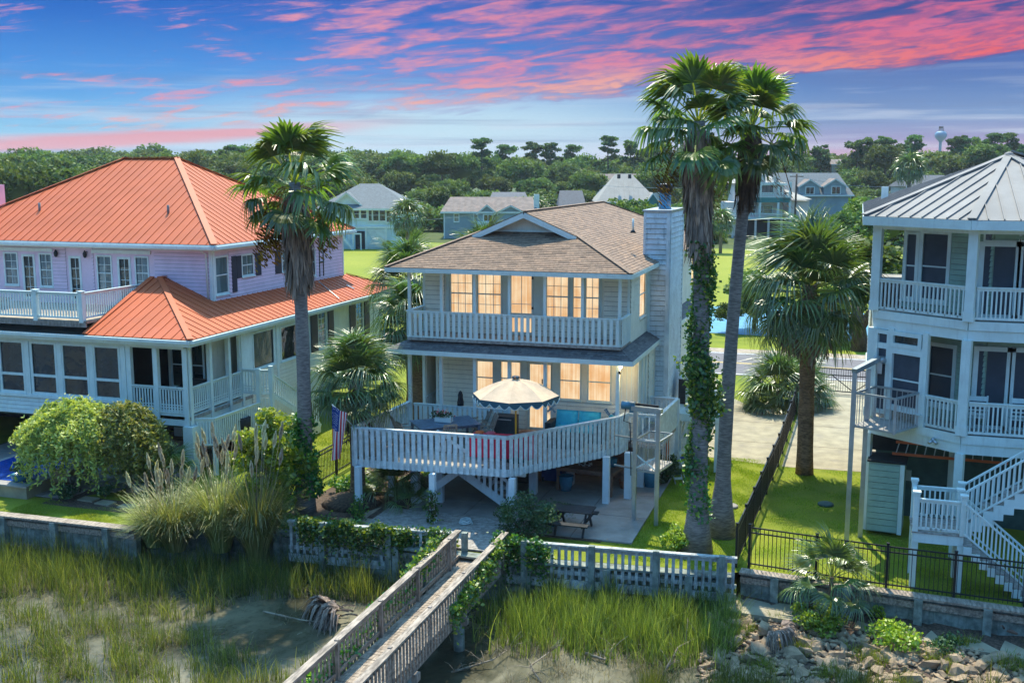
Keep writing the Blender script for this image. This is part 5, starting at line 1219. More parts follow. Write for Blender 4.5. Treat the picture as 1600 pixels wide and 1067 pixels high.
def chair(label, c, rz, m='teak', tilt=14):
    t = thing('folding_chair', label, 'chair', c, 0, 'folding teak chairs round the deck table'); C_ = Vector(c); R3 = Matrix.Rotation(rz, 3, 'Z')
    T = lambda x, y, z: C_+R3@Vector((x, y, z)); k_ = math.tan(rad(tilt))
    for i in range(6): pbox('seat_slat', t, T(0, -.2+.08*i, .44), (.46, .065, .02), m, rz=rz)
    fr = MB()
    for s in (-1, 1): fr.beam(T(s*.23, .24, .42), T(s*.23, .26+k_*.55, .98), .03, .045).beam(T(s*.24, .24, .0), T(s*.24, -.2, .44), .03, .04).beam(T(s*.21, -.24, 0), T(s*.21, .2, .44), .03, .04).beam(T(s*.25, -.2, .64), T(s*.25, .3, .66), .05, .025)
    fr.beam(T(-.23, .26+k_*.55, .98), T(.23, .26+k_*.55, .98), .03, .07)
    part('frame', fr, m, t)
    for i in range(7): x = -.18+.06*i; pbeam('back_slat', t, T(x, .25, .5), T(x, .26+k_*.52, .95), .012, .035, m)
    return t
hd = Vector((math.cos(drz), math.sin(drz), 0)); pd = Vector((-hd.y, hd.x, 0))
chair('folding teak chair with slatted back nearest the front deck railing', dt-pd*1.05-hd*.25, drz+math.pi)
chair('reclined teak chair at the far left end of the deck table', dt-hd*1.35+pd*.45, drz+math.pi/2, tilt=20)
chair('reclined teak chair at the near left end of the deck table', dt-hd*1.35-pd*.45, drz+math.pi/2+.15, tilt=20)
chair('teak chair at the near right end of the deck table', dt+hd*1.3-pd*.4, drz-math.pi/2-.1, tilt=20)
chair('teak chair at the far right end of the deck table', dt+hd*1.35+pd*.5, drz-math.pi/2, tilt=22)
pt = thing('planter_box', 'white planter box with dark red flowers on the deck table', 'planter', dt+Vector((-.05, 0, .77)))
part('box', MB().prism([dt+Vector((x, y, .77)) for x, y in ((-.35, -.13), (.25, -.13), (.25, .13), (-.35, .13))], (0, 0, .16)), 'white', pt)
V, F, T = leaves(rng.normal(size=(180, 3))*[.18, .08, .07]+[-.05, 0, .26], .06, rng); link('foliage', npmesh('foliage', V, F, 'leaf_bush', T), pt)
V, F, T = leaves(rng.normal(size=(50, 3))*[.17, .08, .05]+[-.05, 0, .33], .05, rng); link('flowers', npmesh('flowers', V, F, 'flower', T), pt)
dg = MB(); dg.lathe((0, 0, 0), [(.12, 0), (.13, .12), (.09, .3), (.10, .38), (.06, .5), (.02, .54)], 10); dgo = thing('patio_lantern', 'dark lantern standing on the porch railing', 'lantern', (-13.5, 36.36, F1+1.03)); link('body', dg.mesh('body', 'dark'), dgo)
# sofa
so = thing('porch_sofa', 'dark wicker sofa with bright turquoise cushions on the porch', 'sofa', (-9.2, 36.6, F1)); sc0 = Vector((-9.2, 36.55, F1))
part('frame', MB().box(sc0+Vector((0, 0, .18)), (1.9, .8, .3)).box(sc0+Vector((0, .38, .42)), (1.9, .1, .5)), 'wicker', so)
for s in (-1, 1): pbox('armrest', so, sc0+Vector((s*.93, -.02, .36)), (.22, .82, .62), 'wicker')
def cushion(name, p, c, d, m, tilt=0):
    mb = MB(); n_ = 6; vs = []
    for k_ in (0, 1):
        for i in range(n_+1):
            for j in range(n_+1):
                x = -1+2*i/n_; y = -1+2*j/n_; b_ = (1-x**4)*(1-y**4); vs.append((x*d[0]/2, y*d[1]/2, (b_**.5*.5+.12 if k_ else -.3*b_**.5)*d[2]))
    R3 = Matrix.Rotation(tilt, 3, 'X'); vs = [Vector(c)+R3@Vector(v) for v in vs]; f = []; S = (n_+1)**2
    for i in range(n_):
        for j in range(n_): a = i*(n_+1)+j; f += [(a, a+1, a+n_+2, a+n_+1), (S+a, S+a+n_+1, S+a+n_+2, S+a+1)]
    for i in range(n_):
        for a, b in ((i, i+1), (n_*(n_+1)+i+1, n_*(n_+1)+i), ((i+1)*(n_+1), i*(n_+1)), (i*(n_+1)+n_, (i+1)*(n_+1)+n_)): f.append((a, b, S+b, S+a))
    mb.add(vs, f, smooth=True); return part(name, mb, m, p)
for s in (-1, 1):
    cushion('seat_cushion', so, sc0+Vector((s*.41, -.06, .40)), (.80, .66, .2), 'teal_cloth'); cushion('back_cushion', so, sc0+Vector((s*.41, .28, .72)), (.80, .60, .2), 'teal_cloth', rad(72))
def fan(label, c, r, pole, m='cooler', hub='flue'):
    t = thing('standing_fan', label, 'fan', c); C_ = Vector(c)
    part('pole', MB().tube([C_, C_+Vector((0, 0, pole))], .02, 6).lathe(C_, [(.2, 0), (.18, .03), (.03, .06)], 12), m, t)
    hd_ = C_+Vector((0, -.12, pole)); mb = MB()
    for rr in (r, r*.75, r*.5, r*.28):
        mb.tube([hd_+Vector((rr*math.cos(a), -.05*(1-(rr/r)**2), rr*math.sin(a))) for a in np.linspace(0, 2*math.pi, 25)], .006, 4, caps=False)
    for k_ in range(16): a = k_*math.pi/8; mb.beam(hd_+Vector((0, -.05, 0)), hd_+Vector((r*math.cos(a), 0, r*math.sin(a))), .006, .006)
    part('cage', mb, m, t)
    for k_ in range(4):
        a = k_*math.pi/2+.4; u_ = Vector((math.cos(a), 0, math.sin(a))); v_ = Vector((-u_.z, 0, u_.x)); b_ = MB(); h_ = hd_+Vector((0, .03, 0)); b_.quad(h_, h_+u_*r*.9+v_*r*.15, h_+u_*r*.85+v_*r*.5+Vector((0, .03, 0)), h_+v_*r*.2); part('blade', b_, 'flue', t)
    part('hub', MB().tube([hd_+Vector((0, -.09, 0)), hd_+Vector((0, .15, 0))], r*.22, 12), hub, t)
fan('large round standing fan at the right end of the sofa', (-7.95, 36.75, F1), .38, .92, hub='teal_cloth'); fan('small white fan at the left end of the sofa', (-10.2, 36.9, F1), .22, 1.05)
rt = thing('side_table', 'low table under a bright red cloth behind the deck corner', 'table', (-11.0, 33.3, F1)); part('tablecloth', MB().prism([(-12.0, 33.15, F1+.05), (-9.9, 33.3, F1+.05), (-9.95, 33.9, F1+.05), (-12.05, 33.75, F1+.05)], (0, 0, .70)), 'red_cloth', rt)
for x, y in ((-11.9, 33.3), (-10.1, 33.4), (-10.1, 33.8), (-11.9, 33.65)): pbox('leg', rt, (x, y, F1+.025), (.06, .06, .05), 'teak')
for i, (x, m_, lb_) in enumerate(((-11.75, 'orange', 'orange bowl standing on the red-clothed table'), (-11.35, 'flower', 'pink bowl standing on the red-clothed table'))):
    bo = MB(); bo.lathe((x, 33.45, F1+.75), [(.10, 0), (.16, .09), (.14, .12), (.02, .05)], 12); solo('bowl', bo, m_, (x, 33.45, F1+.75), label=lb_, cat='bowl')
ct = MB(); ct.box((-9.35, 35.45, F1+.38), (1.4, .6, .06)); ct.box((-9.35, 35.45, F1+.18), (1.3, .5, .34)); solo('coffee_table', ct, 'wicker', (-9.35, 35.45, F1), label='low dark coffee table in front of the turquoise sofa', cat='table')
frg = thing('drinks_fridge', 'black box-shaped drinks fridge under the umbrella', 'fridge', (-11.6, 35.9, F1)); part('body', MB().box((-11.6, 35.9, F1+.45), (.75, .55, .9)), 'wicker', frg); part('handle', MB().box((-11.6, 35.6, F1+.8), (.55, .03, .03)), 'steel', frg)
dm = MB(); dm.box((-11.0, 37.1, F1+.012), (1.0, .6, .02)); solo('doormat', dm, 'brown_wood', (-11.0, 37.1, F1), label='brown doormat in front of the lower porch door', cat='mat')
bk = MB(); bk.lathe((-7.55, 36.95, F1), [(.14, 0), (.2, .4), (.22, .42), (.18, .4)], 14); solo('bucket', bk, 'cooler', (-7.55, 36.95, F1), label='pale bucket by the railing next to the lift', cat='bucket')
pp = MB(); pp.lathe((-15.2, 32.5, F1), [(.18, 0), (.26, .5), (.28, .55), (.2, .5)], 14); solo('plant_pot', pp, 'teak', (-15.2, 32.5, F1), label='tan pot in the front left corner of the deck', cat='pot')
# flag on the deck corner
fg = thing('flag', 'flag with stars and red and white stripes hanging from a pole on the deck corner', 'flag', (-15.7, 32.0, F1+1.0))
fa = Vector((-15.66, 31.95, 3.0)); fb = PY(519, 632, 30.7)
part('pole', MB().tube([fa, fb], .018, 6), 'white', fg)
W_, H_ = .95, 1.75; nx_, nz_ = 26, 26; vs = []; fs = []; mi = []
o0 = fb+Vector((.0, -.02, -.05)); dir_ = (fa-fb); dir_.normalize()
for j in range(nz_+1):
    for i in range(nx_+1):
        s_i = i/nx_; t_j = j/nz_
        # hangs by its hoist from the pole; folds in depth
        wdt = .62*(1-.25*t_j)
        x = s_i*wdt; vs.append(o0+Vector((x*.85-.10*t_j, .10*math.sin(s_i*9+t_j*2.)*(.4+t_j), -t_j*H_-.20*s_i*(1-t_j)+dir_.z*0)))
for j in range(nz_):
    for i in range(nx_):
        fs.append((j*(nx_+1)+i, j*(nx_+1)+i+1, (j+1)*(nx_+1)+i+1, (j+1)*(nx_+1)+i))
        stripe = int(i*13/nx_); mi.append(2 if (j < nz_*.42 and i < nx_*.54) else (0 if stripe % 2 == 0 else 1))
M['flag_red'] = mat('flag_red', (.55, .03, .05), .8, .05); M['flag_white'] = mat('flag_white', (.75, .74, .74), .8, .04); M['flag_blue'] = mat('flag_blue', (.02, .05, .22), .8, .05)
mb = MB()
for f, m_ in zip(fs, mi): pass
mb.add(vs, fs, 0, smooth=True); mb.mi = mi; cl_ = part('cloth', mb, ['flag_red', 'flag_white', 'flag_blue'], fg)
stb = MB()
for r in range(9):
    for c in range(6 if r % 2 == 0 else 5):
        i = int((c+(.5 if r % 2 == 0 else 1))*nx_*.54/6); j = int((r+.7)*nz_*.42/9.4); a = vs[j*(nx_+1)+i]
        for sgn in (-1, 1):
            P_ = a+Vector((.01, -.012*sgn, 0)); pt5 = [P_+Vector((.016*math.cos(k_*math.pi/5+math.pi/2)*(1 if k_ % 2 == 0 else .42), 0, .016*math.sin(k_*math.pi/5+math.pi/2)*(1 if k_ % 2 == 0 else .42))) for k_ in range(10)]; stb.add(pt5, [tuple(range(10))])
part('stars', stb, 'flag_white', cl_)['kind'] = 'stuff'
# ------------------------------------------------------------------ under the deck and beside the house
wt = table('work_table', 'large brown outdoor table standing on the patio under the deck', Vector((-8.75, 36.9, .06)), (2.2, 1.4, 0), .88, 'brown_wood', rad(-8), leg=.1)
cd = MB()
for i in range(7): a = i*math.pi*2/7; cd.tube([Vector((-8.95+.25*math.cos(a+t)*1., 36.9+.2*math.sin(a+t), .96+.05*math.sin(3*t))) for t in (0, .5, 1., 1.5, 2)], .015, 5, caps=False)
cd.tube([(-8.95, 36.9, .95), (-8.95, 36.9, 1.3)], .03, 6); solo('candle_holder', cd, 'cooler', (-8.95, 36.9, .94), label='pale wire candle holder in the middle of the brown patio table', cat='candle holder')
def pot(label, c, r, h, m, nleaf=0, lm='leaf_bush', lr=.4, name='plant_pot'):
    t = thing(name, label, 'pot', c); mb = MB(); mb.lathe(c, [(r*.7, 0), (r, h*.7), (r*.95, h*.92), (r*1.08, h), (r*.9, h), (r*.85, h*.9)], 16); part('pot', mb, m, t)
    if nleaf:
        P, *_ , tt = clumpy(rng, nleaf, 14, lr, .8, .4, .5); V, F, T = leaves(P+[0, 0, h+lr*.55], .07, rng, tint=tt); link('foliage', npmesh('foliage', V, F, lm, T), t)
    return t
pot('blue glazed pot on the right end of the brown patio table', (-7.95, 36.9, .96), .17, .32, 'blue_glaze')
pot('tall teal glazed pot standing under the patio table', (-9.55, 36.5, .06), .26, .55, 'blue_glaze')
pot('terracotta pot by the stilts near the lift', (-7.6, 37.4, .06), .2, .3, 'skin_cloth')
pot('blue barrel pot beside the round bush at the patio edge', (-6.75, 37.9, 0), .28, .75, 'blue_glaze')
bn = thing('wheeled_bin', 'dark blue wheeled bin standing under the deck', 'bin', (-10.3, 37.6, .06)); part('body', MB().box((-10.3, 37.6, .65), (.75, .7, 1.05)), 'blue', bn); part('lid', MB().box((-10.3, 37.58, 1.21), (.8, .76, .07)), 'blue', bn)
for s in (-1, 1): part('wheel', MB().tube([(-10.3+s*.34, 37.25, .16), (-10.3+s*.28, 37.25, .16)], .1, 12), 'black_metal', bn)
pk_ = thing('picnic_table', 'small black picnic table with benches on the patio by the fence', 'picnic table', (-8.2, 32.3, .06)); pc = Vector((-8.2, 32.3, .06))
for i in range(5): pbox('top_board', pk_, pc+Vector((0, -.32+.16*i, .72)), (1.3, .145, .04), 'dark')
for s in (-1, 1):
    for j in range(2): pbox('bench_board', pk_, pc+Vector((0, s*(.62+.15*j), .42)), (1.3, .13, .04), 'dark')
for x in (-.45, .45):
    for s in (-1, 1): pbeam('leg', pk_, pc+Vector((x, s*.62, 0)), pc+Vector((x, -s*.0+s*.12, .7)), .05, .09, 'dark')
    pbeam('cross_bar', pk_, pc+Vector((x, -.75, .38)), pc+Vector((x, .75, .38)), .05, .09, 'dark')
fn = thing('fern_pot', 'feathery fern in a blue pot at the front of the patio', 'fern', (-8.95, 32.6, .06))
mb = MB(); mb.lathe((-8.95, 32.6, .06), [(.16, 0), (.25, .4), (.27, .55), (.2, .5)], 14); part('pot', mb, 'blue_glaze', fn)
# bicycle-like garden ornament left out of reach: coiled hose on the landing
hs_ = MB(); hs_.tube([(-11.7+.22*math.cos(t)*(1-.02*t), 31.9+.22*math.sin(t), .08+.008*t) for t in np.linspace(0, 18, 70)], .018, 5); solo('garden_hose', hs_, 'cooler', (-11.7, 31.9, .06), label='pale coiled garden hose lying on the wooden landing', cat='hose')
# equipment platform with air conditioners
ap = thing('equipment_platform', 'raised white platform on stilts carrying air conditioners beside the house', 'platform', (-5.6, 41.9, 0))
az = 2.22
part('deck', MB().box((-5.62, 41.9, az-.14), (1.95, 2.7, .28)), 'white', ap)
for x, y in ((-6.2, 40.9), (-4.75, 40.7), (-6.1, 43.0), (-4.75, 43.0)): pbox('stilt', ap, (x, y, az/2-.14), (.15, .15, az-.28), 'post')
pbeam('brace', ap, (-6.15, 40.85, 1.2), (-5.7, 40.85, az-.28), .04, .09, 'post'); pbeam('brace', ap, (-6.15, 40.85, 1.0), (-6.1, 41.8, az-.28), .04, .09, 'post'); pbeam('brace', ap, (-4.75, 40.8, .9), (-4.75, 41.6, az-.28), .04, .09, 'post')
def ac(label, c, d, m):
    t = thing('air_conditioner', label, 'air conditioner', c); C_ = Vector(c); part('casing', MB().box(C_+Vector((0, 0, d[2]/2)), d), m, t)
    part('top_plate', MB().box(C_+Vector((0, 0, d[2]+.015)), (d[0]+.03, d[1]+.03, .03)), 'steel', t)
    for i in range(9): pbox('fin', t, C_+Vector((0, -d[1]/2-.008, .08+i*(d[2]-.14)/8)), (d[0]*.92, .012, .03), m)
ac('dark square air conditioner at the back of the raised platform', (-6.1, 42.7, az), (.8, .8, 1.0), 'dark'); ac('pale square air conditioner at the right end of the raised platform', (-4.95, 41.3, az), (.5, .6, .85), 'cooler')
tk = thing('water_tank', 'black round-topped tank behind the air conditioners', 'tank', (-6.1, 43.6, 2.2)); mb = MB(); mb.lathe((-6.0, 43.6, az), [(.42, 0), (.42, 1.1), (.34, 1.35), (.1, 1.45)], 16); part('body', mb, 'dark', tk)
hb = thing('pump_box', 'white rounded equipment box with hoses in front of the dark unit', 'equipment box', (-5.75, 41.3, az)); mb = MB(); cushion('casing', hb, (-5.75, 41.3, az+.45), (.62, .8, .4), 'cooler', rad(90)); part('hose', MB().tube([(-5.7, 41.05, az+.6), (-5.85, 40.98, az+.4), (-5.7, 40.96, az+.2), (-5.9, 40.96, az+.05)], .02, 5), 'black_metal', hb)
# things stored against the wall
ld_ = thing('ladder', 'orange fibreglass ladder leaning against the side wall under the platform', 'ladder', (-6.5, 40, 0))
for s in (0, .38): pbeam('stile', ld_, (-6.35, 38.9+s, .05), (-6.75, 41.2+s, 2.3), .04, .09, 'orange')
for i in range(8): t = (i+.5)/8; pbeam('rung', ld_, Vector((-6.35, 38.9, .05)).lerp(Vector((-6.75, 41.2, 2.3)), t), Vector((-6.35, 39.28, .05)).lerp(Vector((-6.75, 41.58, 2.3)), t), .03, .03, 'orange')
for i, (lb_, x, y, c_) in enumerate((('folded aluminium deck chair leaning nearest the orange ladder', -5.95, 38.6, 'steel'), ('folded aluminium deck chair leaning farthest from the orange ladder', -5.75, 39.5, 'cooler'))):
    t = thing('folded_chair', lb_, 'chair', (x, y, 0)); 
    for s in (0, .45): pbeam('tube', t, (x+s*.6, y+s*.3, 0), (x-.35+s*.6, y+.35+s*.3, 1.0), .03, .03, c_)
    for k_ in range(5): p = Vector((x, y, 0)).lerp(Vector((x-.35, y+.35, 1.0)), .2+k_*.17); pbeam('strap', t, p, p+Vector((.27, .135, 0)), .01, .09, 'pool_blue' if k_ % 2 else 'white')
solo('storage_crate', MB().box((-5.6, 42.2, .62), (.5, .5, .5)).box((-5.6, 42.2, .9), (.54, .54, .05)), 'yellow', (-5.6, 42.2, .37), label='yellow crate stored beneath the equipment platform', cat='crate')
for lb_, c in (('round grey drain cover on the lit lawn beside the right palm', G(1141, 792)), ('green valve cover in the grass near the shed', G(1290, 789))):
    mb = MB(); mb.lathe((c.x, c.y, 0), [(.27, 0), (.27, .06), (.22, .09), (.02, .1)], 18); solo('drain_cover', mb, 'patio' if 'grey' in lb_ else 'dark_teal', (c.x, c.y, 0), label=lb_, cat='drain cover')
# left house terrace: raised pool edge, pots, lounge seats, dark sofa under the house
po = struct('raised_pool', MB().box((-29.0, 31.6, .22), (3.4, 3.4, .44)), 'concrete'); pbox('coping', po, (-29.0, 31.6, .46), (3.6, 3.6, .06), 'patio'); pbox('pool_water', po, (-29.1, 31.7, .495), (2.9, 2.9, .01), 'pool_blue')
M['dark_navy'] = mat('navy_fabric', (.01, .04, .12), .8, .1)
pot('blue bowl with green plants and a pink bloom on the pool edge', (-27.95, 30.35, .49), .3, .25, 'blue_glaze', 260, 'leaf_bush', .32)
def lounger(label, c, rz):
    t = thing('lounge_chair', label, 'chair', c); C_ = Vector(c); R3 = Matrix.Rotation(rz, 3, 'Z'); T = lambda x, y, z: C_+R3@Vector((x, y, z))
    mb = MB()
    for s in (-1, 1): mb.tube([T(s*.33, .5, .95), T(s*.33, .25, .35), T(s*.33, -.6, .3), T(s*.33, -.65, .05), T(s*.33, .5, .03)], .025, 6)
    mb.tube([T(-.33, .5, .95), T(.33, .5, .95)], .025, 6); part('frame', mb, 'steel', t)
    sg = MB(); pr_ = [(.5, .93), (.25, .37), (-.1, .3), (-.6, .33)]; vs = [T(s*.31, y, z) for y, z in pr_ for s in (-1, 1)]; sg.add(vs, [(2*i, 2*i+1, 2*i+3, 2*i+2) for i in range(3)], smooth=True); part('sling', sg, 'teak', t)
lounger('tan sling lounge chair on the terrace under the weeping tree', (-26.7, 31.1, .03), rad(200)); lounger('tan sling lounge chair farther back on the blue-grey terrace', (-25.7, 32.6, .03), rad(150))
sf = thing('outdoor_sofa', 'dark blue cushioned sofa with brown frame under the red-roofed house', 'sofa', (-31.5, 37.5, 0)); s0 = Vector((-31.2, 37.4, 0))
part('frame', MB().box(s0+Vector((0, 0, .2)), (2.4, .9, .4)).box(s0+Vector((0, .4, .5)), (2.4, .12, .8)).box(s0+Vector((1.2, 0, .35)), (.15, .9, .7)).box(s0+Vector((-1.2, 0, .35)), (.15, .9, .7)), 'orange_wood' if False else 'brown_wood', sf)
for s in (-.6, .6): cushion('seat_cushion', sf, s0+Vector((s, -.05, .48)), (1.1, .8, .22), 'dark_navy'); cushion('back_cushion', sf, s0+Vector((s, .3, .8)), (1.1, .6, .22), 'dark_navy', rad(75))
pot('potted palm beside the weeping tree trunk', (-24.0, 31.7, .02), .22, .3, 'cooler'); 
# rocking chairs and the hung ladder at the grey-roofed house
def rocker(label, c, rz):
    t = thing('rocking_chair', label, 'rocking chair', c); C_ = Vector(c); R3 = Matrix.Rotation(rz, 3, 'Z'); T = lambda x, y, z: C_+R3@Vector((x, y, z))
    mb = MB()
    for s in (-1, 1):
        mb.beam(T(s*.27, .22, .05), T(s*.27, .34, 1.12), .045, .045).beam(T(s*.27, -.25, .05), T(s*.27, -.25, .64), .045, .045).beam(T(s*.28, -.3, .65), T(s*.28, .27, .66), .07, .03).tube([T(s*.27, -.42, .09), T(s*.27, -.2, .03), T(s*.27, .1, .01), T(s*.27, .5, .08)], .022, 5)
    mb.beam(T(-.27, .33, 1.02), T(.27, .33, 1.02), .03, .14); part('frame', mb, 'white', t)
    part('seat', MB().box(T(0, -.02, .43), (.54, .5, .04), rz), 'white', t)
    for i in range(3): pbeam('back_slat', t, T(-.26, .26+.02*i, .55+.12*i), T(.26, .26+.02*i, .55+.12*i), .02, .05, 'white')
    part('back_panel', MB().add([T(-.24, .28, .62), T(.24, .28, .62), T(.24, .325, .96), T(-.24, .325, .96)], [(0, 1, 2, 3)]), 'screen', t); return t
for lb_, px in (('white rocking chair on the lower porch beside the corner post', 1527), ('white rocking chair on the lower porch at the right edge of the photo', 1596)):
    q = PY(px, 600, 34.35); rocker(lb_, (q.x, 34.35, F1r+.01), math.pi)
hl = thing('hung_ladder', 'orange extension ladder hung sideways under the porch of the grey-roofed house', 'ladder', PY(1395, 707, 35.4))
s1a, s1b = PY(1394, 708, 35.4), PY(1575, 724, 35.4); s2a, s2b = PY(1400, 690, 35.4), PY(1575, 706, 35.4)
pbeam('stile', hl, s1a, s1b, .04, .08, 'orange'); pbeam('stile', hl, s2a, s2b, .04, .08, 'orange')
for i in range(12): t = (i+.4)/12; pbeam('rung', hl, s1a.lerp(s1b, t), s2a.lerp(s2b, t), .03, .03, 'steel')

# ------------------------------------------------------------------ palms
def fan_leaf(name, mat_, nb=24, pet=.9, R=1.0, droop=.5, spread=118, seed=0, web=.42, wd=.075):
    """a fan leaf: petiole along +X, blades radiating in a V-folded, drooping fan"""
    r = np.random.default_rng(seed); V = []; F = []; T = []
    def addq(a, b, c, d, t0): i = len(V); V.extend([a, b, c, d]); F.append((i, i+1, i+2, i+3)); T.extend([t0]*4)
    # petiole
    pp = [np.array([pet*t, 0, .12*math.sin(math.pi*t*.5)-.10*t*t]) for t in np.linspace(0, 1, 5)]
    for i in range(4):
        a, b = pp[i], pp[i+1]; w0 = .03-.012*i/4
        addq(a+[0, -w0, 0], b+[0, -w0*.9, 0], b+[0, w0*.9, 0], a+[0, w0, 0], .85); addq(a+[0, 0, -w0], b+[0, 0, -w0*.9], b+[0, 0, w0*.9], a+[0, 0, w0], .8)
    c = pp[-1]
    for k in range(nb):
        th = math.radians(-spread+2*spread*(k+.5)/nb); L_ = R*(1-.22*abs(th)/math.pi*1.4)*r.uniform(.9, 1.05); tone = min(1, max(0, r.normal(.45, .18)))
        dr = droop*r.uniform(.45, 1.6); th += r.normal(0, .035)
        prev = None
        for s in range(6):
            t = s/5; rr = L_*t; z = .16*math.sin(min(1, t*1.6)*math.pi/2)*L_-dr*L_*max(0, t-.45)**1.6*1.9; rr *= 1-.22*dr*max(0, t-.5)
            x = c[0]+rr*math.cos(th); y = c[1]+rr*math.sin(th); zz = c[2]+z-abs(th)*.07*rr
            hw = wd*L_*(t/web if t < web else max(.03, 1-(t-web)/(1-web)))*1.05+.004
            nx, ny = -math.sin(th), math.cos(th); mid = np.array([x, y, zz-hw*.35]); l = np.array([x+nx*hw, y+ny*hw, zz]); rgt = np.array([x-nx*hw, y-ny*hw, zz])
            if prev is not None:
                addq(prev[1], l, mid, prev[0], tone); addq(prev[0], mid, rgt, prev[2], tone*.9)
            prev = (mid, l, rgt)
    return npmesh(name, V, F, mat_, T)
WL = [fan_leaf('washingtonia_leaf', 'leaf_palm', 26, 1.2, 1.05, d, 100, s, .50, .070) for s, d in ((1, .45), (2, .9), (3, .25))]
SL = [fan_leaf('sabal_leaf', 'leaf_sabal', 38, 1.15, 1.3, d, 100, s, .22, .030) for s, d in ((4, .55), (5, .95), (6, .3))]
DL = fan_leaf('dead_leaf', 'thatch', 18, .5, .9, 1.6, 60, 9, .3, .05)
def orient(az, el, roll=0): return (Matrix.Rotation(az, 3, 'Z')@Matrix.Rotation(-el, 3, 'Y')@Matrix.Rotation(roll, 3, 'X')).to_euler()
def palm(name, label, base, top, r0, r1, protos, n, scale, trunk='trunk_grey', els=(78, -48), flare=1.5, bend=(0, 0), skirt=None, cat='palm tree', group=None, seed=0, boots=False):
    r = random.Random(seed); b = Vector(base); tp = Vector(top); t = thing(name, label, cat, b, 0, group)
    pts = []; rs = []; K = 14
    for i in range(K+1):
        s = i/K; p = b.lerp(tp, s)+Vector((bend[0], bend[1], 0))*math.sin(math.pi*s); pts.append(p); rs.append((r0+(r1-r0)*s)*(1+(flare-1)*max(0, 1-s*K/2.2)**1.5)*(1+.04*r.uniform(-1, 1)))
    part('trunk', MB().tube(pts, rs, 12), trunk, t)
    if boots:
        bm_ = MB()
        for i in range(70):
            s = 1-.55*r.random()**1.2; p = b.lerp(tp, s); a = r.random()*6.28; o_ = Vector((math.cos(a), math.sin(a), 0)); rr = (r0+(r1-r0)*s); bm_.beam(p+o_*rr*.8, p+o_*(rr+.10)+Vector((0, 0, .2)), .07, .02)
        part('boots', bm_, 'thatch_dark', t)['kind'] = 'stuff'
    for i in range(n):
        s = (i+.5)/n; el = rad(els[0]+(els[1]-els[0])*s**(.85 if boots or 'brown' in trunk else 1.)+r.uniform(-9, 9)); az = i*2.39996+r.uniform(-.25, .25)
        o = link('frond', protos[(0 if s > .5 else 2) if r.random() < .6 else 1], t, tp-b+Vector((0, 0, -.35*s*scale)), orient(az, el, r.uniform(-.35, .35)), [scale*r.uniform(.85, 1.1)]*3)
    if skirt:
        zt, zb, ra, rb, m_, cnt = skirt; V = []; F = []; T = []
        for i in range(cnt):
            a = r.random()*6.283; s = r.random(); z0 = zt+(zb-zt)*s*.85; L_ = r.uniform(.55, 1.15); ro = ra+(rb-ra)*s; tt = r.uniform(.1, 1)
            u = (z0-b.z)/(tp.z-b.z); p = b.lerp(tp, u)+Vector((bend[0], bend[1], 0))*math.sin(math.pi*u); w_ = r.uniform(.012, .05); ro *= r.uniform(.45, 1.15)
            d = Vector((math.cos(a), math.sin(a), 0)); n_ = Vector((-d.y, d.x, 0)); q0 = p+d*r1*.9; q1 = p+d*ro*.85-Vector((0, 0, L_*.35)); q2 = p+d*ro*1.0+n_*r.uniform(-.06, .06)-Vector((0, 0, L_))
            q3 = q2+d*r.uniform(-.05, .1)-Vector((0, 0, .2)); i0 = len(V)
            for q, w in ((q0, w_*.6), (q1, w_*1.3), (q2, w_), (q3, .004)): V += [q-b-n_*w, q-b+n_*w]
            for k in range(3): F.append((i0+2*k, i0+2*k+1, i0+2*k+3, i0+2*k+2))
            T += [tt]*8
        o = link('dead_skirt', npmesh('dead_skirt', V, F, m_, T), t); o['kind'] = 'stuff'
    return t
def stalks(t, b, tp, n, seed, m_='fruit', length=1.5, az0=None):
    r = random.Random(seed)
    for i in range(n):
        a = (az0[i % len(az0)] if az0 else r.random()*6.28)+r.uniform(-.2, .2); d = Vector((math.cos(a), math.sin(a), 0)); p0 = Vector(tp); L_ = length*r.uniform(.7, 1.2)
        mb = MB(); pts = [p0+d*(1.25*s)*1.0+Vector((0, 0, .25*math.sin(s*3)-L_*s*s*.8)) for s in np.linspace(0, 1, 6)]; mb.tube(pts, .014, 4, caps=False)
        for k in range(90):
            s = r.uniform(.45, 1.0); q = pts[0].lerp(pts[-1], s)+Vector((r.gauss(0, .09), r.gauss(0, .09), -r.random()*.55)); w = r.uniform(.03, .075); mb.quad(q+Vector((-w, 0, 0)), q+Vector((0, w, -.04)), q+Vector((w, 0, -.12)), q+Vector((0, -w, -.05)), tint=r.random())
        part('fruit_stalk', mb, m_, t)
def ivy(parent, name, pts_fn, n, size, lm='leaf_ivy', seed=0, bright=.0):
    r = np.random.default_rng(seed); P = np.array([pts_fn(r) for _ in range(n)]); off = ORI.get(parent.name, Vector()) if parent else Vector()
    V, F, T = leaves(P-np.array(off), size, r, aspect=1.25, tint=np.clip(r.beta(1.4, 2.2, n)+bright, 0, 1)); o = link(name, npmesh(name, V, F, lm, T), parent); o['kind'] = 'stuff' if not parent else o.get('kind', 'stuff'); return o
pL = palm('fan_palm', 'tall fan palm with shaggy brown skirt between the red-roofed and beach houses', (-17.32, 31.57, 0), (-17.36, 31.6, 11.0), .27, .19, WL, 27, 1.05, els=(74, -46), skirt=(10.7, 7.9, .52, .42, 'thatch', 800), seed=3, bend=(.1, 0))
stalks(pL, None, (-17.36, 31.6, 10.8), 9, 5, length=2.2, az0=[2.8, 3.3, 3.7, .2, -.3, 2.5])
b_, t_ = Vector((-4.21, 31.68, 0)), Vector((-4.50, 31.7, 12.75))
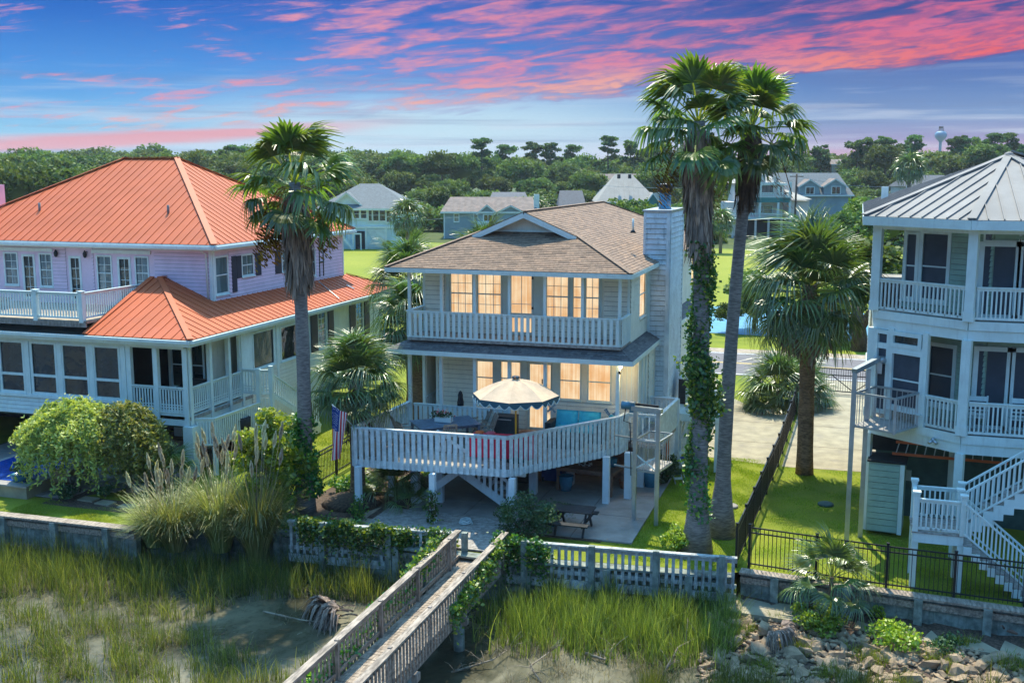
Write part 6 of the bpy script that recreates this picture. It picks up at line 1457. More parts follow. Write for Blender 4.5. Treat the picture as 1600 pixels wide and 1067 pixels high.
pR = palm('fan_palm', 'tallest fan palm with trunk wrapped in ivy beside the chimney', b_, t_, .27, .20, WL, 27, .95, els=(76, -40), skirt=(12.6, 9.3, .42, .38, 'thatch', 1300), seed=11, bend=(.12, 0), flare=1.9)
stalks(pR, None, t_+Vector((0, 0, -.3)), 4, 6, length=1.9, az0=[2.5, 3.6])
b2, t2 = Vector((-3.70, 33.46, 0)), Vector((-3.15, 33.4, 12.7))
pR2 = palm('fan_palm', 'slimmer leaning fan palm with bare trunk right of the ivy palm', b2, t2, .24, .16, WL, 24, .92, els=(74, -42), skirt=(12.6, 11.0, .36, .30, 'thatch_dark', 600), seed=23, bend=(-.12, 0), flare=2.1)
stalks(pR2, None, t2+Vector((0, 0, -.3)), 3, 8, length=2.4, az0=[3.3, .2])
def trunk_pt(b, t, z0, z1, ra, bend=.0, k=1.):
    def f(r):
        z = r.uniform(z0, z1); s = (z-b.z)/(t.z-b.z); p = b.lerp(t, s); a = r.uniform(0, 6.283); rr = ra*(.75+.45*math.sin(z*1.7+a)+.35*abs(r.normal()))*k
        return (p.x+math.cos(a)*rr+bend*math.sin(math.pi*s), p.y+math.sin(a)*rr, z)
    return f
ivy(pR, 'ivy', trunk_pt(b_, t_, 2.4, 9.4, .26, .12), 5600, .10, seed=1)
ivy(pR, 'ivy', trunk_pt(b_, t_, 1.0, 2.8, .27, .12), 700, .09, seed=2)
ivy(pR, 'ivy', trunk_pt(b_, t_, 4.2, 6.0, .40, .12), 1200, .11, seed=12, bright=.12)
ivy(pL, 'ivy', trunk_pt(Vector((-17.32, 31.57, 0)), Vector((-17.36, 31.6, 10.4)), .6, 3.3, .36), 2600, .11, seed=3)
sb = (-1.52, 41.5, 0)
sabR = palm('cabbage_palm', 'broad cabbage palm with brown trunk beside the metal fence and driveway', sb, (-1.62, 41.5, 7.2), .30, .27, SL, 54, 1.26, trunk='trunk_brown', els=(88, -52), flare=1.15, skirt=(6.5, 5.3, 1.25, 1.0, 'thatch', 420), seed=5)
for i in range(16):
    a = random.random()*6.28; link('dead_frond', DL, sabR, (-.1, 0, 6.5), orient(a, rad(random.uniform(-70, -50))), [1.25]*3)
for i, (px, py) in enumerate(((1245, 590), (1275, 600))):
    q = PY(px, py, 41.2); link('leaf_stub', DL, sabR, q-Vector(sb), orient(i*2.2+.6, rad(-50)), [.45]*3)
palm('cabbage_palm', 'cabbage palm with rough dark trunk right beside the flag', (-16.15, 33.2, 0), (-16.15, 33.3, 4.25), .27, .24, SL, 50, .82, trunk='trunk_brown', els=(85, -40), flare=1.3, skirt=(3.9, 3.2, .6, .5, 'thatch_dark', 200), seed=6, boots=True)
palm('cabbage_palm', 'cabbage palm with reddish trunk behind the left end of the porch', (-18.1, 43.6, 0), (-18.3, 43.8, 5.0), .34, .30, SL, 50, 1.0, trunk='trunk_brown', els=(80, -60), seed=7)
palm('cabbage_palm', 'leafy cabbage palm rising behind the left roof corner', (-20.1, 47.5, 0), (-20.3, 47.6, 6.3), .25, .22, SL, 46, 1.0, trunk='trunk_brown', els=(82, -60), seed=8)
palm('cabbage_palm', 'cabbage palm whose crown shows just over the left roof slope', (-18.2, 53.5, 0), (-18.4, 53.5, 7.0), .25, .22, SL, 46, 1.0, trunk='trunk_brown', els=(82, -60), seed=9)
def palmetto(label, base, h, n, sc_, seed, els=(80, 5), cat='palmetto'):
    return palm('palmetto', label, base, (base[0], base[1], base[2]+h), .12*sc_, .10*sc_, SL, n, sc_, trunk='trunk_brown', els=els, seed=seed, cat=cat)
g0_ = G(1215, 638)
palmetto('large palmetto bush beside the driveway near the gate', (g0_.x, g0_.y, 0), .9, 34, 1.0, 31, (80, -25))
palmetto('low palmetto at the foot of the palmetto bush', (g0_.x+.9, g0_.y+1.0, 0), .6, 26, .95, 32, (80, -15))
palmetto('small dark palmetto growing on the concrete ledge by the rocks', (-.25, 29.75, -.75), 1.15, 20, .62, 33, (85, -40))
palmetto('young palmetto in the mulch under the left side of the deck', (-14.9, 33.6, 0), .45, 13, .62, 34)
palmetto('smallest palmetto between the left stilts of the deck', (-14.1, 32.8, 0), .2, 9, .42, 35)
palmetto('palmetto in the mulch bed beneath the flag', (-15.6, 35.2, 0), .3, 12, .6, 36)
palmetto('small fan palm beside the weeping trees on the terrace', (-23.4, 32.6, 0), .5, 14, .6, 37)
palmetto('cycad-like palm standing in the pale pot by the trunk', (-24.0, 31.7, .3), .2, 12, .4, 38)

# ------------------------------------------------------------------ bushes, vines, weeping trees
def bush(label, c, r, h, n, size, lm, seed, name='bush', cat='bush', k=26, branches=True, tint0=0.):
    rg = np.random.default_rng(seed); t = thing(name, label, cat, c)
    P, cc, ci, tt = clumpy(rg, n, k, r, h/r*.5, .38, .45, base=-1); P[:, 2] += h*.52; P = P[P[:, 2] > .0]; tt = tt[:len(P)]
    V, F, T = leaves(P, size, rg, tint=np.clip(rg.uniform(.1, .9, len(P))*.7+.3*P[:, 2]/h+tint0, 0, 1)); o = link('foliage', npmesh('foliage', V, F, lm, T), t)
    if branches:
        mb = MB()
        for i in range(7): q = Vector(c)+Vector(cc[i])*.85+Vector((0, 0, h*.5)); mb.tube([c, Vector(c).lerp(q, .5)+Vector((0, 0, .1)), q], [.03, .02, .008], 5)
        part('branches', mb, 'bark', t)['kind'] = 'stuff'
    return t
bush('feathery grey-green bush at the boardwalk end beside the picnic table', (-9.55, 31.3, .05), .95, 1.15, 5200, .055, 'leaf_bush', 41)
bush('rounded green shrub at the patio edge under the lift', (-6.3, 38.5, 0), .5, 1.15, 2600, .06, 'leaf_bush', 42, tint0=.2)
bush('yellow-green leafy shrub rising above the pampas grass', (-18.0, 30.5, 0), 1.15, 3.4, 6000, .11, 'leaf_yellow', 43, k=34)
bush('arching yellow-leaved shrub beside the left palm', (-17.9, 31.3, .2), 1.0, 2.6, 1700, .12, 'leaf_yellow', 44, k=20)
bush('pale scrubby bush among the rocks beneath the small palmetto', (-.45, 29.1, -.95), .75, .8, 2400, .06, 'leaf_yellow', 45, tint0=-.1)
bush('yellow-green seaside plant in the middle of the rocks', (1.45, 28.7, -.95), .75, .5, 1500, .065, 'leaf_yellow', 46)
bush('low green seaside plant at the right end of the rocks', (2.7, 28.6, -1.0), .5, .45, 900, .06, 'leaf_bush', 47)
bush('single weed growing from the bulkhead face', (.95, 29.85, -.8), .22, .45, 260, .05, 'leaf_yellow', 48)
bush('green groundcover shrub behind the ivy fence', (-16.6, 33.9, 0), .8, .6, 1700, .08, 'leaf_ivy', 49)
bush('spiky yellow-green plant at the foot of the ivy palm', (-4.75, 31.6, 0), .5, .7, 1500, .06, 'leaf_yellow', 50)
for i, (x, y, s_) in enumerate(((-26.0, 30.35, .4), (-22.9, 31.0, .5), (-24.9, 31.0, .35))):
    bush(('low dark plant at the front edge of the terrace', 'dark clump of plants near the last stepping stone', 'small dark shrub below the weeping branches')[i], (x, y, 0), s_, s_*1.1, 700, .06, 'leaf_bush', 51+i)
rg = np.random.default_rng(60)
# fern fronds in the blue pot
V = []; F = []; T = []
for i in range(70):
    a = rg.uniform(0, 6.28); L_ = rg.uniform(.45, .8); e = rg.uniform(.1, 1.2); c = np.array([0, 0, .55])
    for k in range(9):
        t0 = k/9; p = c+np.array([math.cos(a)*L_*t0, math.sin(a)*L_*t0, e*L_*t0-1.1*L_*t0*t0]); n_ = np.array([-math.sin(a), math.cos(a), 0]); d = np.array([math.cos(a), math.sin(a), 0])*L_/9; w = .09*(1-t0)+.01
        i0 = len(V); V += [p, p+d*.6+n_*w, p+d, p+d*.6-n_*w]; F.append((i0, i0+1, i0+2, i0+3)); T += [rg.uniform(.2, 1)]*4
link('fronds', npmesh('fronds', V, F, 'leaf_bush', T), fn)
def weeping(label, c, rx, ry, h, nst, seed, tint0=0, trunk=True):
    rg = np.random.default_rng(seed); t = thing('weeping_tree', label, 'tree', c); P = []; D = []; TT = []; br = MB()
    for i in range(nst):
        a = rg.uniform(0, 6.28); q = math.sqrt(rg.uniform(0, 1)); ox, oy = math.cos(a)*rx*q, math.sin(a)*ry*q; zt = h*(1-.28*q*q)*rg.uniform(.9, 1.03)+.08*math.sin(a*5+q*7); hang = rg.uniform(.15, 1.)*(h*.2+h*.5*q)
        out_ = np.array([math.cos(a), math.sin(a), 0]); pts = []
        for s in np.linspace(0, 1, 11): pts.append(np.array([ox, oy, zt])+out_*((.30 if i % 9 else .62)*s)+np.array([0, 0, .10*math.sin(s*2.)-hang*s**1.6]))
        tone = rg.uniform(.2, .8)
        for s in range(10):
            for k in range(4): P.append(pts[s]+(pts[s+1]-pts[s])*rg.uniform()+rg.normal(0, .035 if i % 6 else .11, 3)); TT.append(np.clip(tone+tint0+.25*(1-s/10)+rg.normal(0, .12), 0, 1))  # tint paler towards the strand top: light on the crown put into colour
        if i % 16 == 0: br.tube([Vector(c)+Vector((0, 0, h*.55)), Vector(c)+Vector((ox*.5, oy*.5, h*.85)), Vector(c)+Vector(pts[0]), Vector(c)+Vector(pts[5])], [.035, .025, .012, .005], 5)
    V, F, T = leaves(np.array(P), .062, rg, aspect=2.8, tint=np.array(TT)); link('crown', npmesh('crown', V, F, 'leaf_weep', T), t)
    part('branches', br, 'twig', t)['kind'] = 'stuff'
    part('trunk', MB().tube([c, Vector(c)+Vector((.05, 0, h*.35)), Vector(c)+Vector((-.03, 0, h*.62))], [.11, .09, .07], 9), 'trunk_grey', t); return t
weeping('sunlit weeping tree with pale drooping branches in front of the left house', (-26.3, 31.3, 0), 1.85, 1.4, 3.2, 1250, 61, .22)  # raised tint paints the sun on this crown
weeping('darker weeping tree with grey trunk beside the screened porch', (-24.45, 31.75, 0), 1.15, 1.1, 3.15, 560, 62, -.05)  # lower tint paints the shade this crown stands in
# pampas grass
def pampas(label, c, r, h, n, plumes, seed):
    rg = np.random.default_rng(seed); t = thing('pampas_grass', label, 'pampas grass', c); V = []; F = []; T = []
    for i in range(n):
        a = rg.uniform(0, 6.28); L_ = h*rg.uniform(.6, 1.15); o_ = rg.uniform(.35, 1.)*r; b0 = np.array([math.cos(a), math.sin(a), 0])*rg.uniform(0, .3); d = np.array([math.cos(a), math.sin(a), 0]); n_ = np.array([-d[1], d[0], 0]); tone = rg.uniform(0, 1)
        pr = None; dr = rg.uniform(.45, 1.25)
        for s in range(7):
            u = s/6; p = b0+d*o_*(u**1.3)+np.array([0, 0, L_*(u*1.2-dr*.62*u**2.6)]); w = .017*(1-u*.85)
            if pr is not None: i0 = len(V); V += [pr[0], pr[1], p+n_*w, p-n_*w]; F.append((i0, i0+1, i0+2, i0+3)); T += [tone]*4
            pr = (p-n_*w, p+n_*w)
    link('blades', npmesh('blades', V, F, 'pampas', T), t)['kind'] = 'stuff'
    for k in range(plumes):
        a = rg.uniform(0, 6.28); rr = rg.uniform(.1, .75)*r; hh = h*rg.uniform(.95, 1.3); p1 = np.array([math.cos(a)*rr, math.sin(a)*rr, hh]); lean = np.array([math.cos(a), math.sin(a), 0])*.25
        V = []; F = []; T = []
        for i in range(150):
            u = rg.uniform(0, 1); q = p1+lean*u*.5+np.array([0, 0, .50*u]); w = .062*math.sin(math.pi*(.12+.82*u)); an = rg.uniform(0, 6.28); e = q+np.array([math.cos(an)*w, math.sin(an)*w, -.03]); i0 = len(V)
            V += [q, q+np.array([.006, .006, .05]), e+np.array([0, 0, .09]), e]; F.append((i0, i0+1, i0+2, i0+3)); T += [rg.uniform(0, 1)]*4
        pl_ = link('plume', npmesh('plume', V, F, 'plume', T), t)
        st_ = MB().tube([(0, 0, .2), tuple(p1*[.6, .6, .6]), tuple(p1)], .006, 4); link('stem', st_.mesh('stem', 'dry'), t)
    return t
pampas('pampas clump with tall tan plumes at the left edge of the bulkhead gap', (-20.3, 28.5, -.6), 1.7, 2.3, 1300, 13, 71)
pampas('pampas clump below the yellow shrub with scattered plumes', (-18.9, 28.9, -.6), 1.6, 2.8, 1300, 14, 72)
pampas('tall pampas clump against the ivy-covered fence', (-17.6, 28.9, -.8), 1.5, 3.1, 1400, 14, 73)
pampas('short drooping pampas clump with single plumes near the stepping stones', (-21.2, 28.7, -.6), 1.3, 1.8, 800, 6, 74)
# vines on fences and boardwalk
def vine(label, fn_, n, size, seed, bright=0., base=(0, 0, 0)):
    t = thing('ivy_vine', label, 'vine', base); o = ivy(t, 'leaves', fn_, n, size, seed=seed, bright=bright)
    rg_ = np.random.default_rng(seed+500); mb = MB()
    for i in range(14): pts = sorted([tuple(fn_(rg_)) for _ in range(3)]); mb.tube(pts, .008, 4, caps=False)
    part('stems', mb, 'bark', t)['kind'] = 'stuff'
def seg(p, q, sx, sy, sz, bias=0):
    p = np.array(p); q = np.array(q)
    def f(r):
        u = r.uniform(0, 1); c = p+(q-p)*u; return c+np.array([r.normal(0, sx), r.normal(0, sy), -abs(r.normal(0, sz))+bias+.10*math.sin(u*19)+.06*math.sin(u*47)])
    return f
vine('ivy smothering the top of the left picket fence', seg(G(468, 812, .62)-Vector((0, .06, 0)), G(640, 826, .6)-Vector((0, .06, 0)), .07, .10, .36), 5200, .085, 81, .15, (-16, 29.6, 0))
vine('ivy hanging between the left fence and the boardwalk', seg(G(620, 826, .5)-Vector((0, .08, 0)), G(705, 830, .5)-Vector((0, .08, 0)), .1, .08, .5), 1900, .085, 82, 0, (-13, 29.5, 0))
vine('ivy mound at the corner of the right-hand fence and boardwalk', seg((-9.75, 29.2, .75), (-8.2, 29.35, .6), .1, .12, .5), 2300, .085, 83, 0, (-9, 29.3, 0))
vine('yellow-green ivy patch spilling over the right boardwalk railing', seg((-9.42, 28.6, .8), (-9.42, 24.6, .4), .08, .1, .30), 2500, .085, 84, .25, (-9.4, 27, 0))
vine('trailing ivy along the outside of the left boardwalk railing', seg((-11.1, 27.6, .75), (-11.1, 18.5, .2), .09, .1, .28), 3000, .085, 85, .2, (-11.1, 23, 0))
vine('ivy on the middle of the left boardwalk railing', seg((-11.08, 27.8, .95), (-11.08, 25.6, .8), .07, .2, .2), 1300, .085, 86, .3, (-11.1, 26.6, 0))
vine('ivy climbing the middle front stilt of the deck', seg((-12.72, 31.6, 1.1), (-12.72, 31.6, .1), .09, .09, .1), 420, .08, 87, 0, (-12.7, 31.6, 0))
vine('ivy climbing the left front stilt of the deck', seg((-15.35, 31.6, .7), (-15.2, 31.2, .2), .12, .12, .2), 500, .08, 88, .1, (-15.3, 31.4, 0))
vine('low ivy and weeds along the top of the left bulkhead', seg((-17.5, 30.2, .18), (-13.9, 30.0, .15), .25, .35, .12), 3200, .075, 89, .3, (-16, 30, 0))
vine('ivy creeping along the lit boardwalk landing edge', seg((-12.1, 29.5, .6), (-11.2, 29.55, .55), .1, .1, .3), 600, .085, 90, .1, (-11.6, 29.5, 0))

# ------------------------------------------------------------------ grasses
def snoise(x, y, s): return (np.sin(x*1.3*s+1.7*np.sin(y*.9*s))+np.sin(y*1.7*s+1.3*np.sin(x*1.1*s+2.)))*.25+.5
def marsh(name, N, xr, yr, dens, hfun, z0, seed, m_='marsh', w=.011, lean=.34, seg_=3, tintf=None):
    rg = np.random.default_rng(seed); x = rg.uniform(*xr, N); y = rg.uniform(*yr, N)
    k = rg.uniform(0, 1, N) < dens(x, y); x, y = x[k], y[k]; n = len(x)
    # gather blades in tufts
    x = x+.0; ang = rg.uniform(0, 6.28, n); h = hfun(x, y)*rg.uniform(.45, 1.15, n); le = np.abs(rg.normal(0, lean, n)); a2 = rg.uniform(0, 6.28, n); tone = np.clip(rg.beta(1.6, 2.2, n)+(tintf(x, y) if tintf else 0), 0, 1)
    Vs = []; z = z0(x, y) if callable(z0) else np.full(n, z0)
    nx_, ny_ = np.cos(ang), np.sin(ang)
    for s in range(seg_+1):
        u = s/seg_; cx = x+np.cos(a2)*le*h*u**1.8; cy = y+np.sin(a2)*le*h*u**1.8; cz = z-.03+h*u*(1-.18*le*u); ww = w*(1-.8*u)
        Vs += [np.stack([cx-nx_*ww, cy-ny_*ww, cz], 1), np.stack([cx+nx_*ww, cy+ny_*ww, cz], 1)]
    V = np.stack(Vs, 1).reshape(-1, 3); K = 2*(seg_+1); b = (np.arange(n)*K)[:, None]; F = np.concatenate([b+np.array([[2*s, 2*s+1, 2*s+3, 2*s+2]]) for s in range(seg_)], 0)
    o = link(name, npmesh(name, V, F, m_, np.repeat(tone, K))); tag(o, kind='stuff'); return o
def shore(x): return np.interp(x, [-60, -27, -21.5, -18, -14, -10, -3, 5, 30], [27.9, 27.9, 28.1, 29.4, 29.3, 29.1, 29.9, 27.2, 24])
def dL(x, y):
    d = shore(x)-y; cl = snoise(x, y, 1.9)*.5+snoise(x+7, y*1.4, 4.1)*.5; near = np.clip(1.25-d/2.3, 0, 1)
    far = np.clip((cl-.38)*2.6, 0, 1)*np.where(d > 5.0, 1.1, .75)
    pool = ((x+14.0)/3.3)**2+((y-25.7)/2.2)**2 < 1; pool2 = (x > -12.2) & (x < -8)
    return np.where(pool | pool2, .0, np.clip(near*np.clip(cl*2.4-.25, .2, 1)+far, 0, 1))
marsh('marsh_grass', 300000, (-34, -11.5), (16, 29.3), lambda x, y: dL(x, y)*np.where(shore(x)-y < .05, 0, 1)*.36, lambda x, y: np.where(shore(x)-y < 2.8, .95, .58)*(.6+.8*snoise(x, y, 2.7)), WZ, 101, tintf=lambda x, y: np.where(shore(x)-y < 1.1, -.10, .08))
def dR(x, y):
    d = shore(x)-y; cl = snoise(x+3, y, 2.3)*.5+snoise(x, y*1.3, 5.1)*.5; near = np.where(d < 0, 0, np.clip(1.45-d/2.5, 0, 1))*np.clip(cl*2.5-.4, .12, 1); near = near*np.clip((x+9.2)/1.2, .15, 1)*np.clip((snoise(x*1.9+2, y*1.4, 3.3)-.22)*3, .12, 1)
    return np.where(x > -2.6, 0, near)
marsh('marsh_grass', 130000, (-9.8, -2.4), (24, 29.9), lambda x, y: dR(x, y)*.55, lambda x, y: 1.0*(.55+.9*snoise(x, y, 2.9)), WZ, 102, tintf=lambda x, y: np.where(shore(x)-y < .9, -.18, .12))
marsh('marsh_grass', 160000, (-4.5, 9), (22.5, 27.6), lambda x, y: np.clip((25.9+.16*(x+3)-.3+.5*np.sin(x*2.2)-y)*1.2, 0, 1)*np.clip(snoise(x, y, 3.1)*1.9-.3, .2, 1)*.45, lambda x, y: .85*(.6+.8*snoise(x, y, 3.3)), lambda x, y: np.where(y > 25.6, -1.25, WZ), 103)
marsh('bank_weeds', 60000, (-3.2, 6), (26, 29.2), lambda x, y: np.clip((snoise(x+1, y, 2.8)-.62)*4, 0, 1)*.4, lambda x, y: .32+0*x, lambda x, y: np.interp(y+(x+3)*.07, [25.4, 27, 28.2, 29.3], [-1.42, -1.18, -.98, -.78]), 105, m_='leaf_yellow', w=.012, lean=.8)
marsh('dead_stalks', 70000, (-30, -2.6), (19, 29.5), lambda x, y: np.clip(dL(x, y)+dR(x, y), 0, 1)*.8, lambda x, y: .42+0*x, WZ, 104, m_='dry', w=.008, lean=.9)
# lawn blades, only where the yard is seen close
def lawnf(N, xr, yr, seed, cond, h=.07, name='lawn_grass'): return marsh(name, N, xr, yr, lambda x, y: np.where(cond(x, y), 1., 0.), lambda x, y: h*(.6+.8*snoise(x, y, 2.2)), .0, seed, m_='lawn_blade', w=.010, lean=.6, seg_=1, tintf=lambda x, y: (snoise(x, y, .8)-.5)*.5+.1)
lawnf(120000, (-7, -2.75), (30.4, 43), 111, lambda x, y: (x > -6.75) & ((x > -6.0) | (y < 40)))
lawnf(60000, (-2.5, 1.7), (30.6, 42.2), 112, lambda x, y: y > 30.6, .06)
lawnf(40000, (-22, -17.9), (30, 42), 113, lambda x, y: (x < -18.45) | (y < 31), .08)
lawnf(26000, (-27, -21.5), (28.4, 30.0), 114, lambda x, y: y < 30.2, .06)
lawnf(16000, (-17.8, -14.9), (29.95, 31.1), 115, lambda x, y: y > 29.9, .10)
lawnf(22000, (1.7, 6), (30.1, 34.8), 116, lambda x, y: y > 30.3, .07)
# driftwood and dead stems
def dead_branch(label, pts, r, seed, twigs=10, name='dead_branch', m_='twig'):
    rr = random.Random(seed); b = Vector(pts[0]); t = thing(name, label, 'branch', b); mb = MB(); P_ = [Vector(p) for p in pts]; mb.tube(P_, [r*(1-.7*i/(len(P_)-1)) for i in range(len(P_))], 7)
    for k in range(twigs):
        i = rr.randrange(len(P_)-1); p = P_[i].lerp(P_[i+1], rr.random()); d = Vector((rr.uniform(-1, 1), rr.uniform(-1, 1), rr.uniform(.1, .9)))*rr.uniform(.2, .6); mb.tube([p, p+d*.6+Vector((0, 0, .05)), p+d], [r*.35, r*.22, r*.08], 4)
    part('wood', mb, m_, t); return t
dead_branch('long dead stem lying across the open mud left of the boardwalk', [G(412, 955, WZ+.1), G(470, 968, WZ+.15), G(505, 972, WZ+.1)], .03, 1, 5)
dead_branch('tangle of pale dead twigs in the water right of the boardwalk', [G(705, 1050, WZ), G(770, 1030, WZ+.2), G(800, 1010, WZ+.15)], .03, 2, 26)
dead_branch('forked dead branch sticking out of the muddy water', [G(846, 1066, WZ), G(828, 1040, WZ+.2), G(870, 1010, WZ+.4)], .035, 3, 12)
dead_branch('curved brown driftwood in the reeds under the right fence', [G(915, 1020, WZ+.1), G(945, 1030, WZ+.1), G(960, 1005, WZ+.25)], .05, 4, 8)
dead_branch('fallen branches among the reeds near the rocks', [G(1035, 1055, WZ), G(1060, 1010, WZ+.4), G(1100, 990, WZ+.3)], .03, 5, 22)
dead_branch('reddish driftwood log at the right end of the ledge', [G(1562, 982, -.6), G(1580, 985, -.55), G(1590, 990, -.6)], .09, 6, 1, m_='brown_wood')
dead_branch('brown driftwood log on the ledge left of the small palmetto', [G(1255, 945, -.6), G(1270, 941, -.5), G(1285, 945, -.6)], .07, 7, 1, m_='brown_wood')
# bundle of fallen palm fronds by the boardwalk
ff = thing('fallen_fronds', 'grey heap of fallen palm fronds in the water beside the boardwalk', 'fronds', G(545, 965, WZ))
for i in range(9): link('dead_frond', DL, ff, (random.uniform(-.3, .3), random.uniform(-.2, .2), .12+.03*i), orient(rad(180+random.uniform(-40, 60)), rad(random.uniform(-8, 12)), random.uniform(-.4, .4)), [.95]*3)
ff2 = thing('fallen_fronds', 'splayed dead palm frond lying on the rocks', 'fronds', G(1200, 985, -.75))
for i in range(3): link('dead_frond', DL, ff2, (0, 0, .1), orient(rad(-60+40*i), rad(5), 0), [.7]*3)

# ------------------------------------------------------------------ riprap: every stone an object, a few shared meshes
def stone(seed):
    rg_ = np.random.default_rng(seed); import bmesh; bm_ = bmesh.new(); n_ = 15
    d = rg_.normal(size=(n_, 3)); d /= np.linalg.norm(d, axis=1)[:, None]; d = np.sign(d)*np.abs(d)**.75*.5*rg_.uniform(.8, 1.05, (n_, 1))
    for p in d: bm_.verts.new((p[0]*1.25, p[1]*.95, p[2]*.7))
    r_ = bmesh.ops.convex_hull(bm_, input=bm_.verts); bmesh.ops.delete(bm_, geom=[g for g in r_['geom_interior'] if isinstance(g, bmesh.types.BMVert)], context='VERTS')
    bmesh.ops.dissolve_limit(bm_, angle_limit=.25, verts=bm_.verts, edges=bm_.edges)
    me = bpy.data.meshes.new('stone'); bm_.to_mesh(me); bm_.free(); me.materials.append(M['rock']); me.update(); return me
ST = [stone(s) for s in range(8)]; rr = random.Random(4); placed = []
def bank_z(x, y): 
    yy = y+(x+3)*.07; return float(np.interp(yy, [25.4, 27, 28.2, 29.3, 30.4], [-1.42, -1.18, -.98, -.78, -.66]))
tries = 0
while len(placed) < 285 and tries < 9000:
    tries += 1; x = rr.uniform(-3.3, 5.6); y = rr.uniform(25.7, 28.95)-(x+3)*.07; s = rr.choice((.26, .3, .36, .42, .52)) if rr.random() < .7 else rr.uniform(.16, .28)
    if any((x-a)**2+(y-b)**2 < (.36*(s+c))**2 for a, b, c in placed): continue
    placed.append((x, y, s)); o = link('stone', ST[rr.randrange(8)], bankO, (x, y, bank_z(x, y)+s*.12), (rr.uniform(-.5, .5), rr.uniform(-.5, .5), rr.uniform(0, 6.28)), (s*1.25, s*1.15, s*1.05))

# smaller rubble packed between the stones: too many to pick apart
RV = []; RF = []; rb = np.random.default_rng(77)
ic = np.array([(1, 0, 0), (-1, 0, 0), (0, 1, 0), (0, -1, 0), (0, 0, 1), (0, 0, -1)], float); fc_ = np.array([(0, 2, 4), (2, 1, 4), (1, 3, 4), (3, 0, 4), (2, 0, 5), (1, 2, 5), (3, 1, 5), (0, 3, 5)])
for i in range(2600):
    x = rb.uniform(-3.4, 6); y = rb.uniform(25.6, 29.2)-(x+3)*.07; s_r = rb.uniform(.04, .12); v = ic*rb.uniform(.6, 1.2, (6, 1))*s_r*np.array([1.2, 1, .7]); a = rb.uniform(0, 6.28); c_, n_ = math.cos(a), math.sin(a)
    v = v@np.array([[c_, n_, 0], [-n_, c_, 0], [0, 0, 1]])+[x, y, bank_z(x, y)+s_r*.4]; RF += list(fc_+len(RV)); RV += list(v)
tag(link('rubble', npmesh('rubble', RV, RF, 'rock')), kind='stuff')

# ------------------------------------------------------------------ houses beyond the road
def far_house(name, label, D, px0, px1, py_eave, py_base, wall, roof, kind='hip', py_ridge=None, rx0=None, rx1=None, depth=10, wins=(), group=None, pw=1.0, ov=.5):
    """a house whose front stands square to the street at distance D; px/py are its measured edges"""
    a = PD(px0, py_eave, D); b = PD(px1, py_eave, D); a0 = Vector((a.x, a.y)); b0 = Vector((b.x, b.y)); u = (b0-a0).normalized(); n = Vector((-u.y, u.x)); W_ = (b0-a0).length; ez = a.z
    gz0 = max(0, PD(px0, py_base, D).z) if py_base else 0
    t = thing(name, label, 'house', (a.x, a.y, 0), 0, group)
    w = Wall(t, a0, b0); ww = []
    for (x0, y0, x1, y1, m_) in wins:
        xa, za = w.hit(x0, y0); xb, zb = w.hit(x1, y1); ww.append((max(.1, xa), min(w.L-.1, xb), zb, min(za, ez-.15), m_))
    w.slab(0, ez, wall, [x[:4] for x in ww], th=.3)
    for x0, x1, z0, z1, m_ in ww: w.window(x0, x1, z0, z1, 'white', m_, sash=(x1-x0) < 1.6, fw=.14, depth=.1, d=.08)
    part('side_walls', MB().box(w.at(W_/2, ez/2, -depth/2-.16), (W_-.05, depth-.3, ez), w.rz), wall, t)
    for x in (0, w.L-.2): w.box('corner_board', x, x+.2, 0, ez-.05, 'white', 0, .08)
    rz_ = PD((rx0 or px0), py_ridge, D).z if py_ridge else ez+2; P = lambda x, d, z: w.at(x, z, -d)
    L0 = w.hit(rx0, py_ridge)[0] if rx0 else 0; L1 = w.hit(rx1, py_ridge)[0] if rx1 else W_
    F0, F1_, B0, B1 = P(-ov, -ov, ez), P(W_+ov, -ov, ez), P(-ov, depth+ov, ez), P(W_+ov, depth+ov, ez); R0, R1 = P(L0, depth/2, rz_), P(L1, depth/2, rz_)
    mb = MB(); mb.add([F0, F1_, R1, R0], [(0, 1, 2, 3)]); mb.add([B0, B1, R1, R0], [(1, 0, 3, 2)]); 
    mb.add([F0, R0, B0], [(0, 1, 2)]); mb.add([F1_, R1, B1], [(0, 2, 1)]); mb.add([F0, F1_, B1, B0], [(0, 3, 2, 1)])
    rf = part('roof', mb, roof, t); pbeam('fascia', t, F0+Vector((0, 0, -.12)), F1_+Vector((0, 0, -.12)), .06, .3, 'white'); pbeam('fascia', t, F1_+Vector((0, 0, -.12)), B1+Vector((0, 0, -.12)), .06, .3, 'white')
    if 'metal' in roof:
        k = int(W_/.95)
        for i in range(k+1):
            x = -ov+(W_+2*ov)*i/k; xr = max(L0, min(L1, x)); s = 1. if L0 <= x <= L1 else ((x+ov)/(L0+ov) if x < L0 else (W_+ov-x)/(W_+ov-L1)); s = max(.02, s)
            p = P(x, -ov, ez+.03); q = p+Vector((R0-P(L0, -ov, ez)))*s; pbeam('roof_seam', t, p, q, .05, .06, roof)
    return t, w, ez, P
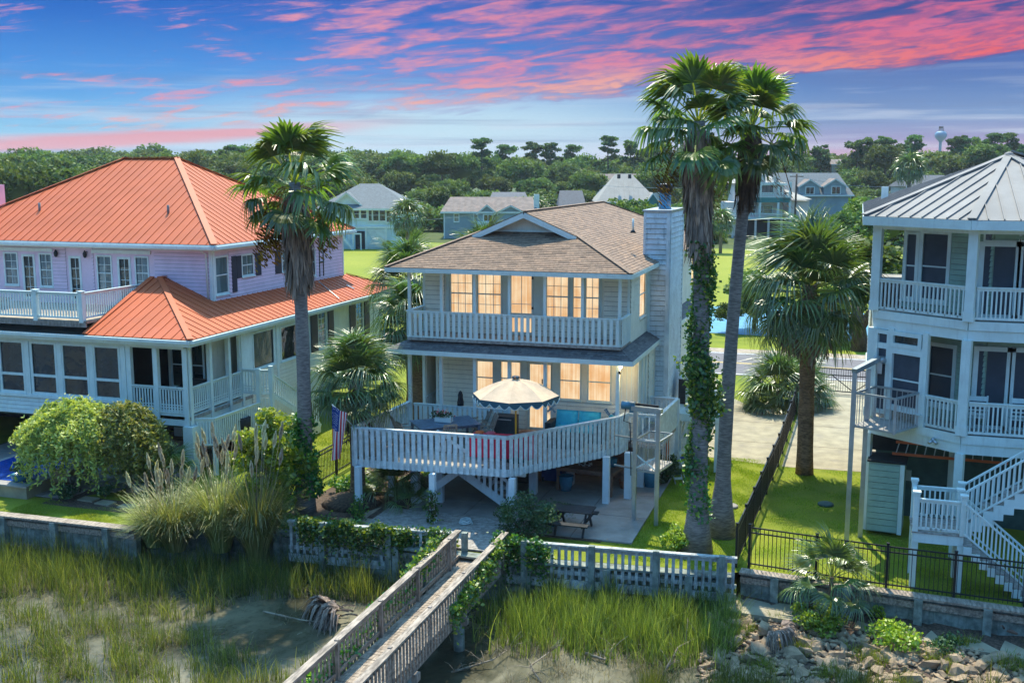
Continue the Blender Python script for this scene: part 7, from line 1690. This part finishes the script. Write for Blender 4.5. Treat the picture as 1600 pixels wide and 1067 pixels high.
def gable_front(t, w, x0, x1, z0, zp, d, wall, roof, fd=.3, win=None):
    """a gabled bay or dormer standing proud of the wall plane by fd, running back d"""
    P = lambda x, dd, z: w.at(x, z, fd-dd); xm = (x0+x1)/2
    b = part('dormer', MB().prism([P(x0, 0, z0-2.), P(x1, 0, z0-2.), P(x1, 0, z0), P(xm, 0, zp), P(x0, 0, z0)], -w.n*d), wall, t)
    for a, s in ((x0, -1), (x1, 1)):
        p = P(a+s*.35, -.3, z0-.25*(zp-z0)/((x1-x0)/2)); q = P(xm, -.3, zp+.06); mb = MB(); mb.prism([p, q, q-w.n*(d+.3), p-w.n*(d+.3)], (0, 0, .08)); part('dormer_roof', mb, roof, t)
        pbeam('rake_board', t, p+Vector((0, 0, -.1))+w.n*.03, q+Vector((0, 0, -.1))+w.n*.03, .06, .22, 'white')
    if win:
        xa, za = w.hit(win[0], win[1]); xb, zb = w.hit(win[2], win[3]); f = part('window', MB().box(P((xa+xb)/2, -.03, (za+zb)/2), (xb-xa+.3, .1, za-zb+.3), w.rz), 'white', t)
        for i in range(2): x = xa+(xb-xa)*(i+.5)/2; pbox('pane', f, P(x, -.1, (za+zb)/2), ((xb-xa)/2-.1, .04, za-zb), 'glass', rz=w.rz)
# A: pale blue raised house with lattice base
tA, wA, ezA, PA = far_house('far_house', 'pale blue hip-roofed house on a lattice base beyond the field', 158, 497, 643, 326, 381, 'pale_blue_wall', 'shingle_grey', py_ridge=288, rx0=553, rx1=585, depth=12,
    wins=[(502, 327, 509, 340, 'glass'), (512, 327, 518, 340, 'glass'), (531, 327, 540, 341, 'glass'), (542, 327, 550, 341, 'glass'), (553, 327.5, 561, 341, 'glass'), (564, 328, 572.5, 341, 'glass'), (576, 328, 581, 345, 'glass'), (583, 328, 591.5, 345, 'glass'), (593.5, 328, 602, 345, 'glass'), (604, 330, 611, 347, 'glass')])
for px in (545, 572, 603, 620): x, _ = wA.hit(px, 365); wA.box('base_post', x-.15, x+.15, 0, 3.0, 'white', 0, .12)
la_ = MB(); x0, x1 = wA.hit(573, 360)[0], wA.hit(602, 360)[0]
for i in range(26):
    x = x0+(x1-x0)*i/26; la_.beam(wA.at(x, .2, .08), wA.at(min(x1, x+1.6), 2.9, .08), .04, .07); la_.beam(wA.at(min(x1, x+1.6), .2, .12), wA.at(x, 2.9, .12), .04, .07)
lo2 = part('lattice', la_, 'white', tA); lo2['kind'] = 'stuff'
wA.box('band_board', 0, wA.L, 3.0, 3.3, 'white', 0, .15)
x, _ = wA.hit(565, 370); wA.box('doorway', x-.9, x+.5, 0, 2.6, 'dark', .0, .1); pbeam('stair', tA, wA.at(wA.hit(528, 360)[0], 2.9, 1.2), wA.at(wA.hit(553, 380)[0], .1, 1.2), 1.0, .3, 'white')
xa, _ = wA.hit(553, 360); wA.box('arch_post', xa, xa+.18, 0, 2.2, 'white', 1.5, 1.7); wA.box('arch_post', xa+1.1, xa+1.28, 0, 2.2, 'white', 1.5, 1.7); wA.box('arch_top', xa, xa+1.28, 2.2, 2.4, 'white', 1.5, 1.7)
gable_front(tA, wA, wA.hit(520, 320)[0], wA.hit(562, 320)[0], ezA+.6, ezA+2.2, 4, 'white', 'shingle_grey', fd=-.6)
# B: grey-blue house with weathered metal roof
tB, wB, ezB, PB = far_house('far_house', 'grey-blue house with pale streaked metal roof and small gables beyond the beach house', 182, 693, 836, 331, 372, 'grey_blue_wall', 'pale_metal', py_ridge=309, rx0=701, rx1=833, depth=10,
    wins=[(710, 335, 716.5, 346, 'glass_curtain'), (741, 334, 746, 346, 'glass_curtain'), (755.5, 336, 769.5, 345, 'glass_curtain'), (776, 334, 789, 350, 'glass'), (791, 334, 805, 350, 'glass')])
gable_front(tB, wB, wB.hit(747, 330)[0], wB.hit(775, 330)[0], ezB-.15, ezB+1.1, 4, 'grey_blue_wall', 'pale_metal', win=(756, 336, 769, 345)); gable_front(tB, wB, wB.hit(773, 330)[0], wB.hit(823, 330)[0], ezB-.3, ezB+1.0, 4, 'grey_blue_wall', 'pale_metal')
x0, z0 = wB.hit(742, 346); x1, z1 = wB.hit(774, 354); wB.box('balcony', x0, x1, z1, z0, 'white', .3, 1.2); wB.box('painted_shade_panel', wB.hit(739, 356)[0], wB.hit(780, 370)[0], 0, z1-.1, 'dark', .0, .1)  # dark panel on the wall painted as the shade under the balcony
x0, _ = wB.hit(833, 305); part('chimney', MB().box(wB.at(x0+.6, 4.2, -1.5), (.9, .9, 6.2), wB.rz), 'white', tB)
# C: house with the bright white roof, partly behind trees
tC, wC, ezC, PC = far_house('far_house', 'house with tall bright white metal roof and green gable behind the crepe myrtle', 235, 935, 1026, 316, 345, 'teal_wall', 'white_metal', py_ridge=272, rx0=967, rx1=992, depth=14, wins=[(1012, 322, 1018, 330, 'glass'), (1020, 322, 1026, 330, 'glass')])
gable_front(tC, wC, wC.hit(1008, 320)[0], wC.hit(1030, 320)[0], ezC-.2, ezC+1.9, 6, 'teal_wall', 'white_metal', fd=1.0)
for px in (967, 984): q = PD(px, 276, 238); part('roof_vent', MB().box(q, (.6, .6, .9)), 'dark', tC)
# D: white house with decks
tD, wD, ezD, PD_ = far_house('far_house', 'white two-storey house with stacked porches and white metal roof across the road', 186, 1156, 1224, 287, 372, 'cream_wall', 'white_metal', py_ridge=270, rx0=1184, rx1=1200, depth=10,
    wins=[(1178, 290, 1183, 303, 'glass'), (1187, 290, 1208, 303, 'glass_curtain'), (1216, 292, 1222, 304, 'glass_curtain'), (1175, 322, 1180, 333, 'glass'), (1186, 322, 1191, 333, 'glass'), (1193, 322, 1206, 333, 'glass_curtain')])
def px_box(t, w, name, x0, y0, x1, y1, m, d0, d1):
    a, za = w.hit(x0, y0); b, zb = w.hit(x1, y1); return w.box(name, a, b, zb, za, m, d0, d1)
px_box(tD, wD, 'deck_band', 1166, 308.5, 1229, 316, 'teal_wall', .1, 2.2); px_box(tD, wD, 'deck_band', 1136, 340, 1230, 342, 'white', .1, 2.4)
for y in (300.5, 307): px_box(tD, wD, 'rail', 1166, y, 1229, y+1.2, 'white', 2.1, 2.2)
for y in (333, 340): px_box(tD, wD, 'rail', 1136, y, 1230, y+1., 'white', 2.3, 2.4)
for i in range(24): px_box(tD, wD, 'baluster', 1167+i*2.6, 301, 1167.6+i*2.6, 308, 'white', 2.12, 2.18)
for px in (1183, 1211, 1166, 1229): px_box(tD, wD, 'porch_post', px, 284, px+1.2, 342, 'white', 2.0, 2.2)
px_box(tD, wD, 'painted_shade_panel', 1150, 343, 1228, 371, 'dark', .05, .3)  # dark panel painted as the shade below the porches
for px in (1140, 1158, 1175, 1195, 1215): px_box(tD, wD, 'stilt', px, 342, px+2, 372, 'cream_wall', 2.0, 2.2)
px_box(tD, wD, 'widows_walk', 1182, 273, 1193, 286, 'cream_wall', .3, 1.5); px_box(tD, wD, 'widows_walk', 1206, 276, 1213, 286, 'cream_wall', .3, 1.5); px_box(tD, wD, 'header_board', 1183, 285, 1212, 289, 'white', .3, 1.6)
for a, b, c in ((1152, 1167, 1157), (1229, 1262, 1233)):
    p0 = wD.at(wD.hit(a, 316)[0], wD.hit(a, 312)[1], 2.6); p1 = wD.at(wD.hit(b, 316)[0], wD.hit(b, 312)[1], 2.6); q0 = wD.at(wD.hit(min(b, a+10) if a < 1200 else a, 300)[0], wD.hit(1160, 298)[1], -2); q1 = wD.at(wD.hit(b if a < 1200 else a+4, 300)[0], wD.hit(1160, 298)[1], -2)
    part('porch_roof', MB().prism([p0, p1, q1, q0], (0, 0, .1)), 'white_metal', tD)
px_box(tD, wD, 'side_wing', 1229, 313, 1258, 372, 'cream_wall', -6, 1.8); px_box(tD, wD, 'side_wing', 1137, 316, 1166, 340, 'cream_wall', -6, .05)
# E: grey roof with two blue dormers
tE, wE, ezE, PE = far_house('far_house', 'long grey-roofed house with two blue gabled dormers', 232, 1214, 1330, 305, 345, 'grey_blue_wall', 'shingle_grey', py_ridge=270.5, rx0=1216, rx1=1322, depth=12)
gable_front(tE, wE, wE.hit(1249, 300)[0], wE.hit(1280, 300)[0], wE.hit(1249, 291)[1], wE.hit(1265, 281)[1], 7, 'grey_blue_wall', 'pale_metal', fd=.2, win=(1259, 293, 1271, 303)); gable_front(tE, wE, wE.hit(1287, 300)[0], wE.hit(1321, 300)[0], wE.hit(1287, 291)[1], wE.hit(1305, 280)[1], 7, 'grey_blue_wall', 'pale_metal', fd=.2, win=(1299.5, 292, 1312, 303))
far_house('far_house', 'dark-roofed house glimpsed between trees behind the weathered metal roof', 225, 768, 822, 312, 330, 'grey_blue_wall', 'dark_shingle', py_ridge=301, rx0=769, rx1=821, depth=9)
far_house('far_house', 'navy-roofed house between trees left of the white roof', 215, 876, 912, 322, 335, 'grey_blue_wall', 'dark_shingle', py_ridge=298.5, rx0=876, rx1=912, depth=9)
far_house('far_house', 'brown-roofed house farthest back behind the white roof', 300, 924, 1030, 289, 300, 'cream_wall', 'pale_metal', py_ridge=272, rx0=936, rx1=1022, depth=12)
far_house('far_house', 'grey-roofed house half hidden behind the right palm and trees', 270, 1418, 1500, 292, 305, 'cream_wall', 'dark_shingle', py_ridge=274, rx0=1428, rx1=1490, depth=12)
far_house('far_house', 'small pink-roofed house far back above the grey dormered roof', 330, 1300, 1335, 257, 268, 'cream_wall', 'pale_metal', py_ridge=249, rx0=1304, rx1=1322, depth=8)
# water tower
Dw = 1150; q = PD(1470, 214, Dw); s_ = Dw/1700
tw = thing('water_tower', 'blue bulb-topped water tower with antennas on the right skyline', 'water tower', (q.x, q.y, 0))
mb = MB(); zc = q.z; mb.lathe((q.x, q.y, 0), [(4.2*s_*.9, 0), (2.3*s_, 6), (2.1*s_, zc-9*s_), (3.0*s_, zc-7*s_), (7.2*s_, zc-2.5*s_), (9.2*s_, zc+1*s_), (8.6*s_, zc+5*s_), (5.5*s_, zc+8*s_), (1.5*s_, zc+9*s_)], 20); part('tank', mb, 'tower', tw)
mb = MB()
for i in range(9): mb.beam((q.x+(i-4)*.9*s_, q.y, zc+8*s_), (q.x+(i-4)*.9*s_, q.y, zc+(12+(i*37 % 5))*s_), .5*s_, .5*s_)
mb.box((q.x-.6*s_, q.y, zc+14*s_), (6*s_, 1, 3*s_)); part('antennas', mb, 'black_metal', tw)
# utility poles and wires along the road
def pole(label, D, px, ytop, ybase, wide=1.2):
    a = PD(px, ybase, D); b = PD(px, ytop, D); t = thing('utility_pole', label, 'pole', (a.x, a.y, 0)); part('shaft', MB().tube([(a.x, a.y, 0), (a.x, a.y, b.z)], [.2, .14], 8), 'bark', t); pbox('crossarm', t, (a.x, a.y, b.z-.4), (wide, .12, .12), 'bark', rz=YAW); 
    for s in (-1, 0, 1): part('insulator', MB().lathe((a.x+s*wide*.42*math.cos(YAW), a.y+s*wide*.42*math.sin(YAW), b.z-.3), [(.05, 0), (.07, .12), (.02, .18)], 6), 'pale_blue_wall', t)
    return Vector((a.x, a.y, b.z-.3))
p1 = pole('brown utility pole in front of the white two-storey house', 178, 1241, 272, 370, 2.2)
def wire(label, a, b, sag, r=.018):
    mb = MB(); a = Vector(a); b = Vector(b); mb.tube([a.lerp(b, t)-Vector((0, 0, sag*4*t*(1-t))) for t in np.linspace(0, 1, 14)], r, 4); solo('power_line', mb, 'steel', a, label=label, cat='wire')
wire('lower power line crossing the dark trees behind the left lawn', PD(560, 345, 150), PD(760, 332, 150), .5, .03); wire('upper power line above the roofs beside the chimney', PD(940, 290, 190), PD(1240, 282, 178), .8, .03); wire('power line running from the pole into the right-hand trees', p1, PD(1420, 290, 178), .8, .03)
# pond strip beyond the road
sheet('pond', [(-13, 77), (1.5, 75.5), (3, 90), (-9, 95), (-14, 88)], .03, 'pond')

# ------------------------------------------------------------------ trees beyond
def crown_mesh(name, seed, r, n, k, size, lm, flat=.8, core=True, pine=False):
    rg = np.random.default_rng(seed)
    if pine:
        V0 = []; T0 = []
        for j in range(k):
            a = rg.uniform(0, 6.28); lv = rg.uniform(0, 1); rr = r*rg.uniform(.15, .8)*(1-.45*lv); c = np.array([math.cos(a)*rr, math.sin(a)*rr, (lv-.4)*r*1.5]); m_ = n//k; e = rg.normal(size=(m_, 3)); e /= np.linalg.norm(e, axis=1)[:, None]
            V0.append(c+e*np.array([1, 1, .45])*r*rg.uniform(.2, .36)*rg.uniform(.4, 1, m_)[:, None]); T0 += [rg.uniform(.1, .8)]*m_
        P = np.concatenate(V0); tt = np.array(T0)
    else: P, cc, ci, tt = clumpy(rg, n, k, r, flat, .30, .62)
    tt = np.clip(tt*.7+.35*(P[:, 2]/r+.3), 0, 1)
    V, F, T = leaves(P, size, rg, up=.6, aspect=1.3, tint=tt)
    if core and not pine:
        import bmesh; bm_ = bmesh.new(); bmesh.ops.create_icosphere(bm_, subdivisions=2, radius=r*.60); cv = np.array([v.co[:] for v in bm_.verts]); cf = np.array([[v.index for v in f.verts] for f in bm_.faces]); bm_.free()
        cv = cv*np.array([1, 1, flat])*(1+.12*np.sin(cv[:, :1]*1.3/r*5)*np.cos(cv[:, 1:2]/r*6)); F = np.concatenate([F, np.concatenate([cf, cf[:, 2:3]], 1)+len(V)]) if False else F
        q = cf; base = len(V); V = np.concatenate([V, cv]); T = np.concatenate([T, np.full(len(cv), .3)])
        # triangles stored as quads with a midpoint would be degenerate: pair them by splitting edges instead
        mid = (cv[q[:, 0]]+cv[q[:, 1]])/2; b2_ = len(V); V = np.concatenate([V, mid]); T = np.concatenate([T, np.full(len(mid), .3)]); F = np.concatenate([F, np.stack([q[:, 0]+base, np.arange(len(q))+b2_, q[:, 1]+base, q[:, 2]+base], 1)])
    return npmesh(name, V, F, lm, T)
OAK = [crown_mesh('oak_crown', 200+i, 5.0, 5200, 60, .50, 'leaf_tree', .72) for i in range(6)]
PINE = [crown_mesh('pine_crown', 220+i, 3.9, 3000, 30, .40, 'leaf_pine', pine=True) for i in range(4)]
trk = MB().tube([(0, 0, 0), (.15, .1, 3), (0, 0, 7.5)], [.4, .3, .18], 7).mesh('trunk', 'bark')
ptr = MB().tube([(0, 0, 0), (.1, .1, 8), (0, 0, 17)], [.32, .25, .12], 6).mesh('trunk', 'bark')
tr = random.Random(9); tcount = 0
KO = ('dense oak', 'bushy oak', 'tall loose pine')
def klabel(x, y, k):
    d_ = x*FW[0]+y*FW[1]; px = 800+1700*(x*RT[0]+y*RT[1])/d_; row = 'nearest' if d_ < 235 else 'second' if d_ < 268 else 'third' if d_ < 305 else 'fourth' if d_ < 345 else 'fifth' if d_ < 395 else 'farthest'
    marks = ((90, 'at the left edge'), (190, 'left of the red roof'), (280, 'over the red roof ridge'), (370, 'right of the red roof peak'), (470, 'behind the left palm'), (560, 'left of the pale blue house'), (650, 'behind the pale blue house'), (740, 'left of the streaked roof'), (840, 'behind the streaked roof'), (920, 'left of the white roof'), (1040, 'behind the white roof'), (1140, 'behind the twin palms'), (1230, 'behind the white porch house'), (1335, 'behind the dormered house'), (1430, 'left of the water tower'), (1520, 'beside the water tower'), (9999, 'at the right edge'))
    return k+', '+row+' row of far trees, '+next(m for p, m in marks if px < p)
def oak(x, y, h, s=None, label=None, name='oak_tree', proto=None, group='trees of the far belt'):
    t = thing(name, label or klabel(x, y, KO[tr.randrange(2)]), 'tree', (x, y, 0), 0, group if not label else None); s = s or h/11.
    link('crown', OAK[proto if proto is not None else tr.randrange(6)], t, (0, 0, h-5*.72*s*1.12), (0, 0, tr.uniform(0, 6.28)), (s*tr.uniform(.9, 1.2), s*tr.uniform(.9, 1.2), s*tr.uniform(.9, 1.1)))
    link('trunk', trk, t, (0, 0, 0), (0, 0, tr.uniform(0, 6)), (s, s, h/11.)); return t
def pine(x, y, h, s=1., label=None):
    t = thing('pine_tree', label or klabel(x, y, KO[2]), 'tree', (x, y, 0), 0, None if label else 'trees of the far belt'); link('crown', PINE[tr.randrange(4)], t, (0, 0, h-2.6*s), (0, 0, tr.uniform(0, 6.28)), (s, s, s)); link('trunk', ptr, t, (0, 0, 0), (0, 0, 0), (s, s, h/17.5)); return t
houses = [(158, 490, 650), (182, 680, 850), (235, 925, 1040), (186, 1130, 1265), (232, 1205, 1335), (225, 760, 830), (215, 870, 920)]
def ok_at(px, D, w=16):
    for hd_, a, b in houses:
        if D < hd_+7 and a-w < px < b+w: return False
    return True
rows = [(176, 22, 5.0), (194, 24, 5.5), (212, 26, 6.0), (250, 28, 8), (285, 32, 11), (322, 34, 14.5), (342, 34, 15.5), (365, 34, 16), (420, 32, 17.5), (490, 30, 19.5)]
for D, n_, h in rows:
    for i in range(n_):
        px = -60+1720*(i+tr.uniform(.1, .9))/n_; Dd = D+tr.uniform(-13, 13)
        # the belt is nearer and taller on the left
        lf = max(0, min(1, (620-px)/500)); hh = (h+lf*(14.-h)*.75 if h < 14 else h)*tr.uniform(.85, 1.12)*(.9 if px > 640 else 1.)*(1.1 if px > 1330 and D > 320 else 1.)
        if not ok_at(px, Dd): continue
        q = PD(px, 300, Dd); oak(q.x, q.y, hh, s=hh/11.*tr.uniform(.85, 1.1) if hh > 9 else .95)
# the same wood running on past both sides of the view, as one mass
LOWC = [crown_mesh('low_crown', 260+i, 5.0, 1500, 40, .85, 'leaf_tree', .72) for i in range(2)]; arr = []
for me in LOWC:
    v = np.empty(len(me.vertices)*3, np.float32); me.vertices.foreach_get('co', v); f = np.empty(len(me.loops), np.int32); me.loops.foreach_get('vertex_index', f); tt_ = np.empty(len(me.vertices), np.float32); me.attributes['tint'].data.foreach_get('value', tt_); arr.append((v.reshape(-1, 3), f.reshape(-1, 4), tt_))
V = []; F = []; T = []; nv = 0
for i in range(150):
    D = tr.choice((215, 245, 280, 320, 370, 430)); px = tr.uniform(-1150, -70) if i % 2 else tr.uniform(1670, 2750); q = PD(px, 300, D+tr.uniform(-12, 12)); hh = 9+(D-200)*.04; sc_ = hh/9.5; v, f, tt_ = arr[i % 4 // 2]
    V.append(v*sc_+np.array([q.x, q.y, hh-4.2*sc_])); F.append(f+nv); T.append(tt_); nv += len(v)
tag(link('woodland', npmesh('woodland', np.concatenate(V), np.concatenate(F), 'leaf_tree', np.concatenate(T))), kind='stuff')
# pines along the skyline, at measured places
for px, ytop, D in ((752, 224, 330), (835, 226, 360), (860, 232, 360), (790, 236, 350), (895, 234, 360), (950, 220, 340), (985, 228, 350), (1015, 232, 350), (455, 222, 330), (355, 238, 330), (368, 236, 330), (1040, 234, 340), (1250, 222, 330), (1283, 231, 330), (1340, 229, 320), (1362, 222, 320), (1385, 221, 310), (1420, 232, 330), (1430, 219, 320), (1497, 216, 330), (1500, 225, 330), (1530, 222, 340), (1555, 218, 340), (1575, 217, 340), (1590, 232, 350)):
    q = PD(px, ytop, D); pine(q.x, q.y, q.z, tr.uniform(1.0, 1.5))
for px, ytop, D, s in ((690, 238, 300, 1.), (720, 242, 300, 1.), (300, 243, 300, 1.2), (60, 241, 290, 1.3), (150, 240, 300, 1.3), (640, 240, 300, 1.1), (1385, 226, 300, 1.0), (1545, 222, 310, 1.2)):
    q = PD(px, ytop, D); oak(q.x, q.y, q.z, s)
# nearer trees with their own look
def near(px, py, D, h, s, label, proto=0):
    q = PD(px, py, D); return oak(q.x, q.y, h, s, label, proto=proto)
near(985, 320, 150, 7.6, .72, 'small green tree in front of the white-roofed house', 1); near(940, 320, 160, 5.5, .6, 'pale flowering tree left of the white roof', 2); near(1000, 330, 140, 6.4, .6, 'bushy tree right of the ridge of the beach house', 3)
near(1300, 330, 120, 6.3, .62, 'dark green cedar-like tree left of the grey metal roof', 4); near(1340, 330, 112, 7.2, .6, 'yellow-green cedar-like tree against the grey metal roof', 5); near(1265, 330, 130, 5.6, .5, 'small cedar-like tree behind the cabbage palm crown', 0); near(1370, 330, 125, 8.0, .75, 'tallest cedar-like tree behind the grey metal roof', 2)
near(1345, 430, 74, 6.6, .62, 'spreading live oak between the cabbage palm and the right house', 3); near(1180, 430, 78, 4.2, .36, 'sparse twiggy tree behind the tall palm trunks', 4); near(1310, 480, 72, 3.8, .34, 'low oak limb shading the road by the gate', 1)
near(1140, 520, 76, 2.2, .22, 'roadside bush beyond the road left of the cabbage palm', 5); near(1180, 515, 77, 2.6, .26, 'roadside bush right of the tall palm trunks', 0)
q = G(1343, 548); part('trunk', MB().tube([(q.x, q.y, 0), (q.x-.1, q.y, 1.6), (q.x-.5, q.y+.2, 3.2)], [.55, .42, .25], 8).tube([(q.x-.1, q.y, 1.4), (q.x+.9, q.y, 3.0), (q.x+1.3, q.y, 4.4)], [.34, .24, .12], 8), 'bark', thing('old_oak', 'thick forked dark oak trunk across the road by the right house', 'oak', (q.x, q.y, 0)))
near(820, 320, 200, 6.5, .6, 'round tree beside the chimney of the grey-blue house', 2); near(840, 316, 205, 5.2, .45, 'small palm-like tree right of the grey-blue house', 3)
near(640, 372, 150, 3.4, .3, 'dark shrub at the right corner of the pale blue house', 4); near(605, 382, 152, 1.6, .14, 'clipped round bush in front of the lattice base', 5)
FPL = fan_leaf('small_fan_leaf', 'leaf_sabal', 12, 1.0, 1.25, .9, 110, 55, .3, .08)
def far_palm(label, D, px, ytop, ybase, sc_):
    a = PD(px, ybase, D); b = PD(px, ytop, D); z0 = max(0, a.z) if ybase < 300 else 0; t = thing('cabbage_palm', label, 'palm tree', (a.x, a.y, 0)); zt_ = b.z-.9*sc_; part('trunk', MB().tube([(a.x, a.y, 0), (a.x, a.y, zt_)], [.2*sc_, .17*sc_], 7), 'trunk_grey', t)
    for i in range(34): s = i/34; link('frond', FPL, t, (0, 0, zt_), orient(i*2.4, rad(80-135*s)), [sc_*.95]*3)
far_palm('cabbage palm standing by the corner of the pale blue house', 140, 637, 324, 384, 1.5)
far_palm('small palm on the far lawn right of the beach house', 110, 1088, 330, 430, 1.0); far_palm('palm behind the ivy-wrapped trunk on the far lawn', 100, 1072, 345, 430, 1.0)
far_palm('shaggy palm standing against the dark roof on the right', 200, 1415, 250, 380, 1.9); far_palm('palm beside the metal-roofed house chimney', 190, 838, 318, 380, 1.6)
far_palm('palm left of the two-storey white house', 150, 1126, 336, 380, 1.2)
# ------------------------------------------------------------------ thin air between the camera and the far trees
HZ = 0.00014
if HZ:
    hz = MB().box((0, 650, 22), (4400, 3100, 50)); m = bpy.data.materials.new('haze'); m.use_nodes = True; t = NT(m.node_tree); t.n.clear(); out = t.new('ShaderNodeOutputMaterial'); pv = t.new('ShaderNodeVolumePrincipled')
    pv.inputs['Color'].default_value = (.86, .93, 1, 1); pv.inputs['Density'].default_value = HZ; pv.inputs['Anisotropy'].default_value = .1; t.l.new(pv.outputs[0], out.inputs['Volume']); M['haze'] = m; struct('haze', hz, 'haze', kind='stuff')
